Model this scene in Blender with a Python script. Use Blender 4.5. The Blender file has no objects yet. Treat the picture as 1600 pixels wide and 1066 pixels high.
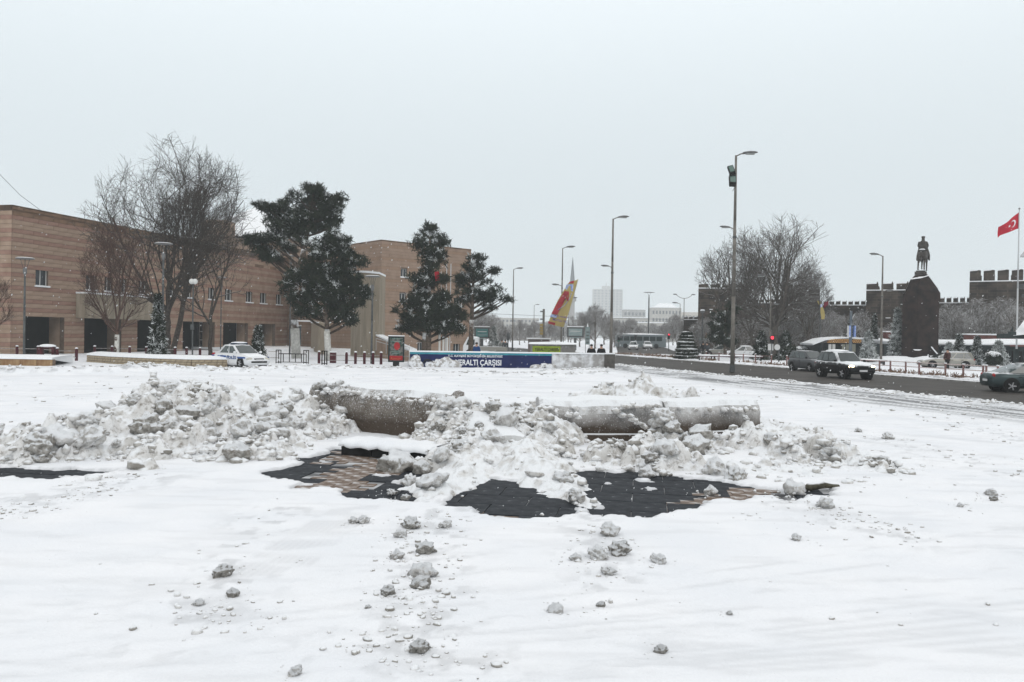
import bpy, bmesh, math, random
import numpy as np
from mathutils import Vector, Matrix, Euler

random.seed(7)
rng = np.random.default_rng(7)
scene = bpy.context.scene
C = scene.collection
R = math.radians

# ------------------------------------------------------------------ camera
F, H = 1290.0, 2.35
cam_data = bpy.data.cameras.new('camera')
cam_data.sensor_width = 36.0
cam_data.lens = 36.0 * F / 1600.0
cam_data.clip_start = 0.1
cam_data.clip_end = 6000
cam = bpy.data.objects.new('camera', cam_data)
C.objects.link(cam)
CAM_R = (Matrix.Rotation(R(90 - 0.44), 4, 'X') @ Matrix.Rotation(R(0.9), 4, 'Z'))
cam.matrix_world = Matrix.Translation((0, 0, H)) @ CAM_R
scene.camera = cam

# ------------------------------------------------------------------ sky
world = bpy.data.worlds.new('World')
scene.world = world
world.use_nodes = True
wt = world.node_tree
for n in list(wt.nodes):
    wt.nodes.remove(n)
w_out = wt.nodes.new('ShaderNodeOutputWorld')
w_bg = wt.nodes.new('ShaderNodeBackground')
w_sky = wt.nodes.new('ShaderNodeTexSky')
w_sky.sky_type = 'NISHITA'
w_sky.sun_disc = False
w_sky.sun_elevation = R(35)
w_sky.sun_rotation = R(160)
w_tc = wt.nodes.new('ShaderNodeTexCoord')
w_sep = wt.nodes.new('ShaderNodeSeparateXYZ')
w_ramp = wt.nodes.new('ShaderNodeValToRGB')
w_ramp.color_ramp.interpolation = 'B_SPLINE'
els = w_ramp.color_ramp.elements                      # an even overcast: the zenith about twice the horizon
els[0].position = 0.0; els[0].color = (0.595, 0.645, 0.668, 1)
els[1].position = 1.0; els[1].color = (1.48, 1.55, 1.60, 1)
e = els.new(0.12); e.color = (0.63, 0.69, 0.715, 1)
e = els.new(0.35); e.color = (0.83, 0.90, 0.93, 1)
e = els.new(0.65); e.color = (1.24, 1.31, 1.36, 1)
w_mul = wt.nodes.new('ShaderNodeVectorMath'); w_mul.operation = 'SCALE'; w_mul.inputs['Scale'].default_value = 0.10
w_mix = wt.nodes.new('ShaderNodeMix'); w_mix.data_type = 'RGBA'; w_mix.inputs['Factor'].default_value = 0.06
wt.links.new(w_tc.outputs['Generated'], w_sep.inputs[0])
wt.links.new(w_sep.outputs['Z'], w_ramp.inputs[0])
wt.links.new(w_sky.outputs[0], w_mul.inputs[0])
wt.links.new(w_ramp.outputs[0], w_mix.inputs[6])
wt.links.new(w_mul.outputs[0], w_mix.inputs[7])
wt.links.new(w_mix.outputs[2], w_bg.inputs[0])
w_bg.inputs[1].default_value = 1.0
wt.links.new(w_bg.outputs[0], w_out.inputs[0])

sun_data = bpy.data.lights.new('sun', 'SUN')
sun_data.energy = 0.5
sun_data.angle = R(25)
sun_data.color = (1.0, 0.97, 0.93)
sun = bpy.data.objects.new('sun', sun_data)
C.objects.link(sun)
sun.rotation_euler = Euler((R(50), 0, R(20)))
sun.location = (0, 0, 50)

vs = scene.view_settings
vs.view_transform = 'Standard'
vs.look = 'None'
vs.exposure = 0.10
vs.gamma = 1.0
vs.use_curve_mapping = False
cy = scene.cycles
cy.max_bounces = 6
cy.diffuse_bounces = 2
cy.glossy_bounces = 2
cy.transmission_bounces = 2
cy.volume_bounces = 1
cy.transparent_max_bounces = 4
cy.use_denoising = True
try:
    cy.denoiser = 'OPENIMAGEDENOISE'
except Exception:
    pass
cy.caustics_reflective = False
cy.caustics_refractive = False

# ------------------------------------------------------------------ pixel -> place helpers (photo pixels, 1600 wide)
CR3 = CAM_R.to_3x3()
def ray(u, v):
    return CR3 @ Vector(((u - 800) / F, (533 - v) / F, -1.0))
def G(u, v, z=0.0):
    d = ray(u, v)
    t = (z - H) / d.z
    return Vector((d.x * t, d.y * t, z))
def hor(u):
    return 523.0 + (u - 800) * math.tan(R(0.9))
def atd(u, d, v=None):
    r = ray(u, hor(u) if v is None else v)
    return Vector((r.x / r.y * d, d, 0))
def zat(u, v, d):
    r = ray(u, v)
    return H + r.z / r.y * d

# ------------------------------------------------------------------ noise
def _hash(ix, iy, seed):
    n = (ix.astype(np.int64) * 374761393 + iy.astype(np.int64) * 668265263 + seed * 1442695041) & 0xffffffff
    n = ((n ^ (n >> 13)) * 1274126177) & 0xffffffff
    return ((n ^ (n >> 16)) & 0xffff) / 65535.0
def vnoise(x, y, seed=0):
    x = np.asarray(x, float); y = np.asarray(y, float)
    ix = np.floor(x); iy = np.floor(y)
    fx = x - ix; fy = y - iy
    fx = fx * fx * (3 - 2 * fx); fy = fy * fy * (3 - 2 * fy)
    a = _hash(ix, iy, seed); b = _hash(ix + 1, iy, seed)
    c = _hash(ix, iy + 1, seed); d = _hash(ix + 1, iy + 1, seed)
    return (a + (b - a) * fx) * (1 - fy) + (c + (d - c) * fx) * fy
def fbm(x, y, oct=4, seed=0):
    s = 0; a = 0.5; t = 0
    for k in range(oct):
        s = s + a * vnoise(np.asarray(x) * 2 ** k + 17.3 * k, np.asarray(y) * 2 ** k - 9.1 * k, seed + k); t += a; a *= 0.5
    return s / t
def sstep(a, b, x):
    t = np.clip((np.asarray(x, float) - a) / (b - a), 0, 1)
    return t * t * (3 - 2 * t)
def in_poly(x, y, poly):
    inside = np.zeros(np.shape(x), bool)
    n = len(poly)
    for i in range(n):
        x1, y1 = poly[i][0], poly[i][1]; x2, y2 = poly[(i + 1) % n][0], poly[(i + 1) % n][1]
        if y1 == y2: continue
        cond = ((y1 > y) != (y2 > y)) & (x < (x2 - x1) * (y - y1) / (y2 - y1) + x1)
        inside ^= cond
    return inside
def seg_dist(x, y, ax, ay, bx, by):
    dx, dy = bx - ax, by - ay
    L = dx * dx + dy * dy + 1e-9
    t = np.clip(((x - ax) * dx + (y - ay) * dy) / L, 0, 1)
    return np.hypot(x - (ax + t * dx), y - (ay + t * dy)), t

# ------------------------------------------------------------------ materials
MATS = {}
def mat(name, c1, c2=None, scale=4.0, rough=0.75, metal=0.0, bump=0.0, bscale=25.0, snow=None, stretch=(1, 1, 1),
        spec=0.16, emit=None, detail=4.0, ramp=(0.35, 0.65), snow_noise=6.0, extra=None):
    if name in MATS: return MATS[name]
    m = bpy.data.materials.new(name); m.use_nodes = True
    nt = m.node_tree; b = nt.nodes['Principled BSDF']; L = nt.links
    b.inputs['Roughness'].default_value = rough
    b.inputs['Metallic'].default_value = metal
    b.inputs['Specular IOR Level'].default_value = spec
    tc = nt.nodes.new('ShaderNodeTexCoord')
    mp = nt.nodes.new('ShaderNodeMapping'); mp.inputs['Scale'].default_value = stretch
    L.new(tc.outputs['Object'], mp.inputs[0])
    col = None
    if c2 is None:
        rgb = nt.nodes.new('ShaderNodeRGB'); rgb.outputs[0].default_value = (*c1, 1); col = rgb.outputs[0]
    else:
        nz = nt.nodes.new('ShaderNodeTexNoise'); nz.inputs['Scale'].default_value = scale; nz.inputs['Detail'].default_value = detail
        L.new(mp.outputs[0], nz.inputs['Vector'])
        cr = nt.nodes.new('ShaderNodeValToRGB')
        cr.color_ramp.elements[0].position = ramp[0]; cr.color_ramp.elements[0].color = (*c1, 1)
        cr.color_ramp.elements[1].position = ramp[1]; cr.color_ramp.elements[1].color = (*c2, 1)
        L.new(nz.outputs[0], cr.inputs[0]); col = cr.outputs[0]
    if extra: col = extra(nt, col, mp)
    if snow is not None:
        ge = nt.nodes.new('ShaderNodeNewGeometry'); sp = nt.nodes.new('ShaderNodeSeparateXYZ')
        L.new(ge.outputs['Normal'], sp.inputs[0])
        n2 = nt.nodes.new('ShaderNodeTexNoise'); n2.inputs['Scale'].default_value = snow_noise; n2.inputs['Detail'].default_value = 5
        L.new(tc.outputs['Object'], n2.inputs['Vector'])
        ad = nt.nodes.new('ShaderNodeMath'); ad.operation = 'MULTIPLY_ADD'; ad.inputs[1].default_value = snow[2] if len(snow) > 2 else 0.8
        L.new(n2.outputs[0], ad.inputs[0]); L.new(sp.outputs['Z'], ad.inputs[2])
        mr = nt.nodes.new('ShaderNodeMapRange'); mr.inputs[1].default_value = snow[0]; mr.inputs[2].default_value = snow[1]
        L.new(ad.outputs[0], mr.inputs[0])
        mx = nt.nodes.new('ShaderNodeMix'); mx.data_type = 'RGBA'
        L.new(mr.outputs[0], mx.inputs['Factor']); L.new(col, mx.inputs[6]); mx.inputs[7].default_value = (0.82, 0.84, 0.86, 1)
        col = mx.outputs[2]
        rr = nt.nodes.new('ShaderNodeMapRange'); rr.inputs[3].default_value = rough; rr.inputs[4].default_value = 0.9
        L.new(mr.outputs[0], rr.inputs[0]); L.new(rr.outputs[0], b.inputs['Roughness'])
    L.new(col, b.inputs['Base Color'])
    if bump:
        n3 = nt.nodes.new('ShaderNodeTexNoise'); n3.inputs['Scale'].default_value = bscale; n3.inputs['Detail'].default_value = 5
        L.new(mp.outputs[0], n3.inputs['Vector'])
        bp = nt.nodes.new('ShaderNodeBump'); bp.inputs['Strength'].default_value = bump; bp.inputs['Distance'].default_value = 0.03
        L.new(n3.outputs[0], bp.inputs['Height']); L.new(bp.outputs[0], b.inputs['Normal'])
    if emit:
        b.inputs['Emission Color'].default_value = (*emit[0], 1); b.inputs['Emission Strength'].default_value = emit[1]
    MATS[name] = m
    return m

SNOW = mat('snow', (0.80, 0.82, 0.85), (0.86, 0.87, 0.88), 1.5, 0.85, bump=0.25, bscale=40, spec=0.25)
CAP = mat('snow_cap', (0.82, 0.84, 0.86), (0.88, 0.89, 0.90), 3, 0.85, spec=0.25)
def _dirt_shade(nt, col, mp):  # dirt noise, also standing in for shade in the crevices
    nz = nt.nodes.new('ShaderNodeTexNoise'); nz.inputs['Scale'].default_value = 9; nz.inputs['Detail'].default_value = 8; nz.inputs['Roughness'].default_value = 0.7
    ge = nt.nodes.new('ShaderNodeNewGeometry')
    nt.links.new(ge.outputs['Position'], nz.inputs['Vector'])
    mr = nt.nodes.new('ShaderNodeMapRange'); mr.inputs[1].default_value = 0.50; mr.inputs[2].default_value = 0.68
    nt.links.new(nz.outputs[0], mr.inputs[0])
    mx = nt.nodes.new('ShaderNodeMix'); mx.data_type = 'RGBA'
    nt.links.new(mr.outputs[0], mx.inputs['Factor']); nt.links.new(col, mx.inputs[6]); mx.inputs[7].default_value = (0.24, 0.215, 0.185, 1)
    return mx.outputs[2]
LUMP = mat('dirty_shaded_snow', (0.50, 0.48, 0.45), (0.80, 0.80, 0.80), 2.2, 0.85, bump=0.7, bscale=22, spec=0.2, snow=(0.80, 1.12, 0.9), extra=_dirt_shade)  # dirty sides, darkened further as painted shade; upward faces stay white
DARKLUMP = mat('grimy_shaded_ice', (0.24, 0.225, 0.20), (0.55, 0.53, 0.50), 3.5, 0.8, bump=0.8, bscale=22, spec=0.2, snow=(0.80, 1.12, 0.9), extra=_dirt_shade)  # real grime, with the same painted side shade
PILE = mat('plowed_snow', (0.54, 0.525, 0.50), (0.80, 0.80, 0.80), 1.6, 0.88, bump=1.0, bscale=16, spec=0.15, snow=(1.00, 1.28, 0.8), extra=_dirt_shade)  # pile base darkened beyond its dirt to paint side shading

# ------------------------------------------------------------------ mesh builder
class MB:
    def __init__(s): s.v = []; s.f = []; s.m = []
    def add(s, vs, fs, mi=0):
        o = len(s.v); s.v.extend([tuple(p) for p in vs])
        s.f.extend([tuple(i + o for i in f) for f in fs]); s.m.extend([mi] * len(fs)); return s
    def box(s, c, d, rz=0.0, mi=0, M=None):
        cx, cy_, cz = c; dx, dy, dz = d[0] / 2, d[1] / 2, d[2] / 2
        ca, sa = math.cos(rz), math.sin(rz)
        vs = []
        for z in (-dz, dz):
            for x, y in ((-dx, -dy), (dx, -dy), (dx, dy), (-dx, dy)):
                p = Vector((cx + x * ca - y * sa, cy_ + x * sa + y * ca, cz + z))
                vs.append(M @ p if M else p)
        return s.add(vs, [(0, 3, 2, 1), (4, 5, 6, 7), (0, 1, 5, 4), (1, 2, 6, 5), (2, 3, 7, 6), (3, 0, 4, 7)], mi)
    def quadbox(s, p0, p1, z0, z1, n, t, mi=0):
        """upright slab from p0 to p1 (xy), z0..z1, thickness t along n"""
        p0 = Vector((p0[0], p0[1], 0)); p1 = Vector((p1[0], p1[1], 0)); n = Vector((n[0], n[1], 0)) * t
        vs = [p0 + Vector((0, 0, z0)), p1 + Vector((0, 0, z0)), p1 + n + Vector((0, 0, z0)), p0 + n + Vector((0, 0, z0)),
              p0 + Vector((0, 0, z1)), p1 + Vector((0, 0, z1)), p1 + n + Vector((0, 0, z1)), p0 + n + Vector((0, 0, z1))]
        return s.add(vs, [(0, 3, 2, 1), (4, 5, 6, 7), (0, 1, 5, 4), (1, 2, 6, 5), (2, 3, 7, 6), (3, 0, 4, 7)], mi)
    def tube(s, a, b, r0, r1=None, n=8, mi=0, caps=True):
        a = Vector(a); b = Vector(b); r1 = r0 if r1 is None else r1
        d = (b - a).normalized() if (b - a).length > 1e-9 else Vector((0, 0, 1))
        u = d.cross(Vector((0, 0, 1)) if abs(d.z) < 0.9 else Vector((1, 0, 0))).normalized(); w = d.cross(u)
        vs = []
        for c, r in ((a, r0), (b, r1)):
            for k in range(n):
                t = 2 * math.pi * k / n
                vs.append(c + u * (r * math.cos(t)) + w * (r * math.sin(t)))
        fs = [(k, (k + 1) % n, n + (k + 1) % n, n + k) for k in range(n)]
        if caps: fs += [tuple(range(n - 1, -1, -1)), tuple(range(n, 2 * n))]
        return s.add(vs, fs, mi)
    def path(s, pts, rs, n=6, mi=0):
        for i in range(len(pts) - 1):
            r0 = rs[i] if hasattr(rs, '__len__') else rs; r1 = rs[i + 1] if hasattr(rs, '__len__') else rs
            s.tube(pts[i], pts[i + 1], r0, r1, n, mi)
        return s
    def lathe(s, prof, c=(0, 0, 0), n=16, mi=0):
        vs = []; m = len(prof)
        for r, z in prof:
            for k in range(n):
                t = 2 * math.pi * k / n
                vs.append((c[0] + r * math.cos(t), c[1] + r * math.sin(t), c[2] + z))
        fs = []
        for j in range(m - 1):
            for k in range(n):
                fs.append((j * n + k, j * n + (k + 1) % n, (j + 1) * n + (k + 1) % n, (j + 1) * n + k))
        fs += [tuple(range(n - 1, -1, -1)), tuple(range((m - 1) * n, m * n))]
        return s.add(vs, fs, mi)
    def prism(s, poly, M, depth, mi=0):
        """poly in local xz, extruded along +y by depth, placed by matrix M"""
        n = len(poly)
        vs = [M @ Vector((p[0], 0, p[1])) for p in poly] + [M @ Vector((p[0], depth, p[1])) for p in poly]
        fs = [tuple(range(n)), tuple(range(2 * n - 1, n - 1, -1))] + [(i, i + n, (i + 1) % n + n, (i + 1) % n) for i in range(n)]
        return s.add(vs, fs, mi)
    def blob(s, c, r, n=10, m=6, mi=0, jit=0.15, flat=0.0):
        vs = []; fs = []
        for j in range(m + 1):
            ph = math.pi * j / m
            for k in range(n):
                t = 2 * math.pi * k / n
                q = 1 + random.uniform(-jit, jit) if 0 < j < m else 1
                z = math.cos(ph)
                if z < 0: z *= (1 - flat)
                vs.append((c[0] + r[0] * math.sin(ph) * math.cos(t) * q, c[1] + r[1] * math.sin(ph) * math.sin(t) * q, c[2] + r[2] * z * q))
        for j in range(m):
            for k in range(n):
                fs.append((j * n + k, (j + 1) * n + k, (j + 1) * n + (k + 1) % n, j * n + (k + 1) % n))
        return s.add(vs, fs, mi)
    def mesh(s, name, mats, smooth=False):
        me = bpy.data.meshes.new(name)
        me.from_pydata(s.v, [], s.f)
        if not isinstance(mats, (list, tuple)): mats = [mats]
        for m in mats: me.materials.append(m)
        if len(mats) > 1: me.polygons.foreach_set('material_index', s.m)
        if smooth: me.polygons.foreach_set('use_smooth', [True] * len(s.f))
        me.update()
        return me
    def build(s, name, mats, parent=None, smooth=False, **kw):
        return link(name, s.mesh(name, mats, smooth), parent, **kw)

def link(name, me, parent=None, loc=None, rz=None, kind=None, label=None, cat=None, group=None):
    o = bpy.data.objects.new(name, me); C.objects.link(o)
    if parent is not None: o.parent = parent
    if loc is not None: o.location = loc
    if rz is not None: o.rotation_euler.z = rz
    tag(o, label, cat, group, kind)
    return o
def tag(o, label=None, cat=None, group=None, kind=None):
    if label: o['label'] = label
    if cat: o['category'] = cat
    if group: o['group'] = group
    if kind: o['kind'] = kind
    return o
def thing(name, label, cat, loc=(0, 0, 0), rz=0, group=None):
    return link(name, None, None, loc, rz, None, label, cat, group)
def dup(o, loc=None, rz=None, label=None, parent=None, scale=None):
    c = o.copy(); C.objects.link(c); c.parent = parent
    for ch in list(o.children): dup(ch, parent=c)
    if loc is not None: c.location = loc
    if rz is not None: c.rotation_euler.z = rz
    if label: c['label'] = label
    if scale is not None: c.scale = scale
    return c
def grid_mesh(name, X, Y, Z, m, smooth=True):
    ny, nx = X.shape
    me = bpy.data.meshes.new(name)
    co = np.stack([X, Y, Z], -1).reshape(-1, 3).astype(np.float32)
    i = np.arange(nx * ny).reshape(ny, nx)
    q = np.stack([i[:-1, :-1], i[:-1, 1:], i[1:, 1:], i[1:, :-1]], -1).reshape(-1, 4).astype(np.int32)
    me.vertices.add(len(co)); me.vertices.foreach_set('co', co.ravel())
    me.loops.add(q.size); me.loops.foreach_set('vertex_index', q.ravel())
    me.polygons.add(len(q)); me.polygons.foreach_set('loop_start', np.arange(0, q.size, 4, dtype=np.int32))
    me.polygons.foreach_set('use_smooth', np.ones(len(q), bool))
    me.update(calc_edges=True); me.materials.append(m)
    return me
def text_mesh(s, size, m, extrude=0.004, align='LEFT'):
    cu = bpy.data.curves.new('lettering', 'FONT'); cu.body = s; cu.size = size; cu.extrude = extrude; cu.align_x = align; cu.offset = 0.022
    cu.resolution_u = 3
    o = bpy.data.objects.new('lettering', cu); C.objects.link(o)
    dg = bpy.context.evaluated_depsgraph_get()
    me = bpy.data.meshes.new_from_object(o.evaluated_get(dg), depsgraph=dg)
    bpy.data.objects.remove(o); me.materials.clear(); me.materials.append(m)
    return me
def place_text(name, s, height, width, origin, xdir, m, parent=None, bold=0.0, updir=Vector((0, 0, 1)), **kw):
    """upright lettering; origin = lower-left corner in the parent's frame, xdir = reading direction"""
    me = text_mesh(s, 1.0, m)
    co = np.zeros(len(me.vertices) * 3); me.vertices.foreach_get('co', co); co = co.reshape(-1, 3)
    mn = co.min(0); mx = co.max(0)
    sx = width / max(mx[0] - mn[0], 1e-6); sy = height / max(mx[1] - mn[1], 1e-6)
    xd = Vector(xdir).normalized(); up = Vector(updir).normalized(); nn = xd.cross(up)
    out = []
    for p in co:
        out.append(Vector(origin) + xd * ((p[0] - mn[0]) * sx) + up * ((p[1] - mn[1]) * sy) + nn * ((p[2] + 0.004) * 1.0))
    me.vertices.foreach_set('co', np.array([tuple(v) for v in out]).ravel()); me.update()
    me.name = name
    return link(name, me, parent, **kw)
# ------------------------------------------------------------------ terrain: road lines, patches, plowed pile
ZR = -0.06
rA = G(1600, 636, ZR); rB = G(1040, 578.5, ZR); rC = G(1545, 601, ZR); rD = G(1040, 562.5, ZR)
rd = (rA - rB).normalized(); rd.z = 0; rd.normalize()
rn = Vector((-rd.y, rd.x, 0))
if rn.dot(rC - rA) < 0: rn = -rn
RW = 0.5 * (rn.dot(rC - rA) + rn.dot(rD - rA))
road_ang = math.atan2(rd.y, rd.x)
def road_s(x, y): return (x - rA.x) * rn.x + (y - rA.y) * rn.y
def road_t(x, y): return (x - rA.x) * rd.x + (y - rA.y) * rd.y
def road_pt(t, s, z=0.0):
    return Vector((rA.x + rd.x * t + rn.x * s, rA.y + rd.y * t + rn.y * s, z))

def gp(*pts): return [tuple(G(u, v)[:2]) for u, v in pts]
PATCH = [gp((425, 738), (470, 722), (520, 703), (640, 706), (705, 728), (700, 760), (640, 784), (545, 776), (556, 766), (480, 768)),
         gp((690, 745), (860, 755), (905, 785), (880, 812), (800, 815), (745, 808), (700, 790)),
         gp((880, 738), (1000, 738), (1120, 755), (1215, 768), (1190, 780), (1100, 790), (1010, 802), (930, 808), (895, 775)),
         gp((-20, 695), (45, 690), (60, 722), (-20, 722)),
         gp((-20, 732), (60, 734), (190, 738), (100, 750), (-20, 748)),
         gp((1215, 775), (1300, 760), (1290, 772), (1215, 786))]
TAN = [gp((440, 770), (520, 735), (600, 717), (700, 706), (700, 726), (640, 737), (560, 762), (520, 776)),
       gp((730, 800), (850, 808), (830, 818), (735, 812)),
       gp((1060, 785), (1120, 765), (1190, 762), (1215, 772), (1150, 786), (1060, 800)),
       gp((480, 728), (530, 706), (640, 706), (560, 722))]
SIDE = [tuple(G(u, v, ZR)[:2]) for u, v in ((962, 540.5), (1034, 541.5), (1062, 552), (1060, 556), (966, 553))]

def ridge(pts):  # (u, v_top, depth, half width)
    out = []
    for u, v, d, w in pts:
        p = atd(u, d, v); out.append((p.x, p.y, max(zat(u, v, d), 0.05), w))
    return out
RIDGES = [ridge([(-30, 705, 14.6, 1.0), (55, 690, 14.9, 1.1), (120, 665, 15.8, 1.5), (220, 632, 17.0, 2.0), (300, 606, 18.8, 2.4), (400, 608, 19.2, 2.4), (455, 608, 20.8, 1.2)]),
          ridge([(705, 634, 17.9, 0.9), (740, 632, 17.6, 1.7), (790, 645, 17.2, 1.7), (845, 640, 18.2, 1.2)]),
          ridge([(760, 660, 16.6, 1.5), (730, 705, 14.4, 1.0), (690, 742, 12.8, 0.75), (662, 778, 11.6, 0.5)]),
          ridge([(800, 680, 15.5, 1.2), (850, 718, 13.6, 0.9), (888, 756, 12.2, 0.62), (918, 792, 11.3, 0.42)]),
          ridge([(850, 632, 21.6, 1.0), (940, 608, 22.2, 1.6), (1000, 599, 22.0, 1.9), (1070, 614, 21.8, 1.8), (1140, 634, 21.4, 1.5)]),
          ridge([(1015, 696, 16.8, 0.8), (1060, 672, 17.0, 0.9), (1105, 706, 16.4, 0.9)]),
          ridge([(1200, 664, 18.0, 1.5), (1260, 684, 16.8, 1.9), (1320, 712, 15.6, 1.6), (1370, 742, 14.5, 0.7)]),
          ridge([(1000, 712, 15.2, 1.2), (1120, 722, 14.6, 1.3), (1230, 730, 14.4, 1.5), (1290, 745, 13.8, 0.8)]),
          ridge([(330, 640, 17.5, 1.8), (400, 662, 17.2, 1.5), (440, 705, 15.6, 0.9)]),
          ridge([(180, 690, 15.2, 1.2), (300, 680, 15.6, 1.4), (400, 690, 15.4, 1.2)]),
          ridge([(600, 732, 15.0, 0.2), (640, 730, 14.9, 0.4), (700, 715, 15.0, 0.9)]),
          ridge([(900, 718, 15.0, 0.7), (980, 722, 14.8, 0.8), (1060, 722, 14.8, 1.0)]),
          ridge([(-30, 800, 10.9, 0.6), (60, 780, 11.5, 0.55), (160, 758, 12.6, 0.6), (230, 738, 13.6, 0.6)])]
def bumps(x, y, cell, seed, prob=0.6):
    gx_ = np.floor(x / cell); gy_ = np.floor(y / cell); out = np.zeros(np.shape(x))
    for i in (-1, 0, 1):
        for j in (-1, 0, 1):
            cx_ = gx_ + i; cy_2 = gy_ + j
            jx = _hash(cx_, cy_2, seed); jy = _hash(cx_, cy_2, seed + 7); rr = _hash(cx_, cy_2, seed + 13); pr = _hash(cx_, cy_2, seed + 29)
            r = cell * (0.30 + 0.38 * rr)
            ax_ = x - (cx_ + 0.15 + 0.7 * jx) * cell; ay_ = y - (cy_2 + 0.15 + 0.7 * jy) * cell
            d2 = (ax_ ** 2 + ay_ ** 2 * (0.8 + 0.6 * jx)) / (r * r)
            out = np.maximum(out, np.where(pr < prob, np.sqrt(np.clip(1 - d2, 0, 1)) * r, 0))
    return out
def pile_h(x, y):
    h = np.full(np.shape(x), -0.3)
    wx = x + 0.35 * (fbm(x * 1.3, y * 1.3, 3, 31) - 0.5) * 2; wy = y + 0.35 * (fbm(x * 1.3, y * 1.3, 3, 41) - 0.5) * 2
    for rg in RIDGES:
        for i in range(len(rg) - 1):
            a, b = rg[i], rg[i + 1]
            d, t = seg_dist(wx, wy, a[0], a[1], b[0], b[1])
            z = a[2] + (b[2] - a[2]) * t; w = a[3] + (b[3] - a[3]) * t
            q = d / w
            hh = z * (1 - sstep(0.0, 1.0, q * 0.8) ) - 0.10 * q
            h = np.maximum(h, np.where(q < 1.6, hh, -0.3))
    lump = fbm(x * 3.1, y * 3.1, 4, 5) - 0.5
    fine = fbm(x * 11, y * 11, 3, 9) - 0.5
    amp = np.clip(h + 0.1, 0, 0.5)
    wx2 = x + 0.05 * (fbm(x * 6, y * 6, 2, 33) - .5); wy2 = y + 0.07 * (fbm(x * 6 + 9, y * 6, 2, 34) - .5)
    cl_ = sstep(0.40, 0.60, fbm(x * 0.7, y * 0.7, 3, 77))
    bb = (0.25 + 0.75 * cl_) * (bumps(wx2, wy2, 0.62, 101, 0.40) * 0.75 + bumps(wx2 + 3, wy2, 0.31, 102, 0.60) * 0.9 + bumps(wx2, wy2 + 5, 0.16, 103, 0.7) * 0.8)
    return h + lump * (0.12 + 0.5 * amp) + fine * 0.06 + bb * sstep(-0.12, 0.10, h) - 0.05

BERM = []   # low plowed banks: (ax, ay, bx, by, height, half width)
def berm(h, w, *px):
    g = [G(u, v) for u, v in px]
    for a, b in zip(g[:-1], g[1:]): BERM.append((a.x, a.y, b.x, b.y, h, w))
berm(0.30, 0.9, (-40, 583), (60, 584), (170, 583), (240, 578), (330, 583), (430, 583), (500, 578))
berm(0.16, 0.7, (440, 579), (520, 577), (600, 577), (650, 581), (700, 585), (800, 587), (880, 588), (950, 585))
berm(0.28, 0.5, (225, 582), (262, 580))
berm(0.12, 0.8, (850, 582), (960, 577))
GROOVE = []
for k in range(9):
    a = G(185 + k * 22, 1010 - k * 2); b = G(520 + k * 9, 800 - k * 1); GROOVE.append((a.x, a.y, b.x, b.y, 0.04, 0.035))
for k in range(6):
    a = G(-40, 900 + k * 26); b = G(420, 925 + k * 9); GROOVE.append((a.x, a.y, b.x, b.y, 0.035, 0.022))
for k in range(8):
    a = G(1000 + k * 12, 1000 + k * 9); b = G(1620, 930 + k * 14); GROOVE.append((a.x, a.y, b.x, b.y, 0.035, 0.022))
for k in range(5):
    a = G(560, 1040 + k * 5); b = G(1100, 1010 + k * 12); GROOVE.append((a.x, a.y, b.x, b.y, 0.03, 0.022))
for k in range(10):
    a = G(-60, 985 + k * 14 + 7 * (k % 3)); b = G(760 + k * 60, 870 + k * 20); GROOVE.append((a.x, a.y, b.x, b.y, 0.03, 0.02))
for k in range(7):
    a = G(1640, 820 + k * 34); b = G(1080 - k * 40, 905 + k * 22); GROOVE.append((a.x, a.y, b.x, b.y, 0.03, 0.02))
for a_, b_ in (((60, 612), (760, 585)), ((40, 622), (700, 592)), ((1000, 640), (1620, 700)), ((1010, 655), (1620, 722)), ((1230, 800), (1620, 830))):
    a = G(*a_); b = G(*b_); GROOVE.append((a.x, a.y, b.x, b.y, 0.2, 0.035))

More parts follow.
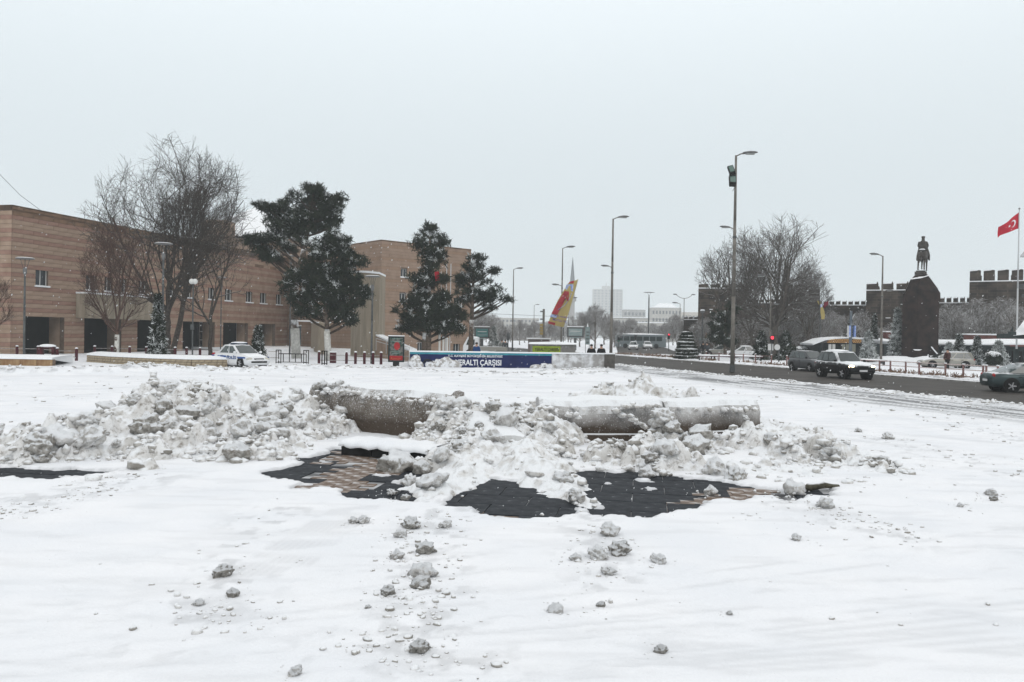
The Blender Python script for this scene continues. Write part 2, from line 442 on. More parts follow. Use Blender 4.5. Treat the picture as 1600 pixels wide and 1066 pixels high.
def patch_mask(x, y):
    wx = x + 0.38 * (fbm(x * 2.2, y * 2.2, 4, 51) - 0.5) * 2 + 0.34 * (fbm(x * 7, y * 10, 3, 61) - 0.5)
    wy = y + 0.38 * (fbm(x * 2.2, y * 2.2, 4, 71) - 0.5) * 2 + 0.34 * (fbm(x * 7, y * 10, 3, 81) - 0.5)
    m = np.zeros(np.shape(x), bool)
    for p in PATCH: m |= in_poly(wx, wy, p)
    m &= ~(fbm(x * 1.5 + y * .6, y * 5.5 - x * .5, 4, 66) > 0.66)
    return m
def ground_h(x, y):
    h = 0.035 + 0.05 * (fbm(x * 0.35, y * 0.35, 4, 1) - 0.5) + 0.040 * (fbm(x * 3, y * 3, 3, 2) - 0.5) + 0.022 * (fbm(x * 1.2 + y * .5, y * 9, 3, 6) - 0.5)
    h = h + 0.03 * sstep(0.52, 0.75, fbm(x * 1.1 + 30, y * 1.1, 4, 3)) * (fbm(x * 9, y * 9, 2, 4))
    for (ax, ay, bx, by, w, dp) in GROOVE:
        d, t = seg_dist(x, y, ax, ay, bx, by)
        h = h - dp * np.exp(-(d / w) ** 2) * sstep(0.34, 0.50, fbm(x * 1.2, y * 1.2, 2, 14))
    for (ax, ay, bx, by, hh, w) in BERM:
        d, t = seg_dist(x, y, ax, ay, bx, by)
        n = 0.35 + 1.3 * fbm(x * 1.6, y * 1.6, 4, 8)
        h = np.maximum(h, 0.03 + hh * n * np.exp(-(d / w) ** 2))
    h = np.maximum(h, 0.014 + 0.01 * fbm(x * 2, y * 2, 2, 16))
    s = road_s(x, y); t = road_t(x, y)
    edge = s + 0.9 * (fbm(t * 0.7, s * 0.7, 4, 21) - 0.5) * 2
    ridge_ = 0.07 * np.exp(-((edge + 0.55) / 0.45) ** 2) * (0.4 + 1.2 * fbm(x * 2.3, y * 2.3, 3, 22))
    h = h * (1 - 0.7 * sstep(-6, 0, s)) + ridge_
    onroad = (edge > 0)
    h = np.where(onroad, -0.45, h)
    rough = 0.06 * fbm(x * 0.9, y * 0.9, 4, 23) + 0.08 * sstep(0.5, 0.7, fbm(x * 0.5, y * 0.5, 3, 24))
    k_ = sstep(RW + 0.05, RW + 0.75, s)
    h = np.where(s > RW, -0.45 + k_ * (0.47 + rough * sstep(RW + .6, RW + 2, s)), h)
    h = np.where(in_poly(x, y, SIDE), -0.45, h)
    return h

# fan of terrain, finer near the viewer because only there can it be told
NY, NXX = 560, 820
yy = 3.5 * (300 / 3.5) ** (np.linspace(0, 1, NY))
tt = np.linspace(-1, 1, NXX)
Y = np.repeat(yy[:, None], NXX, 1); X = tt[None, :] * (0.72 * Y + 4)
Z = ground_h(X, Y)
near = (Y > 9) & (Y < 18)
pm = np.zeros_like(Z, bool); pm[near] = patch_mask(X[near], Y[near])
def _blur(a, ny, nx):
    for ax, n in ((0, ny), (1, nx)):
        acc = a.copy()
        for k in range(1, n + 1): acc = acc + np.roll(a, k, ax) + np.roll(a, -k, ax)
        a = acc / (2 * n + 1)
    return a
pmf = _blur(_blur(pm.astype(float), 1, 2), 1, 3)
pmn = pmf + np.where((pmf > .02) & (pmf < .98), 0.55 * (fbm(X * 9, Y * 13, 3, 63) - .5), 0)
Z = Z + (-0.09 - Z) * sstep(0.25, 0.75, pmn)
def slush_shade_nodes(nt, col, mp):
    at = nt.nodes.new('ShaderNodeAttribute'); at.attribute_name = 'slush_shade'  # wet and dirty snow, plus shade painted along the grooves
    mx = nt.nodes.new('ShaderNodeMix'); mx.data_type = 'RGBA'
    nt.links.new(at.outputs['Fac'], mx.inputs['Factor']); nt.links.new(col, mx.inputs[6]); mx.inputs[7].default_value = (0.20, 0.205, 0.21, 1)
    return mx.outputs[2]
SNOWG = mat('trodden_snow', (0.80, 0.82, 0.85), (0.86, 0.87, 0.89), 0.8, 0.85, bump=0.35, bscale=30, spec=0.2, extra=slush_shade_nodes)
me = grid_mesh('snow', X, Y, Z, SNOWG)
s_ = road_s(X, Y); t_ = road_t(X, Y)
band = sstep(-7.5, -4.0, s_ + 1.2 * (fbm(t_ * 0.25, s_ * 0.5, 3, 91) - .5)) * (1 - sstep(-1.6, -0.6, s_))
streak = fbm(t_ * 0.35, s_ * 3.2, 5, 92)
sl = band * sstep(0.42, 0.60, streak) * 0.95
sl = np.maximum(sl, 0.30 * band)
sl = np.maximum(sl, 0.9 * np.exp(-((s_ + 0.3) / 0.5) ** 2) * sstep(0.42, 0.62, fbm(X * 3, Y * 3, 4, 93)))
sl = np.maximum(sl, 0.75 * sstep(RW + 0.2, RW + 0.8, s_) * (1 - sstep(RW + 1.6, RW + 2.4, s_)) * sstep(0.5, 0.62, fbm(t_ * 0.5, s_ * 3, 4, 94)))
for (ax, ay, bx, by, hh, w) in BERM:
    d, t = seg_dist(X, Y, ax, ay, bx, by)
    sl = np.maximum(sl, 0.65 * np.exp(-((d) / (w * 1.0)) ** 2) * sstep(0.50, 0.68, fbm(X * 3.0, Y * 3.0, 4, 95)))
sl = np.maximum(sl, 0.55 * sstep(.12, .5, pmn) * (pmf > .02))
for (ax, ay, bx, by, w, dp) in GROOVE:  # dirty packed tracks, tinted darker to paint the grooves' missing relief shade
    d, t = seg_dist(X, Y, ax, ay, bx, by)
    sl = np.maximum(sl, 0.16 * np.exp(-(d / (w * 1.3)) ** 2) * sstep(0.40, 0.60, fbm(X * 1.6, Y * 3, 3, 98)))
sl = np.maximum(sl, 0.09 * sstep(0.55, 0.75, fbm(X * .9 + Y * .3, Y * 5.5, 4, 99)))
for (u0_, v0_, u1_, v1_, w_) in ((700, 790, 650, 1020, .5), (440, 800, 280, 1000, .5), (905, 810, 960, 930, .4), (560, 1025, 720, 1050, .5), (1210, 790, 1440, 850, .4), (1380, 690, 1600, 745, .8), (-20, 800, 230, 750, .7), (1440, 655, 1600, 690, .8)):
    a = G(u0_, v0_); b = G(u1_, v1_); d, t = seg_dist(X, Y, a.x, a.y, b.x, b.y)
    sl = np.maximum(sl, 0.30 * np.exp(-(d / w_) ** 2) * sstep(0.52, 0.70, fbm(X * 5, Y * 5, 4, 97)))
sl = np.maximum(sl, 0.10 * sstep(0.50, 0.70, fbm(X * 0.25 + 5, Y * 0.9, 4, 96)) * sstep(20, 30, Y))
att = me.attributes.new('slush_shade', 'FLOAT', 'POINT'); att.data.foreach_set('value', sl.ravel().astype(np.float32))
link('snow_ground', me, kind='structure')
# coarse ground to the horizon
gx = np.linspace(-3000, 3000, 40); gy = np.linspace(-600, 5400, 40)
GX, GY = np.meshgrid(gx, gy)
link('ground', grid_mesh('ground', GX, GY, np.full_like(GX, -0.6), SNOW), kind='structure')

# ------------------------------------------------------------------ asphalt
def _wet(nt, col, mp): return col
ASPH = mat('wet_asphalt', (0.042, 0.038, 0.034), (0.078, 0.071, 0.064), 0.6, 0.7, bump=0.4, bscale=60, spec=0.15, stretch=(1, 1, 1), detail=8, ramp=(0.3, 0.7))
b = MB()
p = [road_pt(t, s, ZR) for t, s in ((40, -1.8), (-260, -1.8), (-260, RW + 0.9), (40, RW + 0.9))]
b.add(p, [(0, 1, 2, 3)])
b.build('road', ASPH, kind='structure')
b = MB()
sx = [(x, y, ZR + 0.004) for x, y in SIDE]
cx0 = sum(p[0] for p in sx) / len(sx); cy0 = sum(p[1] for p in sx) / len(sx)
b.add([(cx0 + (p[0] - cx0) * 1.03, cy0 + (p[1] - cy0) * 1.03, p[2]) for p in sx], [tuple(range(len(sx)))])
b.build('side_road', ASPH, kind='structure')
# kerbs along both road edges, made of stones
KST = mat('kerb_stone', (0.20, 0.19, 0.18), (0.34, 0.33, 0.31), 3, 0.8, bump=0.3, snow=(1.05, 1.40, 0.9), snow_noise=1.5)
kerb = thing('kerb', None, None); tag(kerb, kind='structure')
kb = MB(); kb.box((0, 0, 0), (0.985, 0.42, 0.20)); kme = kb.mesh('kerb_stone', KST)
for k in range(70):
    c = road_pt(14 - k * 1.0, RW + 0.42, ZR + 0.0)
    link('kerb_stone', kme, kerb, c, road_ang)
kb = MB()
for k in range(70, 160): kb.box(road_pt(14 - k * 1.0, RW + 0.42, ZR + 0.0), (0.985, 0.42, 0.20), road_ang)
kb.build('far_kerb_stones', KST, kerb, kind='stuff')

# ------------------------------------------------------------------ exposed paving in the patches
DARKP = mat('wet_dark_paver', (0.018, 0.021, 0.026), (0.040, 0.045, 0.052), 6, 0.7, bump=0.25, bscale=50, spec=0.12, snow=(1.64, 2.15, 1.0), snow_noise=7)
TANP = mat('wet_tan_paver', (0.12, 0.080, 0.055), (0.20, 0.14, 0.10), 7, 0.55, bump=0.4, bscale=50, spec=0.25, snow=(1.50, 1.78, 1.0), snow_noise=5)
GROUT = mat('wet_grout', (0.06, 0.06, 0.064), (0.50, 0.51, 0.52), 1.6, 0.8)
paving = thing('plaza_paving', None, None); tag(paving, kind='structure')
b = MB()
for P_ in PATCH:
    cx0 = sum(p[0] for p in P_) / len(P_); cy0 = sum(p[1] for p in P_) / len(P_)
    xs = [p[0] for p in P_]; ys = [p[1] for p in P_]
bx0 = min(min(p[0] for p in P_) for P_ in PATCH) - 1; bx1 = max(max(p[0] for p in P_) for P_ in PATCH) + 1
by0 = min(min(p[1] for p in P_) for P_ in PATCH) - 1; by1 = max(max(p[1] for p in P_) for P_ in PATCH) + 1
b.add([(bx0, by0, -0.016), (bx1, by0, -0.016), (bx1, by1, -0.016), (bx0, by1, -0.016)], [(0, 1, 2, 3)])
b.build('paving_bed', GROUT, kind='structure')
pa = R(-9); ca, sa = math.cos(pa), math.sin(pa)
PMESH = {}
def paver_mesh(w, h, m, key):
    if key not in PMESH:
        q = MB(); w2, h2, z = w / 2, h / 2, 0.05; c = 0.0015
        q.add([(-w2, -h2, -z), (w2, -h2, -z), (w2, h2, -z), (-w2, h2, -z), (-w2, -h2, -c), (w2, -h2, -c), (w2, h2, -c), (-w2, h2, -c),
               (-w2 + c, -h2 + c, 0), (w2 - c, -h2 + c, 0), (w2 - c, h2 - c, 0), (-w2 + c, h2 - c, 0)],
              [(0, 1, 5, 4), (1, 2, 6, 5), (2, 3, 7, 6), (3, 0, 4, 7), (4, 5, 9, 8), (5, 6, 10, 9), (6, 7, 11, 10), (7, 4, 8, 11), (8, 9, 10, 11)])
        PMESH[key] = q.mesh('paver', m)
    return PMESH[key]
def cells(w, h, inside_tan):
    J, I = np.meshgrid(np.arange(-60, 80), np.arange(-60, 60), indexing='ij')
    lx = (I + np.where(J % 2, 0.5, 0)) * w; ly = J * h
    x = (lx * ca - ly * sa).ravel(); y = (13 + lx * sa + ly * ca).ravel()
    nr = np.zeros(len(x), bool)
    for P_ in PATCH:
        cxp = sum(p[0] for p in P_) / len(P_); cyp = sum(p[1] for p in P_) / len(P_)
        nr |= in_poly(x, y, [(cxp + (p[0] - cxp) * 1.25 + math.copysign(.9, p[0] - cxp), cyp + (p[1] - cyp) * 1.3 + math.copysign(.8, p[1] - cyp)) for p in P_])
    tn_ = np.zeros(len(x), bool)
    for T_ in TAN: tn_ |= in_poly(x, y, T_)
    k = nr & (tn_ == inside_tan)
    return list(zip(x[k].tolist(), y[k].tolist()))
dk = cells(0.96, 0.64, False); tn = cells(0.40, 0.20, True)
cand = [(x, y, 0) for x, y in dk] + [(x, y, 1) for x, y in tn]
cand.sort(key=lambda p: p[1])
rest = MB(); restt = MB()
for k, (x, y, ty) in enumerate(cand):
    if k < 300:
        o = link('paver', paver_mesh(0.944, 0.624, DARKP, 'd') if ty == 0 else paver_mesh(0.393, 0.194, TANP, 't'), paving, (x, y, random.uniform(-0.003, 0.003)), pa)
    else:
        (rest if ty == 0 else restt).box((x, y, -0.025), (0.945, 0.625, 0.05) if ty == 0 else (0.385, 0.186, 0.05), pa)
if rest.v: rest.build('dark_pavers', DARKP, paving, kind='stuff')
if restt.v: restt.build('tan_pavers', TANP, paving, kind='stuff')

# ------------------------------------------------------------------ plowed snow pile with its lumps
px_ = np.linspace(-12.5, 9.5, 860); 
py_ = np.concatenate([np.arange(10.2, 18.0, 0.04), np.arange(18.0, 25.0, 0.07)])
PX, PY = np.meshgrid(px_, py_)
PZ = pile_h(PX, PY)
PZ = np.where(PZ < 0.0, np.maximum(PZ, -0.2), PZ)
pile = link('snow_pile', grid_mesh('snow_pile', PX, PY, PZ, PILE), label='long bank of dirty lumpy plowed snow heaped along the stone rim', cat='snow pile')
_pz = pile_h
def lump_mesh(sub, seed, rough=0.28):
    bm = bmesh.new(); bmesh.ops.create_icosphere(bm, subdivisions=sub, radius=1.0)
    rr = random.Random(seed); o = Vector((rr.uniform(0, 50), rr.uniform(0, 50), rr.uniform(0, 50)))
    from mathutils import noise
    for v in bm.verts:
        q = v.co.normalized()
        k = 1 + rough * noise.noise(q * 1.6 + o) * 1.5 + rough * 0.8 * noise.noise(q * 3.5 + o) + rough * 0.55 * abs(noise.noise(q * 8 + o)) + rough * 0.3 * noise.noise(q * 15 + o)
        v.co = Vector((q.x * k, q.y * k, q.z * k * 0.85))
    return bm
LM = []
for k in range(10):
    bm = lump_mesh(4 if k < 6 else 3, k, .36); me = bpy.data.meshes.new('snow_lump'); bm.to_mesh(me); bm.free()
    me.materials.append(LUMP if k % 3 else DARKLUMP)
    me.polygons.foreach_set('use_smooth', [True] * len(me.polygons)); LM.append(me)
SM = []
for k in range(8):
    bm = lump_mesh(1, 40 + k, 0.4)
    vs = np.array([v.co[:] for v in bm.verts]); fs = np.array([[v.index for v in f.verts] for f in bm.faces]); bm.free(); SM.append((vs, fs))
def merged_lumps(name, arr, m, parent=None, **kw):
    V = []; Fc = []; off = 0
    for (x, y, z, r) in arr:
        vs, fs = SM[random.randrange(8)]
        a = random.uniform(0, 6.28); c, s = math.cos(a), math.sin(a)
        sx, sy, sz = r * random.uniform(0.7, 1.4), r * random.uniform(0.7, 1.3), r * random.uniform(0.6, 1.0)
        q = vs * np.array([sx, sy, sz]); q = np.stack([q[:, 0] * c - q[:, 1] * s + x, q[:, 0] * s + q[:, 1] * c + y, q[:, 2] + z], 1)
        V.append(q); Fc.append(fs + off); off += len(vs)
    V = np.concatenate(V).astype(np.float32); Fc = np.concatenate(Fc).astype(np.int32)
    me = bpy.data.meshes.new(name)
    me.vertices.add(len(V)); me.vertices.foreach_set('co', V.ravel())
    me.loops.add(Fc.size); me.loops.foreach_set('vertex_index', Fc.ravel())
    me.polygons.add(len(Fc)); me.polygons.foreach_set('loop_start', np.arange(0, Fc.size, 3, dtype=np.int32))
    me.polygons.foreach_set('use_smooth', np.ones(len(Fc), bool))
    me.update(calc_edges=True); me.materials.append(m)
    return link(name, me, parent, kind='stuff', **kw)
# random positions weighted by lumpiness
N = 26000
qx = rng.uniform(-12, 9.5, N); qy = rng.uniform(9.8, 22.5, N)
qz = pile_h(qx, qy)
clus = fbm(qx * 0.7, qy * 0.7, 3, 77)
keep = (qz > -0.06) & (rng.uniform(0, 1, N) < sstep(0.42, 0.66, clus) * 0.42 + 0.05)
qx, qy, qz = qx[keep], qy[keep], qz[keep]
big = []; small = []; dark = []
for i in range(len(qx)):
    r = 0.028 + 0.055 * rng.random() ** 2
    if rng.random() < 0.22: r *= 1.5
    (small if rng.random() < 0.72 else dark).append((qx[i], qy[i], max(qz[i], 0.02) + r * 0.3, r))
M2 = 560
bx_ = rng.uniform(-11.5, 8.6, M2 * 5); by_ = rng.uniform(11.5, 20.5, M2 * 5); bz_ = pile_h(bx_, by_)
cl = fbm(bx_ * 0.7, by_ * 0.7, 3, 77)
ok = np.where((bz_ > 0.06) & (cl > 0.47) & (by_ < 20))[0][:95]
for i in ok: big.append((bx_[i], by_[i], bz_[i], 0.06 + 0.12 * rng.random() ** 2))
for (u, v, r) in ((60, 700, .24), (255, 640, .18), (65, 718, .16), (230, 672, .22), (372, 712, .20), (378, 676, .22), (295, 650, .2), (1085, 700, .22), (1095, 682, .2), (1068, 690, .18), (1050, 672, .2), (1040, 704, .17), (1030, 690, .14),
                  (620, 735, .26), (660, 740, .17), (675, 757, .17), (688, 715, .16), (640, 755, .12), (1118, 740, .2), (1240, 772, .17), (1010, 745, .14), 
                  (95, 690, .28), (140, 690, .2), (1035, 655, .2), (1022, 668, .17), (1060, 645, .18), (405, 640, .17), (425, 668, .2), (418, 652, .2), (432, 648, .2), (412, 672, .16), (428, 655, .2), (446, 640, .18), (462, 668, .2), (440, 682, .16), (465, 620, .16), (418, 625, .15), (770, 690, .2), (700, 640, .24), (720, 636, .2), (790, 660, .22), (860, 640, .2), (880, 752, .14), (900, 778, .12), (1150, 752, .16)):
    # walk along the viewing ray until it meets the pile
    d = 9.5
    while d < 24:
        p = atd(u, d, v); z = zat(u, v, d)
        if z <= max(float(pile_h(np.array([p.x]), np.array([p.y]))[0]), 0.0): break
        d += 0.05
    big.append((p.x, p.y, max(z, 0.02), r))
for (u, v, d_, r) in ((495, 606, 19.9, .10), (504, 603, 19.9, .13), (520, 604, 19.8, .08), (531, 603, 19.8, .12), (545, 607, 19.6, .07)):
    p = atd(u, d_, v); big.append((p.x, p.y, zat(u, v, d_), r))
for (x, y, z, r) in big:
    o = link('snow_lump', random.choice(LM), pile, (x, y, z + r * 0.25))
    o.rotation_euler = (random.uniform(-.5, .5), random.uniform(-.5, .5), random.uniform(0, 6.28)); o.scale = (r * random.uniform(.8, 1.25), r * random.uniform(.8, 1.2), r * random.uniform(.8, 1.05))
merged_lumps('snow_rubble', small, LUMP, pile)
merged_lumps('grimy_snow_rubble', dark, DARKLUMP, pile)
print('lumps', len(big), len(small), len(dark))

# crumbs lying about the plaza (too many and small to count)
cr = []
def gh1(x, y): return float(ground_h(np.array([x]), np.array([y]))[0])
streams = [((700, 790), (650, 1000), 110, 26), ((670, 800), (640, 940), 60, 22), ((905, 800), (960, 920), 45, 24), ((440, 790), (280, 990), 60, 34), ((1200, 770), (1440, 850), 240, 13), ((-20, 815), (230, 745), 260, 13),
           ((560, 1010), (700, 1050), 150, 40), ((620, 830), (660, 960), 120, 22), ((290, 950), (420, 985), 70, 22), ((640, 960), (700, 1000), 60, 24), ((900, 900), (1080, 1000), 26, 46), ((1380, 690), (1600, 740), 110, 16), ((1440, 650), (1600, 690), 100, 12), ((0, 640), (60, 700), 20, 20), ((40, 632), (260, 600), 70, 10),
           ((1480, 770), (1560, 820), 20, 14), ((1150, 800), (1300, 840), 34, 18), ((700, 600), (900, 640), 40, 20), ((300, 590), (1000, 592), 90, 8), ((1000, 605), (1600, 660), 240, 14), ((300, 960), (420, 960), 20, 22),
           ((1250, 900), (1500, 1000), 16, 60), ((100, 850), (350, 1000), 16, 60), ((0, 600), (560, 586), 90, 8), ((1000, 585), (1560, 640), 200, 5), ((1100, 640), (1400, 780), 70, 30)]
for (a, b_, n, sp) in streams:
    for k in range(int(n * .6)):
        t = random.random(); u = a[0] + (b_[0] - a[0]) * t + random.gauss(0, sp * 1.6); v = a[1] + (b_[1] - a[1]) * t + random.gauss(0, sp * 0.5)
        if v < 578 or v > 1100: continue
        g = G(u, v); 
        if road_s(g.x, g.y) > -0.5: continue
        r = 0.005 + 0.024 * random.random() ** 2 * (1 + 0.6 * random.random() ** 4) * (1.0 if g.y < 14 else 1.5 if g.y < 24 else 2.3)
        cr.append((g.x, g.y, r * 0.2, r))
for k in range(500):
    t = random.uniform(-50, 10); s = random.gauss(-0.7, 0.35); g = road_pt(t, s); r = random.uniform(0.03, 0.10)
    cr.append((g.x, g.y, r * 0.1, r))
for (ax, ay, bx, by, hh, w) in BERM:
    for k in range(int(math.hypot(bx - ax, by - ay) * 7)):
        t = random.random(); x = ax + (bx - ax) * t; y = ay + (by - ay) * t + random.gauss(0, w * 0.6); r = random.uniform(0.03, 0.11)
        cr.append((x, y, r * 0.1, r))
ca_ = np.array(cr); ca_[:, 2] += ground_h(ca_[:, 0], ca_[:, 1]); cr = [tuple(r_) for r_ in ca_]
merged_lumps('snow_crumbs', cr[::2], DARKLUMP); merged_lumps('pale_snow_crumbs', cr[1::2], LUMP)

_halo = []
# single clods on the open snow in front
clods = [(348, 906, 26, 'round grey clod alone on the snow at left, with a dusted top'),
 (553, 821, 14, 'left one of two touching clods in front of the dark paving'), (568, 821, 16, 'right one of two touching clods in front of the dark paving'),
 (642, 829, 24, 'grey clod topping the trail of clods below the middle tongue'), (625, 844, 17, 'flat clod lower left of the first clod in the middle trail'),
 (697, 829, 16, 'pale low clod on the right edge of the middle trail'), (664, 868, 28, 'tall grey clod halfway down the middle trail'),
 (620, 877, 20, 'squat clod at left halfway down the middle trail'), (661, 905, 34, 'largest dirty clod of the middle trail'),
 (658, 926, 28, 'white smooth clod leaning below the largest dirty clod'), (606, 936, 20, 'low grey clod lower left of the largest dirty clod'),
 (952, 840, 26, 'white capped clod nearest the right hand dark paving'), (935, 877, 26, 'round clod left of the double clod right of centre'),
 (968, 870, 28, 'double lumpy clod right of centre'), (1029, 884, 20, 'upright pointed clod standing alone right of centre'),
 (951, 903, 18, 'small low clod under the round and double clods'), (974, 857, 14, 'small clod between the white capped clod and the double clod'),
 (900, 881, 17, 'flat pale clod left of the round clod right of centre'), (868, 963, 22, 'oval grey clod alone in the lower middle'),
 (939, 955, 13, 'narrow upright crumb clod right of the oval grey clod'), (1032, 1026, 17, 'dark topped clod near the bottom edge right of centre'),
 (1244, 848, 13, 'small dark clod alone on the snow at right'), (1387, 688, 15, 'round grey snowball alone right of the snow pile'),
 (1341, 677, 9, 'small dark lump just left of the round grey snowball'), (1290, 797, 24, 'broad clod in the trail running off to the right'),
 (1548, 778, 15, 'dark clod at the far right edge of the plaza'), (1552, 787, 12, 'pale clod right beside the dark clod at far right'),
 (1500, 797, 9, 'tiny dark clod left of the pair at far right'), (311, 951, 14, 'dirty crumbly clod in the left trail below the round clod'),
 (364, 937, 18, 'flat brown clod in the left trail under the round clod'), (655, 1027, 26, 'flat brown crust clod near the bottom edge in the middle'),
 (462, 1062, 18, 'half buried grey clod at the bottom edge left of centre'), (1140, 966, 9, 'tiny clod alone on the lower right snow'), (205, 578, 14, 'upright white snow clod in front of the left planter'),
 (231, 580, 9, 'small grey ball beside the upright snow clod by the planter'), (612, 775, 12, 'grey capped clod on the near edge of the left dark paving'), (633, 784, 13, 'flat capped clod below the near edge of the left dark paving'),
 (1110, 774, 18, 'pointed clod standing on the near edge of the right dark paving'), (575, 958, 8, 'tiny dark clod right below the flat brown clods in the middle')]
for k, (u, v, w, lab) in enumerate(clods):
    g = G(u, v); r = w / 2 / (F / g.y)
    o = link('snow_clod', LM[k % 10], None, (g.x, g.y, gh1(g.x, g.y) + r * 0.45), label=lab, cat='snow clod', group='clods of snow strewn over the plaza')
    o.rotation_euler = (random.uniform(-.3, .3), random.uniform(-.3, .3), random.uniform(0, 6.28)); o.scale = (r * 1.05, r, r * 0.9)
    for q_ in range(11):
        a_ = random.uniform(0, 6.28); dd_ = r * random.uniform(.8, 3.2); _halo.append((g.x + dd_ * math.cos(a_) * 1.6, g.y + dd_ * math.sin(a_) * 1.6, 0, r * random.uniform(.06, .24)))
ha = np.array(_halo); ha[:, 2] = ground_h(ha[:, 0], ha[:, 1]) + ha[:, 3] * .25
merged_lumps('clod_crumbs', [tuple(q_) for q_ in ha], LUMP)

# ------------------------------------------------------------------ stone rim blocks of the buried round basin
def _wetdark(nt, col, mp):   # damp dark foot of the block, a stain that stays with the stone
    sp = nt.nodes.new('ShaderNodeSeparateXYZ'); tc = nt.nodes.new('ShaderNodeTexCoord'); nt.links.new(tc.outputs['Object'], sp.inputs[0])
    nz = nt.nodes.new('ShaderNodeTexNoise'); nz.inputs['Scale'].default_value = 2.5; nz.inputs['Detail'].default_value = 5; nt.links.new(tc.outputs['Object'], nz.inputs['Vector'])
    ad = nt.nodes.new('ShaderNodeMath'); ad.operation = 'MULTIPLY_ADD'; ad.inputs[1].default_value = 0.35; nt.links.new(nz.outputs[0], ad.inputs[0]); nt.links.new(sp.outputs['Z'], ad.inputs[2])
    mr = nt.nodes.new('ShaderNodeMapRange'); mr.inputs[1].default_value = 0.86; mr.inputs[2].default_value = 0.46; nt.links.new(ad.outputs[0], mr.inputs[0])
    mx = nt.nodes.new('ShaderNodeMix'); mx.data_type = 'RGBA'; nt.links.new(mr.outputs[0], mx.inputs['Factor']); nt.links.new(col, mx.inputs[6]); mx.inputs[7].default_value = (0.075, 0.058, 0.045, 1)
    # rime speckles
    n2 = nt.nodes.new('ShaderNodeTexNoise'); n2.inputs['Scale'].default_value = 38; n2.inputs['Detail'].default_value = 2; nt.links.new(tc.outputs['Object'], n2.inputs['Vector'])
    ad2 = nt.nodes.new('ShaderNodeMath'); ad2.operation = 'MULTIPLY_ADD'; ad2.inputs[1].default_value = 0.22; nt.links.new(sp.outputs['Z'], ad2.inputs[0]); nt.links.new(n2.outputs[0], ad2.inputs[2])
    m2 = nt.nodes.new('ShaderNodeMapRange'); m2.inputs[1].default_value = 0.70; m2.inputs[2].default_value = 0.86; nt.links.new(ad2.outputs[0], m2.inputs[0])
    mx2 = nt.nodes.new('ShaderNodeMix'); mx2.data_type = 'RGBA'; nt.links.new(m2.outputs[0], mx2.inputs['Factor']); nt.links.new(mx.outputs[2], mx2.inputs[6]); mx2.inputs[7].default_value = (0.72, 0.72, 0.73, 1)
    return mx2.outputs[2]
RIMM = mat('damp_rim_stone', (0.14, 0.12, 0.10), (0.27, 0.24, 0.21), 4, 0.75, bump=0.5, bscale=25, snow=(0.80, 1.10, 0.9), snow_noise=3.5, extra=_wetdark)
RIMW = mat('snow_caked_rim_stone', (0.50, 0.49, 0.47), (0.74, 0.74, 0.74), 2.0, 0.85, bump=0.8, bscale=14, snow=(0.35, 0.85, 0.9), snow_noise=3.0)
RIMG = mat('frosted_rim_stone', (0.34, 0.33, 0.32), (0.55, 0.54, 0.53), 3, 0.8, bump=0.8, bscale=22, snow=(0.70, 1.05, 0.9), snow_noise=3.5, extra=_wetdark)
def rim_block(A, B, h, m, label, bow=0.12, tilt=0.0, z0=0.0, nseg=40):
    A = Vector((A[0], A[1], 0)); B = Vector((B[0], B[1], 0)); L = (B - A).length; d = (B - A) / L
    o = Vector((-d.y, d.x, 0)) if d.x < 0 else Vector((d.y, -d.x, 0))       # outward (towards viewer)
    k = h / 0.95
    prof = [(0.70, -0.05), (0.02, -0.05), (-0.02, 0.03), (-0.02, 0.16), (0.015, 0.19), (0.015, 0.20), (-0.01, 0.24), (-0.02, 0.30), (-0.02, 0.42), (-0.01, 0.60), (0.03, 0.76), (0.12, 0.88), (0.28, 0.95), (0.50, 0.95), (0.70, 0.90)]
    if m is RIMM: prof = [p_ for p_ in prof if p_ not in ((0.015, 0.19), (0.015, 0.20))]
    from mathutils import noise
    vs = []; fs = []; n = len(prof)
    for i in range(nseg + 1):
        t = i / nseg; inset = 0.03 if i in (0, nseg) else 0.0
        c = A.lerp(B, t) + o * (bow * 4 * t * (1 - t))
        for (q, z) in prof:
            jit = 0.03 * noise.noise(Vector((t * L * 1.5 + A.x, q * 3, z * 3))) + 0.014 * noise.noise(Vector((t * L * 6, q * 9, z * 9)))
            zz = z * k * (1 - inset) + (0.05 * noise.noise(Vector((t * L * 1.1 + A.x, 0, q))) if z > .5 else 0) + tilt * (t - 0.5)
            vs.append(c - o * (q * (0.9 if inset else 1.0) + (0.03 if inset else 0) + jit) + Vector((0, 0, zz + z0)))
    for i in range(nseg):
        for j in range(n):
            fs.append((i * n + j, (i + 1) * n + j, (i + 1) * n + (j + 1) % n, i * n + (j + 1) % n))
    fs += [tuple(range(n - 1, -1, -1)), tuple(range(nseg * n, nseg * n + n))]
    q = MB().add(vs, fs)
    ob = q.build('rim_block', m, smooth=False, label=label, cat='stone block', group='curved stone blocks of the round basin rim')
    return ob
def g2(u, v, d=None):
    p = G(u, v) if d is None else atd(u, d, v); return (p.x, p.y)
rim_block(g2(480, 668), g2(697, 690), 1.13, RIMM, 'brown curved rim block with a wet dark foot, left of the snow tongue')
rim_block(g2(843, 691), g2(1036, 691), 1.0, RIMG, 'frosted grey rim block with a moulded foot, right of the snow tongue', bow=0.06)
rim_block(g2(1042, 690), g2(1188, 681), 0.95, RIMG, 'rightmost rim block ending in a step beside the lumpy slope', bow=0.06)
rim_block(g2(345, 652), g2(432, 676), 0.72, RIMW, 'leftmost rim block, nearly buried in white lumps', bow=0.05, tilt=-0.25, z0=0.05)
rim_block(g2(692, 678), g2(765, 722), 0.62, RIMW, 'slanting rim block with a double moulding inside the middle snow tongue', bow=0.03, tilt=-0.5, z0=0.12)
dr_ = []
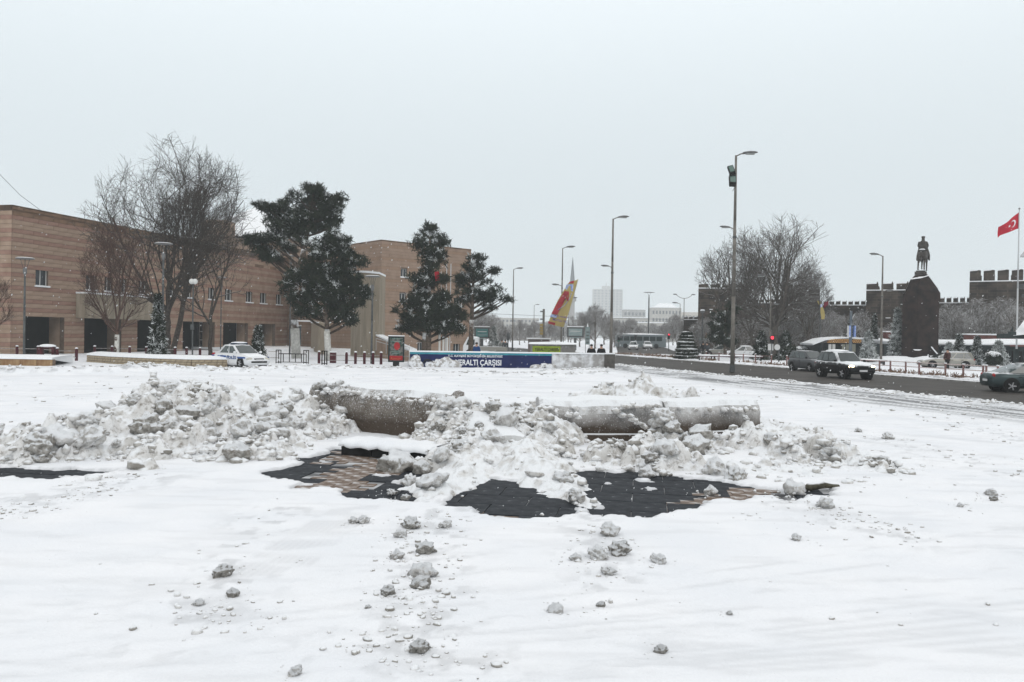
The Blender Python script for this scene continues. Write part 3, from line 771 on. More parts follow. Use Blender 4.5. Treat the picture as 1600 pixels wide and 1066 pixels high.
for (ua, va, da, ub_, vb, db, n_) in ((482, 608, 19.5, 690, 632, 17.6, 60), (850, 640, 18.1, 1030, 636, 18.0, 70), (1045, 640, 18.5, 1185, 640, 19.2, 34), (960, 640, 17.9, 1010, 668, 17.7, 26), (845, 642, 17.9, 905, 650, 17.6, 22)):
    for k_ in range(n_):
        t_ = random.random(); u_ = ua + (ub_ - ua) * t_; v_ = va + (vb - va) * t_ + random.gauss(0, 2.0); d_ = da + (db - da) * t_ + random.uniform(.0, .5); p_ = atd(u_, d_, v_)
        dr_.append((p_.x, p_.y, zat(u_, v_, d_), random.uniform(.025, .09)))
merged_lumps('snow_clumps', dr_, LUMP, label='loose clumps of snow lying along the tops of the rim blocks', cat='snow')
# lower basin kerb painted black for the shadow under its snow ledge
q = MB()
a = G(521, 713); b_ = G(668, 726)
dv = (b_ - a).normalized(); nv = Vector((-dv.y, dv.x, 0))
for t0, t1 in ((0, .33), (.34, .66), (.67, 1.0)):
    p0 = a.lerp(b_, t0) + nv * 0.25; p1 = a.lerp(b_, t1) + nv * 0.25
    q.quadbox(p0, p1, 0.0, 0.16, nv, 0.5)
q.build('basin_kerb', mat('shadow_black_stone', (0.012, 0.012, 0.012), (0.03, 0.03, 0.03), 5, 0.5), label='low black wet kerb peeping out under snow before the brown rim block', cat='kerb')
q = MB(); 
vs = []; fs = []; n = 24
for i in range(n + 1):
    t = i / n; c = a.lerp(b_, t); w = 0.03 * math.sin(i * 2.1) + 0.03 * math.sin(i * 0.9)
    for (dd, z) in ((0.16 + w, 0.16), (0.14 + w, 0.20), (0.3, 0.27), (0.8, 0.30), (1.3, 0.22), (1.5, -0.02)):
        pp = c + nv * dd; vs.append((pp.x, pp.y, z + 0.02 * math.sin(i * 1.3 + dd * 4)))
for i in range(n):
    for j in range(5): fs.append((i * 6 + j, (i + 1) * 6 + j, (i + 1) * 6 + j + 1, i * 6 + j + 1))
q.add(vs, fs); q.build('kerb_snow', SNOW, smooth=True, label='smooth white snow shelf between the black kerb and brown rim block', cat='snow')
# a plank and a stick of ice at the right foot of the pile
a = G(1262, 768); b_ = G(1310, 764)
q = MB(); q.path([a + Vector((0, 0, .06)), a.lerp(b_, .5) + Vector((0, 0, .08)), b_ + Vector((0, 0, .04))], [.06, .055, .03], 7)
q.build('wood_pole', mat('wet_wood', (0.05, 0.045, 0.03), (0.12, 0.11, 0.08), 8, 0.7, snow=(0.9, 1.2, .6)), smooth=True, label='short snow-dusted pole lying at the right foot of the snow bank', cat='pole')
# ------------------------------------------------------------------ buildings
TANS = mat('tan_stone', (0.29, 0.205, 0.148), (0.37, 0.268, 0.20), 1.2, 0.85, bump=0.15, bscale=12)
PINKS = mat('pink_stone', (0.24, 0.14, 0.105), (0.315, 0.195, 0.15), 1.2, 0.85, bump=0.15, bscale=12)
STAIN = mat('stained_stone', (0.07, 0.045, 0.03), (0.22, 0.135, 0.085), 0.9, 0.85, stretch=(1, 1, 0.25), bump=0.15)
OFF1 = mat('office_tan_stone', (0.28, 0.197, 0.145), (0.335, 0.24, 0.18), 1.2, 0.85)
OFF2 = mat('office_brown_stone', (0.27, 0.178, 0.123), (0.32, 0.215, 0.152), 1.2, 0.85)
JOINT = mat('joint_mortar', (0.13, 0.095, 0.07), (0.17, 0.125, 0.095), 3, 0.9)
CONC = mat('buff_concrete', (0.24, 0.205, 0.155), (0.34, 0.29, 0.225), 0.8, 0.85, stretch=(3, 3, 0.4), bump=0.1)
DARKIN = mat('interior_shade', (0.006, 0.005, 0.005), (0.012, 0.010, 0.009), 1, 0.9)  # near-black paint standing in for the shade of unlit interiors
GLASS = mat('dark_glass', (0.025, 0.032, 0.038), None, 1, 0.12, spec=0.6)
FRAMEW = mat('pale_window_frame', (0.55, 0.55, 0.54), None, 1, 0.5)
ROOFS = CAP

def plane_uz(P0, u, n, px, pz):
    """pixel -> (u, z) on the vertical plane through P0 along u"""
    r = ray(px, pz)
    o = Vector((0, 0, H)); t = ((P0 - o).dot(n)) / r.dot(n)
    p = o + r * t
    return (p - P0).dot(u), p.z
def holes_px(P0, u, n, lst):
    out = []
    for (xa, xb, ya, yb) in lst:
        xm = (xa + xb) / 2
        u0 = plane_uz(P0, u, n, xa, (ya + yb) / 2)[0]; u1 = plane_uz(P0, u, n, xb, (ya + yb) / 2)[0]
        z1 = plane_uz(P0, u, n, xm, ya)[1]; z0 = plane_uz(P0, u, n, xm, yb)[1]
        out.append((u0, u1, max(z0, 0.0) if z0 > 1.0 else 0.0, z1))
    return out
def facade(bld, P0, u, n, L, Hh, holes, course=0.36, blen=2.2, nparts=300, wallt=0.45, stain=True, pattern=(0, 0, 1, 0, 1, 0, 0, 1), mats=None):
    """backing wall with real openings, faced with courses of separate stone blocks. n points outward."""
    us = sorted(set([0, L] + [h[0] for h in holes if 0 < h[0] < L] + [h[1] for h in holes if 0 < h[1] < L]))
    zs = sorted(set([0, Hh] + [h[2] for h in holes if 0 < h[2] < Hh] + [h[3] for h in holes if 0 < h[3] < Hh]))
    q = MB()
    for i in range(len(us) - 1):
        for j in range(len(zs) - 1):
            um = (us[i] + us[i + 1]) / 2; zm = (zs[j] + zs[j + 1]) / 2
            if any(h[0] < um < h[1] and h[2] < zm < h[3] for h in holes): continue
            a = P0 + u * us[i]; b_ = P0 + u * us[i + 1]
            q.quadbox(a, b_, zs[j], zs[j + 1], -n, wallt)
    q.build('wall', JOINT, bld)
    blocks = []
    nc = int(round(Hh / course)); ch = Hh / nc
    for k in range(nc):
        z0, z1 = k * ch, (k + 1) * ch
        off = (0.5 * blen) if k % 2 else 0
        cuts = [0]; x = off if off else blen
        while x < L: cuts.append(x); x += blen * random.choice((1, 1, 0.75))
        cuts.append(L)
        hs = [h for h in holes if h[2] < (z0 + z1) / 2 < h[3]]
        ed = sorted(cuts + [e_ for h in hs for e_ in (h[0], h[1]) if 0 < e_ < L])
        top = k >= nc - 1
        m = 2 if (top or (k >= nc - 2 and random.random() < .4)) and stain else pattern[k % len(pattern)]
        for i in range(len(ed) - 1):
            a, b_ = ed[i], ed[i + 1]
            if b_ - a < 0.05 or any(h[0] < (a + b_) / 2 < h[1] for h in hs): continue
            mm = m
            if stain and m != 2 and k >= nc - 5 and random.random() < 0.05: mm = 2
            blocks.append((a, b_, z0, z1, mm))
    blocks.sort(key=lambda t: (P0 + u * t[0]).y)
    ml = mats or [TANS, PINKS, STAIN]
    rest = [MB(), MB(), MB()]
    ang = math.atan2(u.y, u.x); cache = {}
    for i, (a, b_, z0, z1, m) in enumerate(blocks):
        w = b_ - a - 0.02; h = z1 - z0 - 0.022; t = 0.035 + random.uniform(0, 0.012)
        c = P0 + u * ((a + b_) / 2) + n * (t / 2 + 0.001) + Vector((0, 0, (z0 + z1) / 2))
        if i < nparts:
            key = (round(w, 1), m)
            if key not in cache:
                s = MB(); s.box((0, 0, 0), (1, 1, 1)); cache[key] = s.mesh('stone_block', ml[m])
            o = link('stone_block', cache[key], bld, c, ang); o.scale = (w, t, h)
        else:
            rest[m].box(c, (w, t, h), ang)
    for i, nm in enumerate(('tan_stone_blocks', 'pink_stone_blocks', 'stained_stone_blocks')):
        if rest[i].v: rest[i].build(nm, ml[i], bld, kind='stuff')
def window(bld, P0, u, n, h, mull=1, sillm=CAP, depth=0.22):
    u0, u1, z0, z1 = h
    a = P0 + u * u0 - n * depth; b_ = P0 + u * u1 - n * depth
    f = MB(); t = 0.07
    f.quadbox(a, b_, z0, z0 + t, n, 0.06); f.quadbox(a, b_, z1 - t, z1, n, 0.06)
    for k in range(mull + 2):
        x = u0 + (u1 - u0 - t) * k / (mull + 1)
        f.quadbox(P0 + u * x - n * depth, P0 + u * (x + t) - n * depth, z0 + t, z1 - t, n, 0.058)
    wo = f.build('window', FRAMEW, bld)
    g = MB(); g.quadbox(a - n * 0.03, b_ - n * 0.03, z0, z1, n, 0.03); g.build('pane', GLASS, wo)
    s = MB(); s.quadbox(P0 + u * (u0 - 0.1) - n * (depth - 0.07), P0 + u * (u1 + 0.1) - n * (depth - 0.07), z0 - 0.10, z0 + 0.04, n, depth + 0.1); s.build('sill', sillm, wo)

def lin(P0, P1):
    u = (P1 - P0); L = u.length; u = u / L; n = Vector((u.y, -u.x, 0))
    if n.dot(P0) > 0: n = -n
    return u, n, L

# --- long striped building at left
D0 = 67.6
P0 = atd(18, D0, 440); P1 = atd(451, 113.5, 480)
u, n, L = lin(P0, P1)
HB = zat(20, 322, D0)
bld = thing('museum_building', 'long two storey building of tan and pink striped stone at left', 'building', (0, 0, 0))
ports = [(36, 100, 488, 560), (131, 189, 491, 560), (214, 262, 495, 560), (285, 335, 501, 556), (348, 387, 504, 552), (404, 430, 506.5, 548)]
wins = [(55, 75, 422, 447), (134, 151, 433, 452), (163, 176, 436, 455), (186, 197, 439, 457), (216, 229, 443, 459), (262, 272, 447, 463), (288, 299, 450, 466), (325, 335, 453, 469), (351, 362, 454, 471), (384, 394, 457, 474), (406, 416, 459, 475), (431, 440, 461, 477)]
hp = holes_px(P0, u, n, ports); hw = holes_px(P0, u, n, wins)
for h in hp: pass
hp = [(a, b_, 0.0, 3.35) for (a, b_, c_, d_) in hp]
hw = [(a, b_, 6.0 - 0.12, 6.0 + 1.35) for (a, b_, c_, d_) in hw]
facade(bld, P0, u, n, L, HB, hp + hw)
for h in hw: window(bld, P0, u, n, h)
# portico inside: floor, back wall, ceiling, glazing
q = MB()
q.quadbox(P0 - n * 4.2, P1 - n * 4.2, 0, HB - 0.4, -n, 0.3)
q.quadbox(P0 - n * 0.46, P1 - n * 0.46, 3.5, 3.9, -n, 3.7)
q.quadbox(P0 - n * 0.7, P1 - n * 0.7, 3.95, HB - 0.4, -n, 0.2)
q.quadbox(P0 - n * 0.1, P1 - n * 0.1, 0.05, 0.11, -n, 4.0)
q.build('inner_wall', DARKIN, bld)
for h in hp:
    wd = h[1] - h[0]
    x0 = h[0]; x1 = h[0] + min(wd * 0.62, 3.2)
    f = MB(); t = 0.08
    for k in range(4): f.quadbox(P0 + u * (x0 + (x1 - x0 - t) * k / 3) - n * 3.2, P0 + u * (x0 + (x1 - x0 - t) * k / 3 + t) - n * 3.2, 0.1, 3.3, n, 0.07)
    for z in (0.08, 1.1, 2.1, 3.2): f.quadbox(P0 + u * x0 - n * 3.2, P0 + u * x1 - n * 3.2, z, z + t, n, 0.065)
    g = f.build('glazing', FRAMEW if h[0] > 14 else DARKIN, bld)
    gq = MB(); gq.quadbox(P0 + u * x0 - n * 3.24, P0 + u * x1 - n * 3.24, 0.1, 3.3, n, 0.03); gq.build('pane', GLASS, g)
    dv = MB(); dv.quadbox(P0 + u * (h[1]) - n * 0.46, P0 + u * (h[1] + 0.5) - n * 0.46, 0.0, 3.5, -n, 1.1); dv.build('portico_pier', TANS, bld)
# roof, parapet, other walls
W_ = 26.0
q = MB(); q.quadbox(P0 - n * 0.46, P1 - n * 0.46, HB - 0.5, HB - 0.25, -n, W_ - 1); q.build('roof', CAP, bld)
q = MB(); q.quadbox(P0 + n * 0.06, P1 + n * 0.06, HB + 0.002, HB + 0.10, -n, 0.5); q.quadbox(P0 + n * 0.05, P1 + n * 0.05, HB - 0.30, HB - 0.24, n, 0.02); q.build('coping', STAIN, bld)
P3 = P0 - n * W_
u2, n2, L2 = lin(P0, P3)
facade(bld, P0, u2, n2, L2, HB, [], nparts=0, stain=True)
q = MB(); q.quadbox(P0 + n2 * 0.06, P3 + n2 * 0.06, HB + 0.002, HB + 0.10, -n2, 0.5); q.build('coping', STAIN, bld)
q = MB(); q.quadbox(P3, P3 + u * L, 0, HB, n, 0.3); q.quadbox(P1 - n * 0.5, P1 - n * (W_ - 0.3), 0, HB, u, -0.3); q.build('rear_wall', TANS, bld)
# concrete balcony box
ba = plane_uz(P0, u, n, 118, 475)[0]; bb_ = plane_uz(P0, u, n, 228, 475)[0]
q = MB(); q.quadbox(P0 + u * ba + n * 0.05, P0 + u * bb_ + n * 0.05, 3.25, 5.45, n, 1.1); bal = q.build('balcony', CONC, bld)
q = MB(); q.quadbox(P0 + u * (ba - .05) + n * 0.04, P0 + u * (bb_ + .05) + n * 0.04, 5.455, 5.60, n, 1.16); q.build('snow_cap', CAP, bal)
# snowy pyramid roof and brick block rising behind
q = MB(); c = atd(402, 150, 350); za = zat(402, 322, 150); zb = zat(402, 378, 150)
w = 9.0
q.add([(c.x - w, c.y - w, zb), (c.x + w, c.y - w, zb), (c.x + w, c.y + w, zb), (c.x - w, c.y + w, zb), (c.x, c.y, za)], [(0, 1, 4), (1, 2, 4), (2, 3, 4), (3, 0, 4), (0, 3, 2, 1)])
pt = thing('pavilion_hall', 'hall with a white snow covered pyramid roof rising behind the striped building', 'building')
q.build('roof', CAP, pt)
q = MB(); q.box((c.x, c.y, zb / 2 - 0.2), (2 * w - 1, 2 * w - 1, zb - 0.4)); q.build('wall', TANS, pt)
q = MB(); c2 = atd(341, 135, 360); z2 = zat(341, 346, 135); q.box((c2.x, c2.y, z2 / 2), (4.2, 4, z2)); tw = q.build('roof_tower', TANS, None, label='small square stone tower behind the bare trees above the long roof', cat='tower')
# wire from upper left
q = MB(); a = atd(-8, 60, 265); a.z = zat(-8, 265, 60); b_ = P0 + u * 3.2 + Vector((0, 0, HB)); q.path([a, (a + b_) / 2 + Vector((0, 0, -0.25)), b_], 0.02, 4)
q.build('cable', mat('black_cable', (0.03, 0.03, 0.03), None, 1, .6), label='thin cable slanting down to the roof corner at far left', cat='cable')

# --- second building
D1 = 95.0
Q0 = atd(595, D1, 450); HQ = zat(595, 376.5, D1)
Dr = (HQ - H) * F / (hor(735) - 391.5)
Q1 = atd(735, Dr, 450)
Dl = (HQ - H) * F / (hor(557) - 382.0)
Ql = atd(557, Dl, 450); 
bl2 = thing('office_building', 'three storey tan stone block standing right of the big pines', 'building')
u3, n3, L3 = lin(Q0, Q1)
w2 = [(626, 636, 420, 433), (624, 634, 458, 471), (711, 721, 428, 440), (709, 719, 464, 476), (652, 661, 535, 547), (708, 718, 536, 548), (612, 620, 533, 546)]
hh = holes_px(Q0, u3, n3, w2)
facade(bl2, Q0, u3, n3, L3, HQ, hh, nparts=0, course=0.36, stain=False, pattern=(0, 0, 1, 0, 0, 0, 1), mats=[OFF1, OFF2, STAIN])
for h in hh: window(bl2, Q0, u3, n3, h)
Ql2 = Q0 + (Ql - Q0).normalized() * 26
u4, n4, L4 = lin(Q0, Ql2)
hh = holes_px(Q0, u4, n4, [(573, 580, 418, 428), (573, 580, 460, 470)])
facade(bl2, Q0, u4, n4, L4, HQ, hh, nparts=0, course=0.36, stain=False, pattern=(0, 0, 1, 0, 0, 0, 1), mats=[OFF1, OFF2, STAIN])
for h in hh: window(bl2, Q0, u4, n4, h)
q = MB(); Qb = Ql2 + (Q1 - Q0)
q.add([tuple(Q0 + Vector((0, 0, HQ - .2))), tuple(Q1 + Vector((0, 0, HQ - .2))), tuple(Qb + Vector((0, 0, HQ - .2))), tuple(Ql2 + Vector((0, 0, HQ - .2)))], [(0, 1, 2, 3)])
q.build('roof', CAP, bl2)
q = MB(); q.quadbox(Q1, Qb, 0, HQ, -u3, 0.4); q.quadbox(Ql2, Qb, 0, HQ, -u4, 0.4); q.build('rear_wall', TANS, bl2)
q = MB(); q.quadbox(Q0 + n3 * 0.07, Q1 + n3 * 0.07, HQ + .002, HQ + 0.14, -n3, 0.5); q.quadbox(Q0 + n4 * 0.07, Ql2 + n4 * 0.07, HQ + .003, HQ + 0.142, -n4, 0.5); q.build('coping', STAIN, bl2)
# dark interior core so the windows do not look through
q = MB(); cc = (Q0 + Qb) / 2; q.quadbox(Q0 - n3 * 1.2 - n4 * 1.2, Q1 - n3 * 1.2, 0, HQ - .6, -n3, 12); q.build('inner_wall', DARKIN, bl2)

# --- entrance between them: recess, glass door, concrete wings, round pillar
ent = thing('entrance_hall', 'recessed glass entrance between the striped building and the office block', 'entrance')
d = 112
a = atd(452, d); b_ = atd(560, d + 4)
q = MB(); q.quadbox(a, b_, 0, HB - 1.5, (0, 1), 0.5); q.build('wall', TANS, ent)
q = MB(); q.quadbox(atd(462, 110), atd(486, 110), 0.5, 3.0, (0, 1), 0.2); dr = q.build('glass_door', GLASS, ent)
q = MB(); 
for px in (462, 473.5, 485): q.quadbox(atd(px, 109.9), atd(px + 0.8, 109.9), 0.4, 3.05, (0, 1), 0.08)
q.quadbox(atd(462, 109.9), atd(486, 109.9), 3.05, 3.2, (0, 1), 0.09); q.build('door_frame', FRAMEW, dr)
q = MB(); q.quadbox(atd(466, 104), atd(487, 104), 3.6, 3.75, (0, 1), 5.5); q.build('canopy', CAP, ent)
# steps/raised snowy floor
q = MB(); q.quadbox(atd(300, 96), atd(560, 96), -0.3, 0.35, (0, 1), 18); q.build('snowy_floor', CAP, ent)
def wing(px0, d0, px1, d1, ztop0, ztop1, name, label, m=CONC, cap=True, thick=0.6):
    a = atd(px0, d0); b_ = atd(px1, d1)
    uu, nn, LL = lin(a, b_)
    q = MB()
    vs = []
    for p, zt in ((a, ztop0), (b_, ztop1)):
        vs += [p + Vector((0, 0, -.2)), p + Vector((0, 0, zt)), p - nn * thick + Vector((0, 0, -.2)), p - nn * thick + Vector((0, 0, zt))]
    q.add(vs, [(0, 4, 5, 1), (2, 3, 7, 6), (1, 5, 7, 3), (0, 2, 6, 4), (0, 1, 3, 2), (4, 6, 7, 5)])
    t = thing(name, label, 'wall'); q.build('panel', m, t)
    if cap:
        q = MB(); vs = []
        for p, zt in ((a, ztop0), (b_, ztop1)):
            vs += [p + nn * .05 + Vector((0, 0, zt + .002)), p + nn * .05 + Vector((0, 0, zt + .14)), p - nn * (thick + .05) + Vector((0, 0, zt + .002)), p - nn * (thick + .05) + Vector((0, 0, zt + .14))]
        q.add(vs, [(0, 4, 5, 1), (2, 3, 7, 6), (1, 5, 7, 3), (0, 2, 6, 4), (0, 1, 3, 2), (4, 6, 7, 5)])
        q.build('snow_cap', CAP, t)
wing(486, 100, 507, 84, zat(486, 505, 100), zat(507, 505, 84), 'concrete_wall', 'plain buff concrete wall beside the glass entrance')
wing(507, 84, 514, 90, zat(507, 505, 84), 4.0, 'concrete_wall', 'short return of the buff wall behind the pine trunk', cap=False)
q = MB(); q.quadbox(atd(532, 108), atd(547, 108), 0.3, 3.4, (0, 1), 0.2); q.build('dark_doorway', DARKIN, ent)  # black slab standing in for a shaded opening
# tall curved concrete stair tower
t = thing('stair_tower', 'tall curved buff concrete stair tower with a slanting snowy top', 'tower')
c0 = atd(548, 80); c1 = atd(592, 76); zt = zat(560, 425, 80)
q = MB(); vs = []; N_ = 14
for k in range(N_ + 1):
    s = k / N_; p = c0.lerp(c1, s) + Vector((0, -1.3 * math.sin(math.pi * s), 0)); z = zat(550 + 40 * s, 426 + 6 * s, 79)
    vs += [tuple(p), (p.x, p.y, z), (p.x, p.y + 3.5, z), (p.x, p.y + 3.5, 0)]
fs = []
for k in range(N_):
    for j in range(4): fs.append((k * 4 + j, (k + 1) * 4 + j, (k + 1) * 4 + (j + 1) % 4, k * 4 + (j + 1) % 4))
fs += [(3, 2, 1, 0), (N_ * 4, N_ * 4 + 1, N_ * 4 + 2, N_ * 4 + 3)]
q.add(vs, fs); q.build('shell', CONC, t)
q = MB(); vs = []
for k in range(N_ + 1):
    s = k / N_; p = c0.lerp(c1, s) + Vector((0, -1.3 * math.sin(math.pi * s) - .12, 0)); z = zat(550 + 40 * s, 426 + 6 * s, 79) + .004
    vs += [(p.x, p.y, z), (p.x, p.y, z + .18), (p.x, p.y + 3.8, z + .18), (p.x, p.y + 3.8, z)]
q.add(vs, fs); q.build('snow_cap', CAP, t)
# ramp walls running down to the right of the tower
wing(588, 76, 640, 68, 2.35 - (531 - 519.7) / F * 76 + .35, 0.9, 'ramp_wall', 'brown sloping ramp wall with snow on top behind the advert panel', m=TANS)
rl = thing('ramp_handrail', 'white double handrail sloping down along the ramp wall', 'handrail')
q = MB()
for dz in (0.05, 0.3):
    a = atd(588, 75.5); a.z = zat(588, 534, 75.5) + dz; b_ = atd(640, 67.5); b_.z = zat(640, 549, 67.5) + dz; q.tube(a, b_, 0.03)
q.build('rail', FRAMEW, rl)
for s in (0, .33, .66, 1):
    q = MB()
    p = atd(588, 75.5).lerp(atd(640, 67.5), s); z = zat(588 + 52 * s, 534 + 15 * s, 75.5 - 8 * s); q.tube((p.x, p.y, z - .8), (p.x, p.y, z + .3), 0.03); q.build('post', FRAMEW, rl)
pass

# ------------------------------------------------------------------ castle
def _courses(nt, col, mp):
    br = nt.nodes.new('ShaderNodeTexBrick'); br.inputs['Scale'].default_value = 1.0
    br.inputs['Brick Width'].default_value = 0.85; br.inputs['Row Height'].default_value = 0.38; br.inputs['Mortar Size'].default_value = 0.025
    ge = nt.nodes.new('ShaderNodeNewGeometry'); sp = nt.nodes.new('ShaderNodeSeparateXYZ'); cb = nt.nodes.new('ShaderNodeCombineXYZ')
    nt.links.new(ge.outputs['Position'], sp.inputs[0]); ad = nt.nodes.new('ShaderNodeMath'); ad.operation = 'ADD'
    nt.links.new(sp.outputs['X'], ad.inputs[0]); nt.links.new(sp.outputs['Y'], ad.inputs[1]); nt.links.new(ad.outputs[0], cb.inputs[0]); nt.links.new(sp.outputs['Z'], cb.inputs[1])
    nt.links.new(cb.outputs[0], br.inputs['Vector'])
    br.inputs['Color1'].default_value = (0.7, 0.7, 0.7, 1); br.inputs['Color2'].default_value = (1.45, 1.35, 1.25, 1); br.inputs['Mortar'].default_value = (1.8, 1.75, 1.7, 1)
    mx = nt.nodes.new('ShaderNodeMix'); mx.data_type = 'RGBA'; mx.blend_type = 'MULTIPLY'; mx.inputs['Factor'].default_value = 1
    nt.links.new(col, mx.inputs[6]); nt.links.new(br.outputs['Color'], mx.inputs[7]); return mx.outputs[2]
CASTLE = mat('dark_basalt', (0.024, 0.019, 0.016), (0.066, 0.054, 0.045), 0.8, 0.9, bump=0.3, bscale=6, detail=8, extra=_courses)
cas_n = 0
def castle_piece(name, label, px0, px1, ytop, d0, d1, thick, merlons, mh=1.3, points=False, cat='tower'):
    """a length of wall or a tower front seen from px0 to px1, top of the wall body at ytop"""
    g0 = math.cos(math.atan((px0 - 800) / F)); g1 = math.cos(math.atan((px1 - 800) / F)); rg_ = (d0 / g0 + d1 / g1) / 2
    d0, d1 = rg_ * g0, rg_ * g1
    a = atd(px0, d0); b_ = atd(px1, d1); uu, nn, LL = lin(a, b_)
    z = zat((px0 + px1) / 2, ytop, (d0 + d1) / 2)
    t = thing(name, label, cat)
    q = MB(); q.quadbox(a, b_, -0.3, z, -nn, thick); q.build('wall', CASTLE, t)
    q = MB(); q.quadbox(a + nn * .05, b_ + nn * .05, z + .004, z + .14, -nn, 1.2); q.build('snow_cap', CAP, t)
    q = MB()
    for i_ in range(int(LL * .45)):
        x_ = random.uniform(.3, LL - 1.2); p0_ = a + uu * x_; p1_ = a + uu * (x_ + random.uniform(.2, .8)); z_ = random.uniform(z * .35, z * .97)
        q.quadbox(p0_ + nn * .01, p1_ + nn * .01, z_, z_ + random.uniform(.05, .12), nn, random.uniform(.05, .12))
    q.build('snow_ledges', CAP, t, kind='stuff')
    w = LL / merlons
    for k in range(merlons):
        for side in ((0, 1) if cat == 'tower' else (0,)):
            if side == 1 and LL / merlons * (k + 1) > LL + 1: continue
            p0 = a + uu * (w * k + 0.02) - nn * (0 if side == 0 else thick - .8); p1 = a + uu * (w * (k + 0.76)) - nn * (0 if side == 0 else thick - .8)
            hv = mh * random.uniform(.92, 1.05)
            q = MB()
            M_ = Matrix.Translation(p0) @ Matrix.Rotation(math.atan2(uu.y, uu.x), 4, 'Z')
            ww = w * (0.80 if cat == 'tower' else .72)
            prof = [(0, z + .004), (ww, z + .004), (ww, z + hv), (ww * .8, z + hv + .05), (ww * .62, z + hv * .98), (0, z + hv * .93)]
            if points: prof = [(0, z + .004), (ww, z + .004), (ww, z + hv), (ww * .93, z + hv + .35 * mh), (ww * .82, z + hv), (0, z + hv * .95)]
            q.prism([(p[0], p[1] - 0) for p in prof], M_, 0.7 if nn.dot(Vector((0, -1, 0))) > 0 else 0.7)
            mo = q.build('merlon', CASTLE, t)
            q = MB(); zz = z + hv * .98
            q.prism([(0.02, z + hv * .93 + .01), (ww * .62, z + hv * .98 + .01), (ww * .62, z + hv * .98 + .12), (0.02, z + hv * .93 + .14)], M_, 0.66)
            q.build('snow_cap', CAP, mo)
    return t, z, a, b_, uu, nn
castle_piece('castle_tower', 'big dark basalt castle tower behind the red flag pole', 1513, 1601, 440, 113, 112, 9, 4, 1.5)
castle_piece('castle_tower', 'dark castle tower just left of the rider monument', 1352, 1447, 454, 118, 117, 12, 4, 1.0, points=True)
castle_piece('castle_tower', 'castle tower half hidden behind the tallest bare tree', 1226, 1280, 452, 122, 124, 9, 4, 0.7)
castle_piece('castle_tower', 'leftmost castle tower behind the bare trees near the billboard', 1090, 1167, 451, 128, 130, 12, 4, 0.7)
castle_piece('castle_wall', 'castle wall with pointed battlements between two towers left of the monument', 1276, 1354, 477.5, 128, 127, 3, 8, 0.62, points=True, cat='wall')
castle_piece('castle_wall', 'castle wall with pointed battlements right of the monument', 1436, 1520, 474, 124, 123, 3, 8, 0.75, points=True, cat='wall')
castle_piece('castle_wall', 'castle wall between the two towers behind the large bare trees', 1160, 1230, 474, 131, 129, 3, 8, 0.6, points=True, cat='wall')
castle_piece('castle_wall', 'low castle wall end left of the leftmost tower', 1068, 1092, 500, 150, 132, 3, 3, 0.5, cat='wall')

# ------------------------------------------------------------------ far town
HZW = [mat('far_wall_%d' % k, c, tuple(v * 1.15 for v in c), 0.3, 0.9) for k, c in enumerate(((0.36, 0.34, 0.31), (0.28, 0.27, 0.26), (0.42, 0.38, 0.33), (0.22, 0.2, 0.19)))]
for m in HZW: m.name = 'far_wall'
WINM = mat('far_window', (0.06, 0.07, 0.08), None, 1, .4)
def town(px0, px1, ytop, d, label, mi=0, fl=4, cols=8, snow=True, name='apartment_building', depth=12, base=-0.3):
    d = d * 1.75; a = atd(px0, d); b_ = atd(px1, d); z = zat((px0 + px1) / 2, ytop, d); W = b_.x - a.x
    t = thing(name, label, 'building')
    q = MB(); q.quadbox(a, b_, base, z, (0, 1), depth); q.build('wall', HZW[mi], t)
    if snow:
        q = MB(); q.quadbox(a + Vector((-.3, -.3, 0)), b_ + Vector((.3, -.3, 0)), z + .01, z + .45, (0, 1), depth + .6); q.build('snow_cap', CAP, t)
    q = MB(); fh = z / (fl + 0.3)
    if cols:
        for j in range(fl):
            for i in range(cols):
                x0 = W * (i + .25) / cols; x1 = W * (i + .75) / cols; z0 = fh * (j + .45); 
                q.quadbox(a + Vector((x0, -.02, 0)), a + Vector((x1, -.02, 0)), z0, z0 + fh * .45, (0, -1), 0.05)
        q.build('windows', WINM, t, kind='stuff')
    return t, a, z, W
t, a, z, W = town(926, 972, 452, 900, 'pale slab tower block fading into the snowfall on the horizon', 0, 18, 8, False, 'tower_block', 20)
q = MB(); q.box((a.x + W * .45, 1585, z + 3), (W * .28, 8, 7)); q.tube((a.x + W * .45, 1585, z + 6), (a.x + W * .45, 1585, z + 14), 0.8, 0.3); q.build('rooftop_plant', HZW[0], t)
town(974, 1008, 484, 420, 'flat roofed grey building left of the tall round lamp', 1, 4, 6)
town(960, 1012, 497, 300, 'low long grey building under the flat roofed one', 0, 3, 10)
town(1018, 1064, 481, 360, 'pale civic building with a snowy dome shaped roof', 0, 4, 9)
town(1064, 1092, 488, 420, 'small pale building beside the leftmost castle tower', 2, 3, 5)
town(1000, 1062, 505, 260, 'greyish low block behind the traffic lights', 0, 2, 12)
town(838, 884, 504, 240, 'low grey block behind the tilted banner', 1, 2, 8)
town(760, 842, 497, 330, 'long pale building right of the last pine, faint in the snow', 0, 4, 14)
town(784, 846, 520, 210, 'low dark shop row with a white roof line right of the last pine', 3, 1, 10)
town(882, 930, 500, 380, 'grey building behind the bare tree beside the banner', 1, 3, 8)
town(735, 790, 505, 420, 'faint pale housing block right behind the pine trunk', 0, 4, 9)
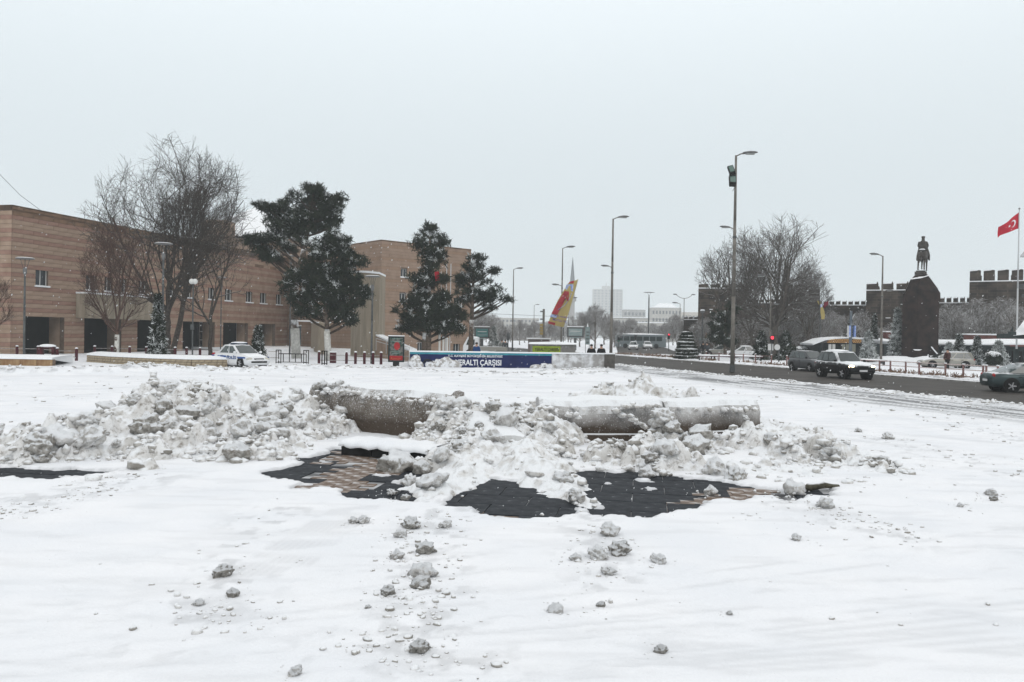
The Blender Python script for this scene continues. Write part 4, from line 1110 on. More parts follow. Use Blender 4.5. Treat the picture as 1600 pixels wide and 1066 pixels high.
# roof shape on the civic building
q = MB(); c = atd(1038, 636); zt = zat(1038, 474, 636); zb = zat(1038, 481, 636)
q.add([(c.x - 9, 631, zb), (c.x + 9, 631, zb), (c.x + 9, 641, zb), (c.x - 9, 641, zb), (c.x - 4.5, 636, zt), (c.x + 4.5, 636, zt)], [(0, 1, 5, 4), (1, 2, 5), (2, 3, 4, 5), (3, 0, 4)])
q.build('hipped_roof', CAP, label='snowy hipped roof topping the pale civic building', cat='roof')
# minaret
c = atd(893, 520); zt = zat(893, 402, 520)
mn = thing('minaret', 'slender grey minaret with a pointed top behind the banner', 'minaret', (c.x, c.y, 0))
MIN = mat('lead_grey', (0.13, 0.14, 0.15), (0.17, 0.18, 0.19), 1, .7)
q = MB(); q.lathe([(1.8, 0), (1.6, zt * .6), (1.5, zt - 18)], n=16); q.build('shaft', HZW[1], mn)
q = MB(); q.lathe([(1.5, zt * .45), (2.6, zt * .47), (2.6, zt * .5), (1.5, zt * .5)], n=16); q.build('balcony', HZW[1], mn)
q = MB(); q.lathe([(1.75, zt - 18), (0.8, zt - 7), (0.1, zt)], n=16); q.build('spire', MIN, mn)
# snowy wooded rise behind the town
q = MB()
hx = np.linspace(-700, 500, 80); hy = np.linspace(480, 900, 24); HX, HY = np.meshgrid(hx * 2, hy + 700)
HY0 = HY - 700
HZ = -1 + 34 * np.sin(np.clip((HY0 - 480) / 420, 0, 1) * math.pi) * (0.4 + 0.8 * fbm(HX / 160, HY / 160, 3, 200))
link('far_hill', grid_mesh('far_hill', HX, HY, HZ, mat('wooded_snowy_hill', (0.18, 0.17, 0.16), (0.6, 0.6, 0.62), 0.06, .9, detail=8)), kind='structure')

# ------------------------------------------------------------------ haze: thin snow-filled air over the whole place
q = MB(); q.box((0, 1000, 68.6), (4400, 2700, 140))
hz = q.build('haze', mat('snowy_air', (1, 1, 1)), kind='stuff')
hm = bpy.data.materials.new('thin_snowfall_air'); hm.use_nodes = True
for nn_ in list(hm.node_tree.nodes): hm.node_tree.nodes.remove(nn_)
ho = hm.node_tree.nodes.new('ShaderNodeOutputMaterial'); hv = hm.node_tree.nodes.new('ShaderNodeVolumePrincipled')
hv.inputs['Color'].default_value = (0.93, 0.98, 1.0, 1); hv.inputs['Density'].default_value = 0.00062
hm.node_tree.links.new(hv.outputs[0], ho.inputs['Volume'])
hz.data.materials.clear(); hz.data.materials.append(hm)
# ------------------------------------------------------------------ bare trees
def bark(name, c1, c2, sn=(0.95, 1.35, 0.7)): return mat(name, c1, c2, 6, 0.9, snow=sn, snow_noise=2.5)
BARK = bark('grey_bark', (0.035, 0.028, 0.023), (0.075, 0.062, 0.052), (1.1, 1.5, .7))
BARKR = bark('reddish_bark', (0.06, 0.035, 0.028), (0.11, 0.07, 0.055), (1.15, 1.5, .7))
BARKD = bark('brown_bark', (0.06, 0.052, 0.045), (0.12, 0.105, 0.09), (1.0, 1.4, 0.7))
BARKF = bark('frosted_brown_twigs', (0.08, 0.066, 0.055), (0.17, 0.145, 0.125), (0.62, 1.1, 0.9))
LIME = mat('limewashed_bark', (0.42, 0.41, 0.38), (0.62, 0.61, 0.57), 5, 0.9, bump=.3)
BARKB = mat('bough_bark', (0.03, 0.022, 0.017), (0.07, 0.052, 0.04), 5, 0.9)
PINEB = mat('pine_bark', (0.05, 0.037, 0.028), (0.15, 0.115, 0.09), 5, 0.9, bump=.6, bscale=10, snow=(0.9, 1.2, .9), snow_noise=3)
def tubes_mesh(name, segs, m):
    """segs: list of (p0, p1, r0, r1, n)"""
    groups = {}
    for s in segs: groups.setdefault(s[4], []).append(s)
    V = []; Q = []; off = 0
    for n, L_ in groups.items():
        a = np.array([s[0] for s in L_]); b = np.array([s[1] for s in L_]); r0 = np.array([s[2] for s in L_]); r1 = np.array([s[3] for s in L_])
        d = b - a; d /= np.maximum(np.linalg.norm(d, axis=1, keepdims=True), 1e-9)
        ref = np.where(np.abs(d[:, 2:3]) < 0.9, np.array([[0, 0, 1.0]]), np.array([[1.0, 0, 0]]))
        u = np.cross(d, ref); u /= np.linalg.norm(u, axis=1, keepdims=True); w = np.cross(d, u)
        ang = np.arange(n) * 2 * math.pi / n
        ring = u[:, None, :] * np.cos(ang)[None, :, None] + w[:, None, :] * np.sin(ang)[None, :, None]
        v0 = a[:, None, :] + ring * r0[:, None, None]; v1 = b[:, None, :] + ring * r1[:, None, None]
        vv = np.concatenate([v0, v1], 1).reshape(-1, 3); V.append(vv)
        base = off + np.arange(len(L_))[:, None] * 2 * n; k = np.arange(n)[None, :]; k2 = (k + 1) % n
        Q.append(np.stack([base + k, base + k2, base + n + k2, base + n + k], -1).reshape(-1, 4)); off += len(vv)
    V = np.concatenate(V).astype(np.float32); Q = np.concatenate(Q).astype(np.int32)
    me = bpy.data.meshes.new(name)
    me.vertices.add(len(V)); me.vertices.foreach_set('co', V.ravel())
    me.loops.add(Q.size); me.loops.foreach_set('vertex_index', Q.ravel())
    me.polygons.add(len(Q)); me.polygons.foreach_set('loop_start', np.arange(0, Q.size, 4, dtype=np.int32))
    me.polygons.foreach_set('use_smooth', np.ones(len(Q), bool)); me.update(calc_edges=True); me.materials.append(m)
    return me
def gen_tree(seed, height, cz, rx, rz, trunk_r, trunk_h, limbs=6, maxlev=5, minr=0.009, lean=(0, 0), twig=1.0, upright=0.35, dens=1.0):
    """envelope: ellipsoid centred at height cz, radii rx, rz"""
    rr = random.Random(seed); trunk = []; crown = []
    from mathutils import noise as _ns
    so = Vector((seed * 3.7, seed * 1.3, seed * 2.1))
    def inside(p, s=1.0):
        q_ = Vector((p.x, p.y, p.z - cz)); s = s * (0.93 + 0.24 * _ns.noise(q_.normalized() * 2.6 + so))
        return (p.x - lean[0] * p.z) ** 2 / (rx * s) ** 2 + (p.y - lean[1] * p.z) ** 2 / (rx * s) ** 2 + (p.z - cz) ** 2 / (rz * s) ** 2 < 1
    def grow(p, d, length, r, lev, out):
        n = 5 if lev <= 1 else 4
        seg = length / n; q = Vector(p); dd = Vector(d); pts = [q.copy()]
        for i in range(n):
            dd = (dd + Vector((rr.gauss(0, .13), rr.gauss(0, .13), rr.gauss(0, .09) + 0.10 * upright))).normalized()
            nq = q + dd * seg
            if not inside(nq, rr.uniform(0.84, 1.16) if lev else .8) and (inside(q) or nq.z > cz or lev > 1 or math.hypot(nq.x - lean[0] * nq.z, nq.y) > rx * .8): 
                break
            r0 = r * (1 - 0.55 * i / n); r1 = r * (1 - 0.55 * (i + 1) / n)
            out.append((tuple(q), tuple(nq), r0, max(r1, minr * .6), 7 if lev <= 1 else 4 if lev <= 2 else 3)); q = nq; pts.append(q.copy())
        if lev >= maxlev: return
        m = len(pts) - 1
        if m < 1: return
        nch = int((6 if lev < 1 else 5 if lev < 2 else 4) * dens + rr.random())
        for k in range(nch):
            t = (0.25 + 0.75 * (k + rr.random()) / nch) * m
            i = min(int(t), m - 1); pp = pts[i].lerp(pts[i + 1], t - i)
            ax = dd.cross(Vector((rr.gauss(0, 1), rr.gauss(0, 1), rr.gauss(0, 1)))).normalized()
            base = (pts[i + 1] - pts[i]).normalized()
            nd = (Matrix.Rotation(R(rr.uniform(24, 58)), 3, ax) @ base)
            nd = (nd + Vector((0, 0, 0.22 * upright))).normalized()
            nr = max(r * (1 - .55 * t / m) * 0.58, minr)
            nl = length * rr.uniform(0.48, 0.72)
            if nl < 0.18: continue
            grow(pp, nd, nl, nr, lev + 1, crown)
    # trunk
    p = Vector((0, 0, -0.2)); pts = [p.copy()]; n = 6
    for i in range(n):
        q = Vector((lean[0] * trunk_h * (i + 1) / n + rr.gauss(0, .04), lean[1] * trunk_h * (i + 1) / n + rr.gauss(0, .04), trunk_h * (i + 1) / n))
        trunk.append((tuple(pts[-1]), tuple(q), trunk_r * (1.25 if i == 0 else 1 - .25 * i / n), trunk_r * (1 - .25 * (i + 1) / n), 9)); pts.append(q)
    for k in range(limbs):
        a = 2 * math.pi * (k + rr.uniform(-.25, .25)) / limbs; t = R(rr.uniform(14, 64)) if k else R(4)
        d = Vector((math.sin(t) * math.cos(a), math.sin(t) * math.sin(a), math.cos(t)))
        grow(pts[-1] - Vector((0, 0, rr.uniform(0, trunk_h * .25 if k else 0))), d, (height - trunk_h) * rr.uniform(0.62, 0.85), trunk_r * rr.uniform(.42, .62), 0, crown)
    return trunk, crown
def bare_tree(label, loc, seed, height, group=None, m=BARK, lime=0, name='bare_tree', **kw):
    t = thing(name, label, 'tree', loc, 0, group)
    tr, cr_ = gen_tree(seed, height, **kw)
    link('trunk', tubes_mesh('trunk', tr, m), t)
    link('branches', tubes_mesh('branches', cr_, m), t)
    if lime:
        r = kw['trunk_r']; q = MB(); q.tube((0, 0, 0), (kw.get('lean', (0, 0))[0] * lime, 0, lime), r * 1.16, r * 1.03, 10); q.build('limewash', LIME, t, smooth=True)
    return t
def hgt(px, ytop, d): return zat(px, ytop, d)
nseg = 0
d = 72; c = atd(262, d); h = hgt(262, 228, d)
bare_tree('tallest broad bare tree in front of the striped building', c, 11, h, trunk_r=0.30, trunk_h=4.2, cz=h * .62, rx=7.4, rz=h * .43, limbs=10, maxlev=4, upright=.3, dens=1.12, minr=.014)
c = atd(270, 69)
bare_tree('second trunk leaning right beside the tallest bare tree', c, 12, 15, trunk_r=0.24, trunk_h=5.6, cz=10.2, rx=4.4, rz=4.9, limbs=6, maxlev=4, lean=(.19, 0), upright=.45, dens=1.0, minr=.015)
d = 66; c = atd(329, d); h = hgt(329, 330, d)
bare_tree('thin bare tree with wide low boughs between the big tree and the pine', c, 13, h, trunk_r=0.17, trunk_h=3.6, cz=h * .58, rx=3.8, rz=h * .42, limbs=5, maxlev=4, upright=.35, dens=.92, minr=.014)
d = 60; c = atd(183, d); h = hgt(183, 338, d)
bare_tree('small reddish bare tree with a limewashed trunk by the balcony', c, 14, h, m=BARKR, lime=1.9, trunk_r=0.15, trunk_h=2.4, cz=h * .60, rx=2.8, rz=h * .41, limbs=6, maxlev=4, upright=.8, dens=1.0, minr=.010)
d = 60; c = atd(-14, d); h = hgt(0, 425, d)
bare_tree('bare reddish tree cut by the left edge of the view', c, 15, h, m=BARKR, trunk_r=0.12, trunk_h=2, cz=h * .6, rx=1.9, rz=h * .4, limbs=5, maxlev=4, upright=.9)
# right side trees before the castle
d = 97; c = atd(1211, d); h = hgt(1211, 330, d)
bare_tree('tallest bare tree right of the tall floodlight pole', c, 21, h, m=BARKD, trunk_r=0.42, trunk_h=4.2, cz=h * .60, rx=6.6, rz=h * .42, limbs=8, maxlev=4, upright=.35, minr=.020, dens=.98)
d = 104; c = atd(1136, d); h = hgt(1136, 376, d)
bare_tree('bare tree left of the tall floodlight pole before the castle tower', c, 22, h, m=BARKD, trunk_r=0.3, trunk_h=3, cz=h * .56, rx=4.8, rz=h * .45, limbs=6, maxlev=4, upright=.5, minr=.018, dens=.92)
d = 106; c = atd(1174, d); h = hgt(1174, 385, d)
bare_tree('slim bare tree just right of the floodlight pole', c, 23, h, m=BARKD, trunk_r=0.22, trunk_h=3, cz=h * .56, rx=3.0, rz=h * .45, limbs=5, maxlev=4, upright=.9, minr=.012)
d = 108; c = atd(1262, d); h = hgt(1262, 412, d)
bare_tree('bare tree with drooping outline before the castle tower right of the tallest tree', c, 24, h, m=BARKD, trunk_r=0.22, trunk_h=3, cz=h * .55, rx=3.6, rz=h * .45, limbs=7, maxlev=5, upright=.4, minr=.012)
# small masses of bare trees: one generator, copies as individuals
base = []
for k in range(3):
    t = bare_tree('x', (0, 0, 0), 31 + k, 8.0, group='bare trees along the castle wall', m=BARKF, trunk_r=0.16, trunk_h=1.6, cz=4.6, rx=3.2, rz=3.6, limbs=7, maxlev=4, upright=.5, minr=.014, dens=1.1)
    base.append(t)
spots = [(1098, 118, .62), (1118, 112, .7), (1150, 110, .66), (1190, 116, .75), (1228, 112, .8), (1250, 116, .7), (1278, 114, .85), (1300, 118, .8), (1322, 112, .7), (1345, 116, .78), (1300, 104, .5), (1395, 112, .6),
         (1480, 106, .88), (1500, 103, .74), (1524, 108, 1.0), (1546, 104, .85), (1566, 108, 1.02), (1590, 101, .86), (1615, 104, .7), (1460, 112, .7), (1375, 110, .5), (1075, 150, .75), (1058, 175, .9)]
names = ['left of the billboard', 'before the leftmost tower', 'behind the floodlight pole', 'behind the tallest bare tree', 'right behind the tallest bare tree', 'behind the traffic light', 'before the castle tower edge', 'at the foot of the battlement wall', 'behind the lit pavilion, left end', 'behind the lit pavilion', 'low, behind the dark SUV', 'close behind the monument at its left',
         'first one right of the monument', 'low, behind the small firs', 'before the big tower left edge', 'low, below the big tower', 'below the big tower middle', 'behind the flag pole', 'beyond the right edge', 'behind the monument right flank', 'beside the tall fir near the monument', 'between the layered conifer and the tower', 'far beyond the layered conifer']
for k, (px, d, s) in enumerate(spots):
    o = base[k] if k < 3 else dup(base[k % 3])
    p = atd(px, d); o.location = p; o.rotation_euler.z = k * 1.3; o.scale = (s * 1.1, s * 1.1, s)
    o['label'] = 'small brown bare tree ' + names[k]
fb = None
for k, (px, d, yt, lab) in enumerate([(930, 150, 478, 'wide bare tree behind the two people at the wall'), (985, 190, 498, 'bare tree far behind the pole with two lamps'), (906, 170, 488, 'small bare tree behind the tilted banner'), (770, 170, 492, 'bare tree faint behind the last pine'), (750, 150, 486, 'bare tree just right of the office block corner'),
                                    (812, 190, 500, 'bare tree beside the thin lamp post in the distance'), (836, 170, 503, 'bare tree behind the post with yellow signs'), (1040, 200, 505, 'bare tree behind the far traffic light'), (858, 150, 502, 'bare tree behind the small stone kiosk'), (790, 140, 512, 'low bare tree near the two walking people'), (960, 165, 500, 'bare tree right behind the lamp pole by the wall end')]):
    o = dup(base[k % 3])
    s = (zat(px, yt, d)) / 8.0; p = atd(px, d); o.location = p; o.rotation_euler.z = k * 2.1; o.scale = (s * 1.15, s * 1.15, s); o['label'] = lab; o['group'] = 'bare trees in the distant street'

for k, (px, d, yt) in enumerate([(742, 220, 505), (760, 240, 506), (781, 230, 508), (798, 250, 509), (820, 240, 508), (846, 230, 508), (868, 220, 508), (892, 240, 507), (917, 230, 503), (944, 215, 498), (957, 230, 505), (975, 260, 508), (1004, 270, 509), (1022, 250, 507), (1052, 230, 504), (1066, 200, 500), (1082, 190, 498)]):
    o = dup(base[k % 3]); s = (zat(px, yt, d)) / 7.6; p = atd(px, d); o.location = p; o.rotation_euler.z = k * 1.7; o.scale = (s * 1.5, s * 1.3, s); o['label'] = 'faint bare tree in the far row, ' + ('just right of the last pine trunk|above the pale green billboard left of the lamp|above the snowy round bush|left of the single headed lamp|right of the single headed lamp|above the low dark booth|below the foot of the tilted banner|behind the billboard right of the banner|left behind the bare tree at the two people|right behind the bare tree at the two people|just right of the pole with two lamps|above the left end of the bus|below the tall disc topped mast|above the right end of the bus|left of the double armed lamp|behind the layered conifer|against the left edge of the castle').split('|')[k]; o['group'] = 'hazy far row of bare trees'
# ------------------------------------------------------------------ pines
NEED = mat('pine_needles', (0.010, 0.016, 0.010), (0.032, 0.042, 0.024), 1.5, 0.8, spec=.2)
NEEDB = mat('frosted_needles', (0.45, 0.48, 0.47), (0.8, 0.82, 0.83), 2, 0.9, spec=.2)
NEEDM = mat('grey_green_needles', (0.07, 0.085, 0.07), (0.13, 0.15, 0.13), 2, 0.9, spec=.2)
def tufts_mesh(name, pts, size, blades, mats, mi, up=0.35, width=0.16):
    """pts (n,3) centres; each tuft a star of narrow blades"""
    n = len(pts); B = blades
    d = rng.normal(size=(n, B, 3)); d[..., 2] += up; d /= np.linalg.norm(d, axis=2, keepdims=True)
    s = rng.normal(size=(n, B, 3)); s = np.cross(d, s); s /= np.linalg.norm(s, axis=2, keepdims=True)
    ln = size[:, None, None] * rng.uniform(.7, 1.2, (n, B, 1))
    c = pts[:, None, :]
    a = c + s * ln * width * .5; b = c - s * ln * width * .5; e = c + d * ln + s * ln * width * .25; e2 = c + d * ln - s * ln * width * .25
    V = np.stack([a, b, e2, e], 2).reshape(-1, 3).astype(np.float32); Q = np.arange(n * B * 4).reshape(-1, 4).astype(np.int32)
    me = bpy.data.meshes.new(name)
    me.vertices.add(len(V)); me.vertices.foreach_set('co', V.ravel())
    me.loops.add(Q.size); me.loops.foreach_set('vertex_index', Q.ravel())
    me.polygons.add(len(Q)); me.polygons.foreach_set('loop_start', np.arange(0, Q.size, 4, dtype=np.int32)); me.update(calc_edges=True)
    for m in mats: me.materials.append(m)
    me.polygons.foreach_set('material_index', np.repeat(mi, B).astype(np.int32))
    return me
def pad_points(pads, dens, hollow=0.35):
    P = []; top = []
    for (x, y, z, rx, ry, rz) in pads:
        n = max(int(dens * (rx * ry * rz) ** (2 / 3) * 4), 8)
        v = rng.normal(size=(n, 3)); v /= np.linalg.norm(v, axis=1, keepdims=True); rad = rng.uniform(hollow, 1, (n, 1)) ** .5
        v = v * rad * (1 + .18 * rng.normal(size=(n, 1)))
        P.append(v * np.array([rx, ry, rz]) + np.array([x, y, z])); top.append(v[:, 2])
    return np.concatenate(P), np.concatenate(top)
def pine(label, px, d, trunks, pads, dens=24, size=.34, snow=.22, name='pine_tree', group=None, lime=None, base=0.0):
    """pads (px, py, rx_px, rz_px); trunks: list of [(px,py),...] with radius in m"""
    c = atd(px, d); t = thing(name, label, 'tree', c, 0, group)
    k = d / F
    P3 = []
    for (u, v, ru, rv) in pads:
        n = max(1, int(round(ru / max(rv, 1) * .8)))
        dy = random.uniform(-1, 1) * 0.6 * min(ru * k * 1.2, 2.2)
        p = atd(u, d, v); P3.append((p.x - c.x, dy, zat(u, v, d), ru * k, max(ru, rv) * k * 0.8, rv * k))
    tb = MB(); first = None
    for pts, r0, r1 in trunks:
        q = []
        for (u, v) in pts: p = atd(u, d, v); q.append(Vector((p.x - c.x, 0, max(zat(u, v, d), -0.2))))
        n = len(q) - 1; rs = [r0 + (r1 - r0) * i / n for i in range(n + 1)]; tb.path(q, rs, 9); first = first or q
    tb.build('trunk', PINEB, t, smooth=True)
    if lime:
        q = first; q1 = q[0].lerp(q[1], min(1, lime / max(q[1].z, .1))); l = MB(); r = trunks[0][1]; l.tube(q[0], q1, r * 1.10, r * 1.03, 10); l.build('limewash', LIME, t, smooth=True)
    bb = MB(); tr = first
    for (x, y, z, rx, ry, rz) in P3:
        # nearest point on the trunk a bit lower
        best = min((p.lerp(q, s / 6) for p, q in zip(tr[:-1], tr[1:]) for s in range(7)), key=lambda w: (w - Vector((x, y, z - 0.5 * abs(x - w.x) - .2))).length)
        m_ = best.lerp(Vector((x, y, z)), .5) + Vector((0, 0, -.05 * abs(x - best.x)))
        bb.path([best, m_, Vector((x, y, z))], [.09, .06, .025], 5)
    bb.build('branches', BARKB, t)
    pts, tp = pad_points(P3, dens)
    nv = fbm(pts[:, 0] * 1.6 + pts[:, 2] * 1.1, pts[:, 1] * 1.6 - pts[:, 2] * 1.3, 3, 400)
    mi = np.where((rng.random(len(pts)) < .8 * sstep(.56 - snow * .4, .68 - snow * .4, nv) * sstep(-.1, .6, tp)) , 1, 0)
    sz = rng.uniform(.75, 1.25, len(pts)) * size * np.where(mi == 1, .75, 1.0)
    link('foliage', tufts_mesh('foliage', pts, sz, 9, [NEED, NEEDB], mi), t)
    return t
random.seed(5)
def scatter_pads(regions):
    out = []
    for (u, v, ru, rv, n, pr, pz) in regions:
        for k in range(n):
            a = random.uniform(0, 6.28); q = math.sqrt(random.random())
            out.append((u + ru * q * math.cos(a), v + rv * q * math.sin(a), pr * random.uniform(.7, 1.3), pz * random.uniform(.7, 1.3)))
    return out
# wide umbrella pine (dark, little snow) and fuller pine in front of it
pads = scatter_pads([(492, 318, 44, 20, 22, 13, 7), (455, 340, 40, 18, 16, 13, 7), (425, 318, 22, 9, 8, 10, 5), (408, 322, 12, 4, 3, 8, 4), (520, 335, 22, 20, 10, 12, 7), (400, 376, 18, 9, 8, 11, 6), (430, 385, 28, 22, 14, 13, 8), (460, 365, 24, 16, 10, 13, 7), (427, 402, 14, 8, 5, 10, 6), (440, 352, 12, 8, 4, 9, 5), (490, 295, 26, 6, 7, 9, 5), (505, 350, 30, 14, 8, 13, 7)])
pine('wide flat topped dark pine leaning over the striped building', 463, 70, [([(463, 562), (460, 500), (462, 440), (475, 390), (486, 330)], .36, .16), ([(466, 420), (440, 385), (415, 372)], .15, .06), ([(474, 390), (455, 352), (440, 350)], .12, .05)], pads, snow=.06, lime=2.6, dens=30)
pads = scatter_pads([(508, 380, 34, 18, 14, 13, 9), (520, 412, 44, 20, 20, 14, 9), (500, 440, 52, 22, 26, 14, 9), (535, 450, 30, 26, 16, 13, 9), (480, 468, 30, 20, 14, 12, 9), (530, 478, 32, 20, 16, 12, 9), (455, 455, 14, 14, 6, 10, 7), (545, 498, 16, 8, 5, 9, 6), (490, 488, 22, 8, 6, 9, 6), (565, 455, 12, 14, 6, 9, 7)])
pine('bushy snow flecked pine overlapping the wide flat topped pine', 513, 66, [([(513, 564), (511, 515), (508, 450), (508, 375)], .24, .08)], pads, snow=.20, lime=2.4, dens=30)
# tall conical pair left of the office block centre
pads = scatter_pads([(672, 360, 14, 8, 5, 9, 6), (672, 378, 24, 10, 9, 11, 7), (672, 402, 26, 14, 12, 11, 8), (670, 430, 30, 16, 16, 12, 8), (672, 458, 32, 14, 16, 12, 8), (660, 485, 34, 16, 18, 13, 9), (650, 504, 30, 12, 12, 12, 7), (690, 500, 34, 18, 18, 13, 9), (700, 478, 20, 20, 10, 11, 8), (628, 512, 10, 5, 3, 9, 5), (705, 515, 20, 9, 8, 10, 6)])
pine('tall shaggy conical pine in front of the office block', 668, 70, [([(668, 566), (670, 510), (671, 440), (672, 360)], .30, .08), ([(662, 566), (664, 520)], .28, .2)], pads, snow=.22, dens=28)
pads = scatter_pads([(742, 408, 16, 10, 6, 9, 5), (752, 425, 24, 14, 9, 11, 6), (735, 436, 18, 10, 6, 10, 6), (760, 452, 22, 14, 9, 11, 6), (740, 462, 26, 8, 8, 11, 5), (775, 470, 16, 6, 5, 10, 4.5), (790, 466, 10, 4, 3, 8, 4), (762, 477, 16, 5, 4, 9, 4), (718, 440, 10, 9, 4, 9, 6), (724, 462, 12, 8, 4, 9, 5)])
pine('airy flat branched pine on a bare mottled trunk, right of the office block', 736, 76, [([(735, 560), (737, 500), (739, 450), (741, 405)], .26, .08)], pads, snow=.10, dens=26)
# dark pine behind floodlight pole, firs right
pads = scatter_pads([(1128, 500, 14, 18, 8, 10, 7), (1135, 525, 16, 14, 8, 10, 7), (1122, 515, 8, 18, 5, 9, 6), (1140, 485, 10, 10, 4, 8, 6)])
pine('dark pine with snow laden boughs left of the floodlight pole', 1133, 92, [([(1133, 556), (1133, 485)], .2, .08)], pads, snow=.16, dens=20, size=.4)

def cone_tree(label, px, d, ybase, ytop, wpx, snow=.3, seed=0, name='fir_tree', group=None, m0=NEED, tiers=9, full=1.0, z0=0.0, mesh_only=False):
    c = atd(px, d); ht = zat(px, ytop, d) - z0; wr = wpx / 2 * d / F
    t = thing(name, label, 'tree', (c.x, c.y, z0), 0, group)
    q = MB(); q.tube((0, 0, -.3), (0, 0, ht * .9), max(.05, wr * .09), .02, 7); q.build('trunk', PINEB, t)
    P = []; tp = []
    n = int(1300 * full)
    h_ = rng.uniform(0, 1, n) ** 0.8
    zz = 0.08 * ht + (1 - h_) * 0.0
    hh_ = rng.uniform(0.02, 1, n); rmax = wr * (1 - hh_) ** .8 * (0.82 + .25 * np.sin(hh_ * tiers * 6.28))
    a = rng.uniform(0, 6.28, n); rad = np.sqrt(rng.uniform(.15, 1, n)) * rmax * rng.uniform(.85, 1.15, n)
    pts = np.stack([np.cos(a) * rad, np.sin(a) * rad, .05 * ht + hh_ * ht * .95], 1)
    mi = np.where(rng.random(n) < snow * (1.2 + np.sin(hh_ * tiers * 6.28 + .8)), 1, 0)
    sz = rng.uniform(.7, 1.3, n) * min(.3, wr * .28 + .05)
    link('foliage', tufts_mesh('foliage', pts, sz, 8, [m0, NEEDB], mi, up=-0.1, width=.2), t)
    return t
cone_tree('snow speckled columnar conifer growing on the left planter', 247, 56, 560, 462, 30, .16, full=2.0)
cone_tree('small snowy fir just behind the police car', 403, 66, 550, 511, 26, .16, tiers=6)
cone_tree('tall narrow fir with little snow before the castle tower left of the monument', 1366, 100, 545, 492, 18, .15)
cone_tree('whitened fir in front of the lit pavilion', 1357, 84, 558, 520, 28, .45, m0=NEEDM)
cone_tree('frosted grey tree hugging the left side of the monument', 1402, 90, 552, 484, 30, .45, m0=NEEDM, full=1.3)
cone_tree('dark snowy fir, left one of the two right of the monument', 1499, 76, 570, 524, 24, .3)
cone_tree('dark snowy fir, right one of the two right of the monument', 1527, 76, 572, 528, 24, .3)
cone_tree('pale frosted bush left of the two dark firs', 1483, 80, 570, 538, 24, .5, m0=NEEDM, name='frosted_bush')
cone_tree('pale frosted conifer behind the round topiary at right', 1560, 82, 572, 536, 34, .45, m0=NEEDM, name='fir_tree', full=1.2)
cone_tree('dark hedge clump behind the red traffic light', 1190, 88, 552, 520, 34, .08, name='evergreen_bush', tiers=3)
cone_tree('dark hedge clump right of the red traffic light', 1228, 88, 552, 520, 40, .08, name='evergreen_bush', tiers=3)
cone_tree('small dark conifer low down behind the two posts of the pavilion', 1328, 110, 545, 500, 16, .2)
cone_tree('little dark fir at the far left of the town behind the last pine', 771, 120, 545, 512, 18, .35, m0=NEEDM)
cone_tree('little snowy round bush left of the walking pair', 776, 105, 552, 534, 20, .5, m0=NEEDM, name='frosted_bush')
# layered conifer
d = 88; c = atd(1073, d); ht = zat(1073, 515, d)
t = thing('layered_conifer', 'clipped conifer in snow laden layers left of the billboard', 'tree', c)
q = MB(); q.tube((0, 0, -.3), (0, 0, ht * .9), .1, .04, 6); q.build('trunk', PINEB, t)
P = []; MI = []
nl = 8
for k in range(nl):
    z = ht * (.06 + .9 * k / nl); r = (1.25 - .8 * (k / nl) ** 1.5) * 1.05
    r *= random.uniform(.86, 1.08); ox_, oy_ = random.uniform(-.1, .1), random.uniform(-.1, .1)
    n = 230; a = rng.uniform(0, 6.28, n); rad = np.sqrt(rng.uniform(.2, 1, n)) * r * (1 + .1 * np.sin(a * 3 + k))
    P.append(np.stack([np.cos(a) * rad, np.sin(a) * rad, z + rng.uniform(-.10, .18, n)], 1))
    s = MB(); s.blob((ox_, oy_, z + .22 + random.uniform(-.04, .04)), (r * .9, r * .9, random.uniform(.09, .16)), 14, 5, jit=.16); s.build('snow_layer', CAP, t, smooth=True)
P = np.concatenate(P); link('foliage', tufts_mesh('foliage', P, np.full(len(P), .2), 7, [NEED], np.zeros(len(P), int), up=-.2), t)
# topiary balls with snow caps
def topiary(label, px, d, ybot, ytop, wpx, stem=True, z0=0):
    d = H * F / (ybot - hor(px)); c = atd(px, d); k = d / F; r = wpx / 2 * k; zt = zat(px, ytop, d); zc = zt - r * .6
    t = thing('topiary_bush', label, 'bush', c, 0, 'round clipped bushes capped with snow')
    q = MB(); q.tube((0, 0, -.2), (0, 0, zc), .05, .05, 6); q.build('stem', PINEB, t)
    n = 520; v = rng.normal(size=(n, 3)); v /= np.linalg.norm(v, axis=1, keepdims=True); v *= np.array([r * .86, r * .86, r * .55]); v[:, 2] += zc
    link('foliage', tufts_mesh('foliage', v, rng.uniform(.12, .34, n), 8, [NEED], np.zeros(n, int)), t)
    q = MB(); q.blob((0, 0, zc - r * .05), (r * .82, r * .82, r * .5), 12, 7, jit=.06); q.build('inner_leaves', NEED, t, smooth=True)
    q = MB(); q.blob((random.uniform(-.05, .05), 0, zc + r * .34), (r * .80, r * .80, r * .46), 14, 7, jit=.14, flat=.5); q.build('snow_cap', CAP, t, smooth=True)
topiary('round clipped bush with thick snow left of the floodlight pole', 1137, 66, 556, 544.5, 17)
topiary('round clipped bush with snow between the floodlight pole and traffic light', 1186, 64, 560, 548, 16)
topiary('round clipped bush with snow behind the grey hatchback', 1253, 62, 562, 543, 24)
topiary('wide clipped bush with thick snow before the market roof', 1550, 64, 573, 552, 30)
topiary('clipped bush with snow peeking over the roof of the dark SUV', 1327, 60, 562, 545, 18)
topiary('small clipped bush far left of the floodlight pole', 1122, 96, 553, 545, 12)
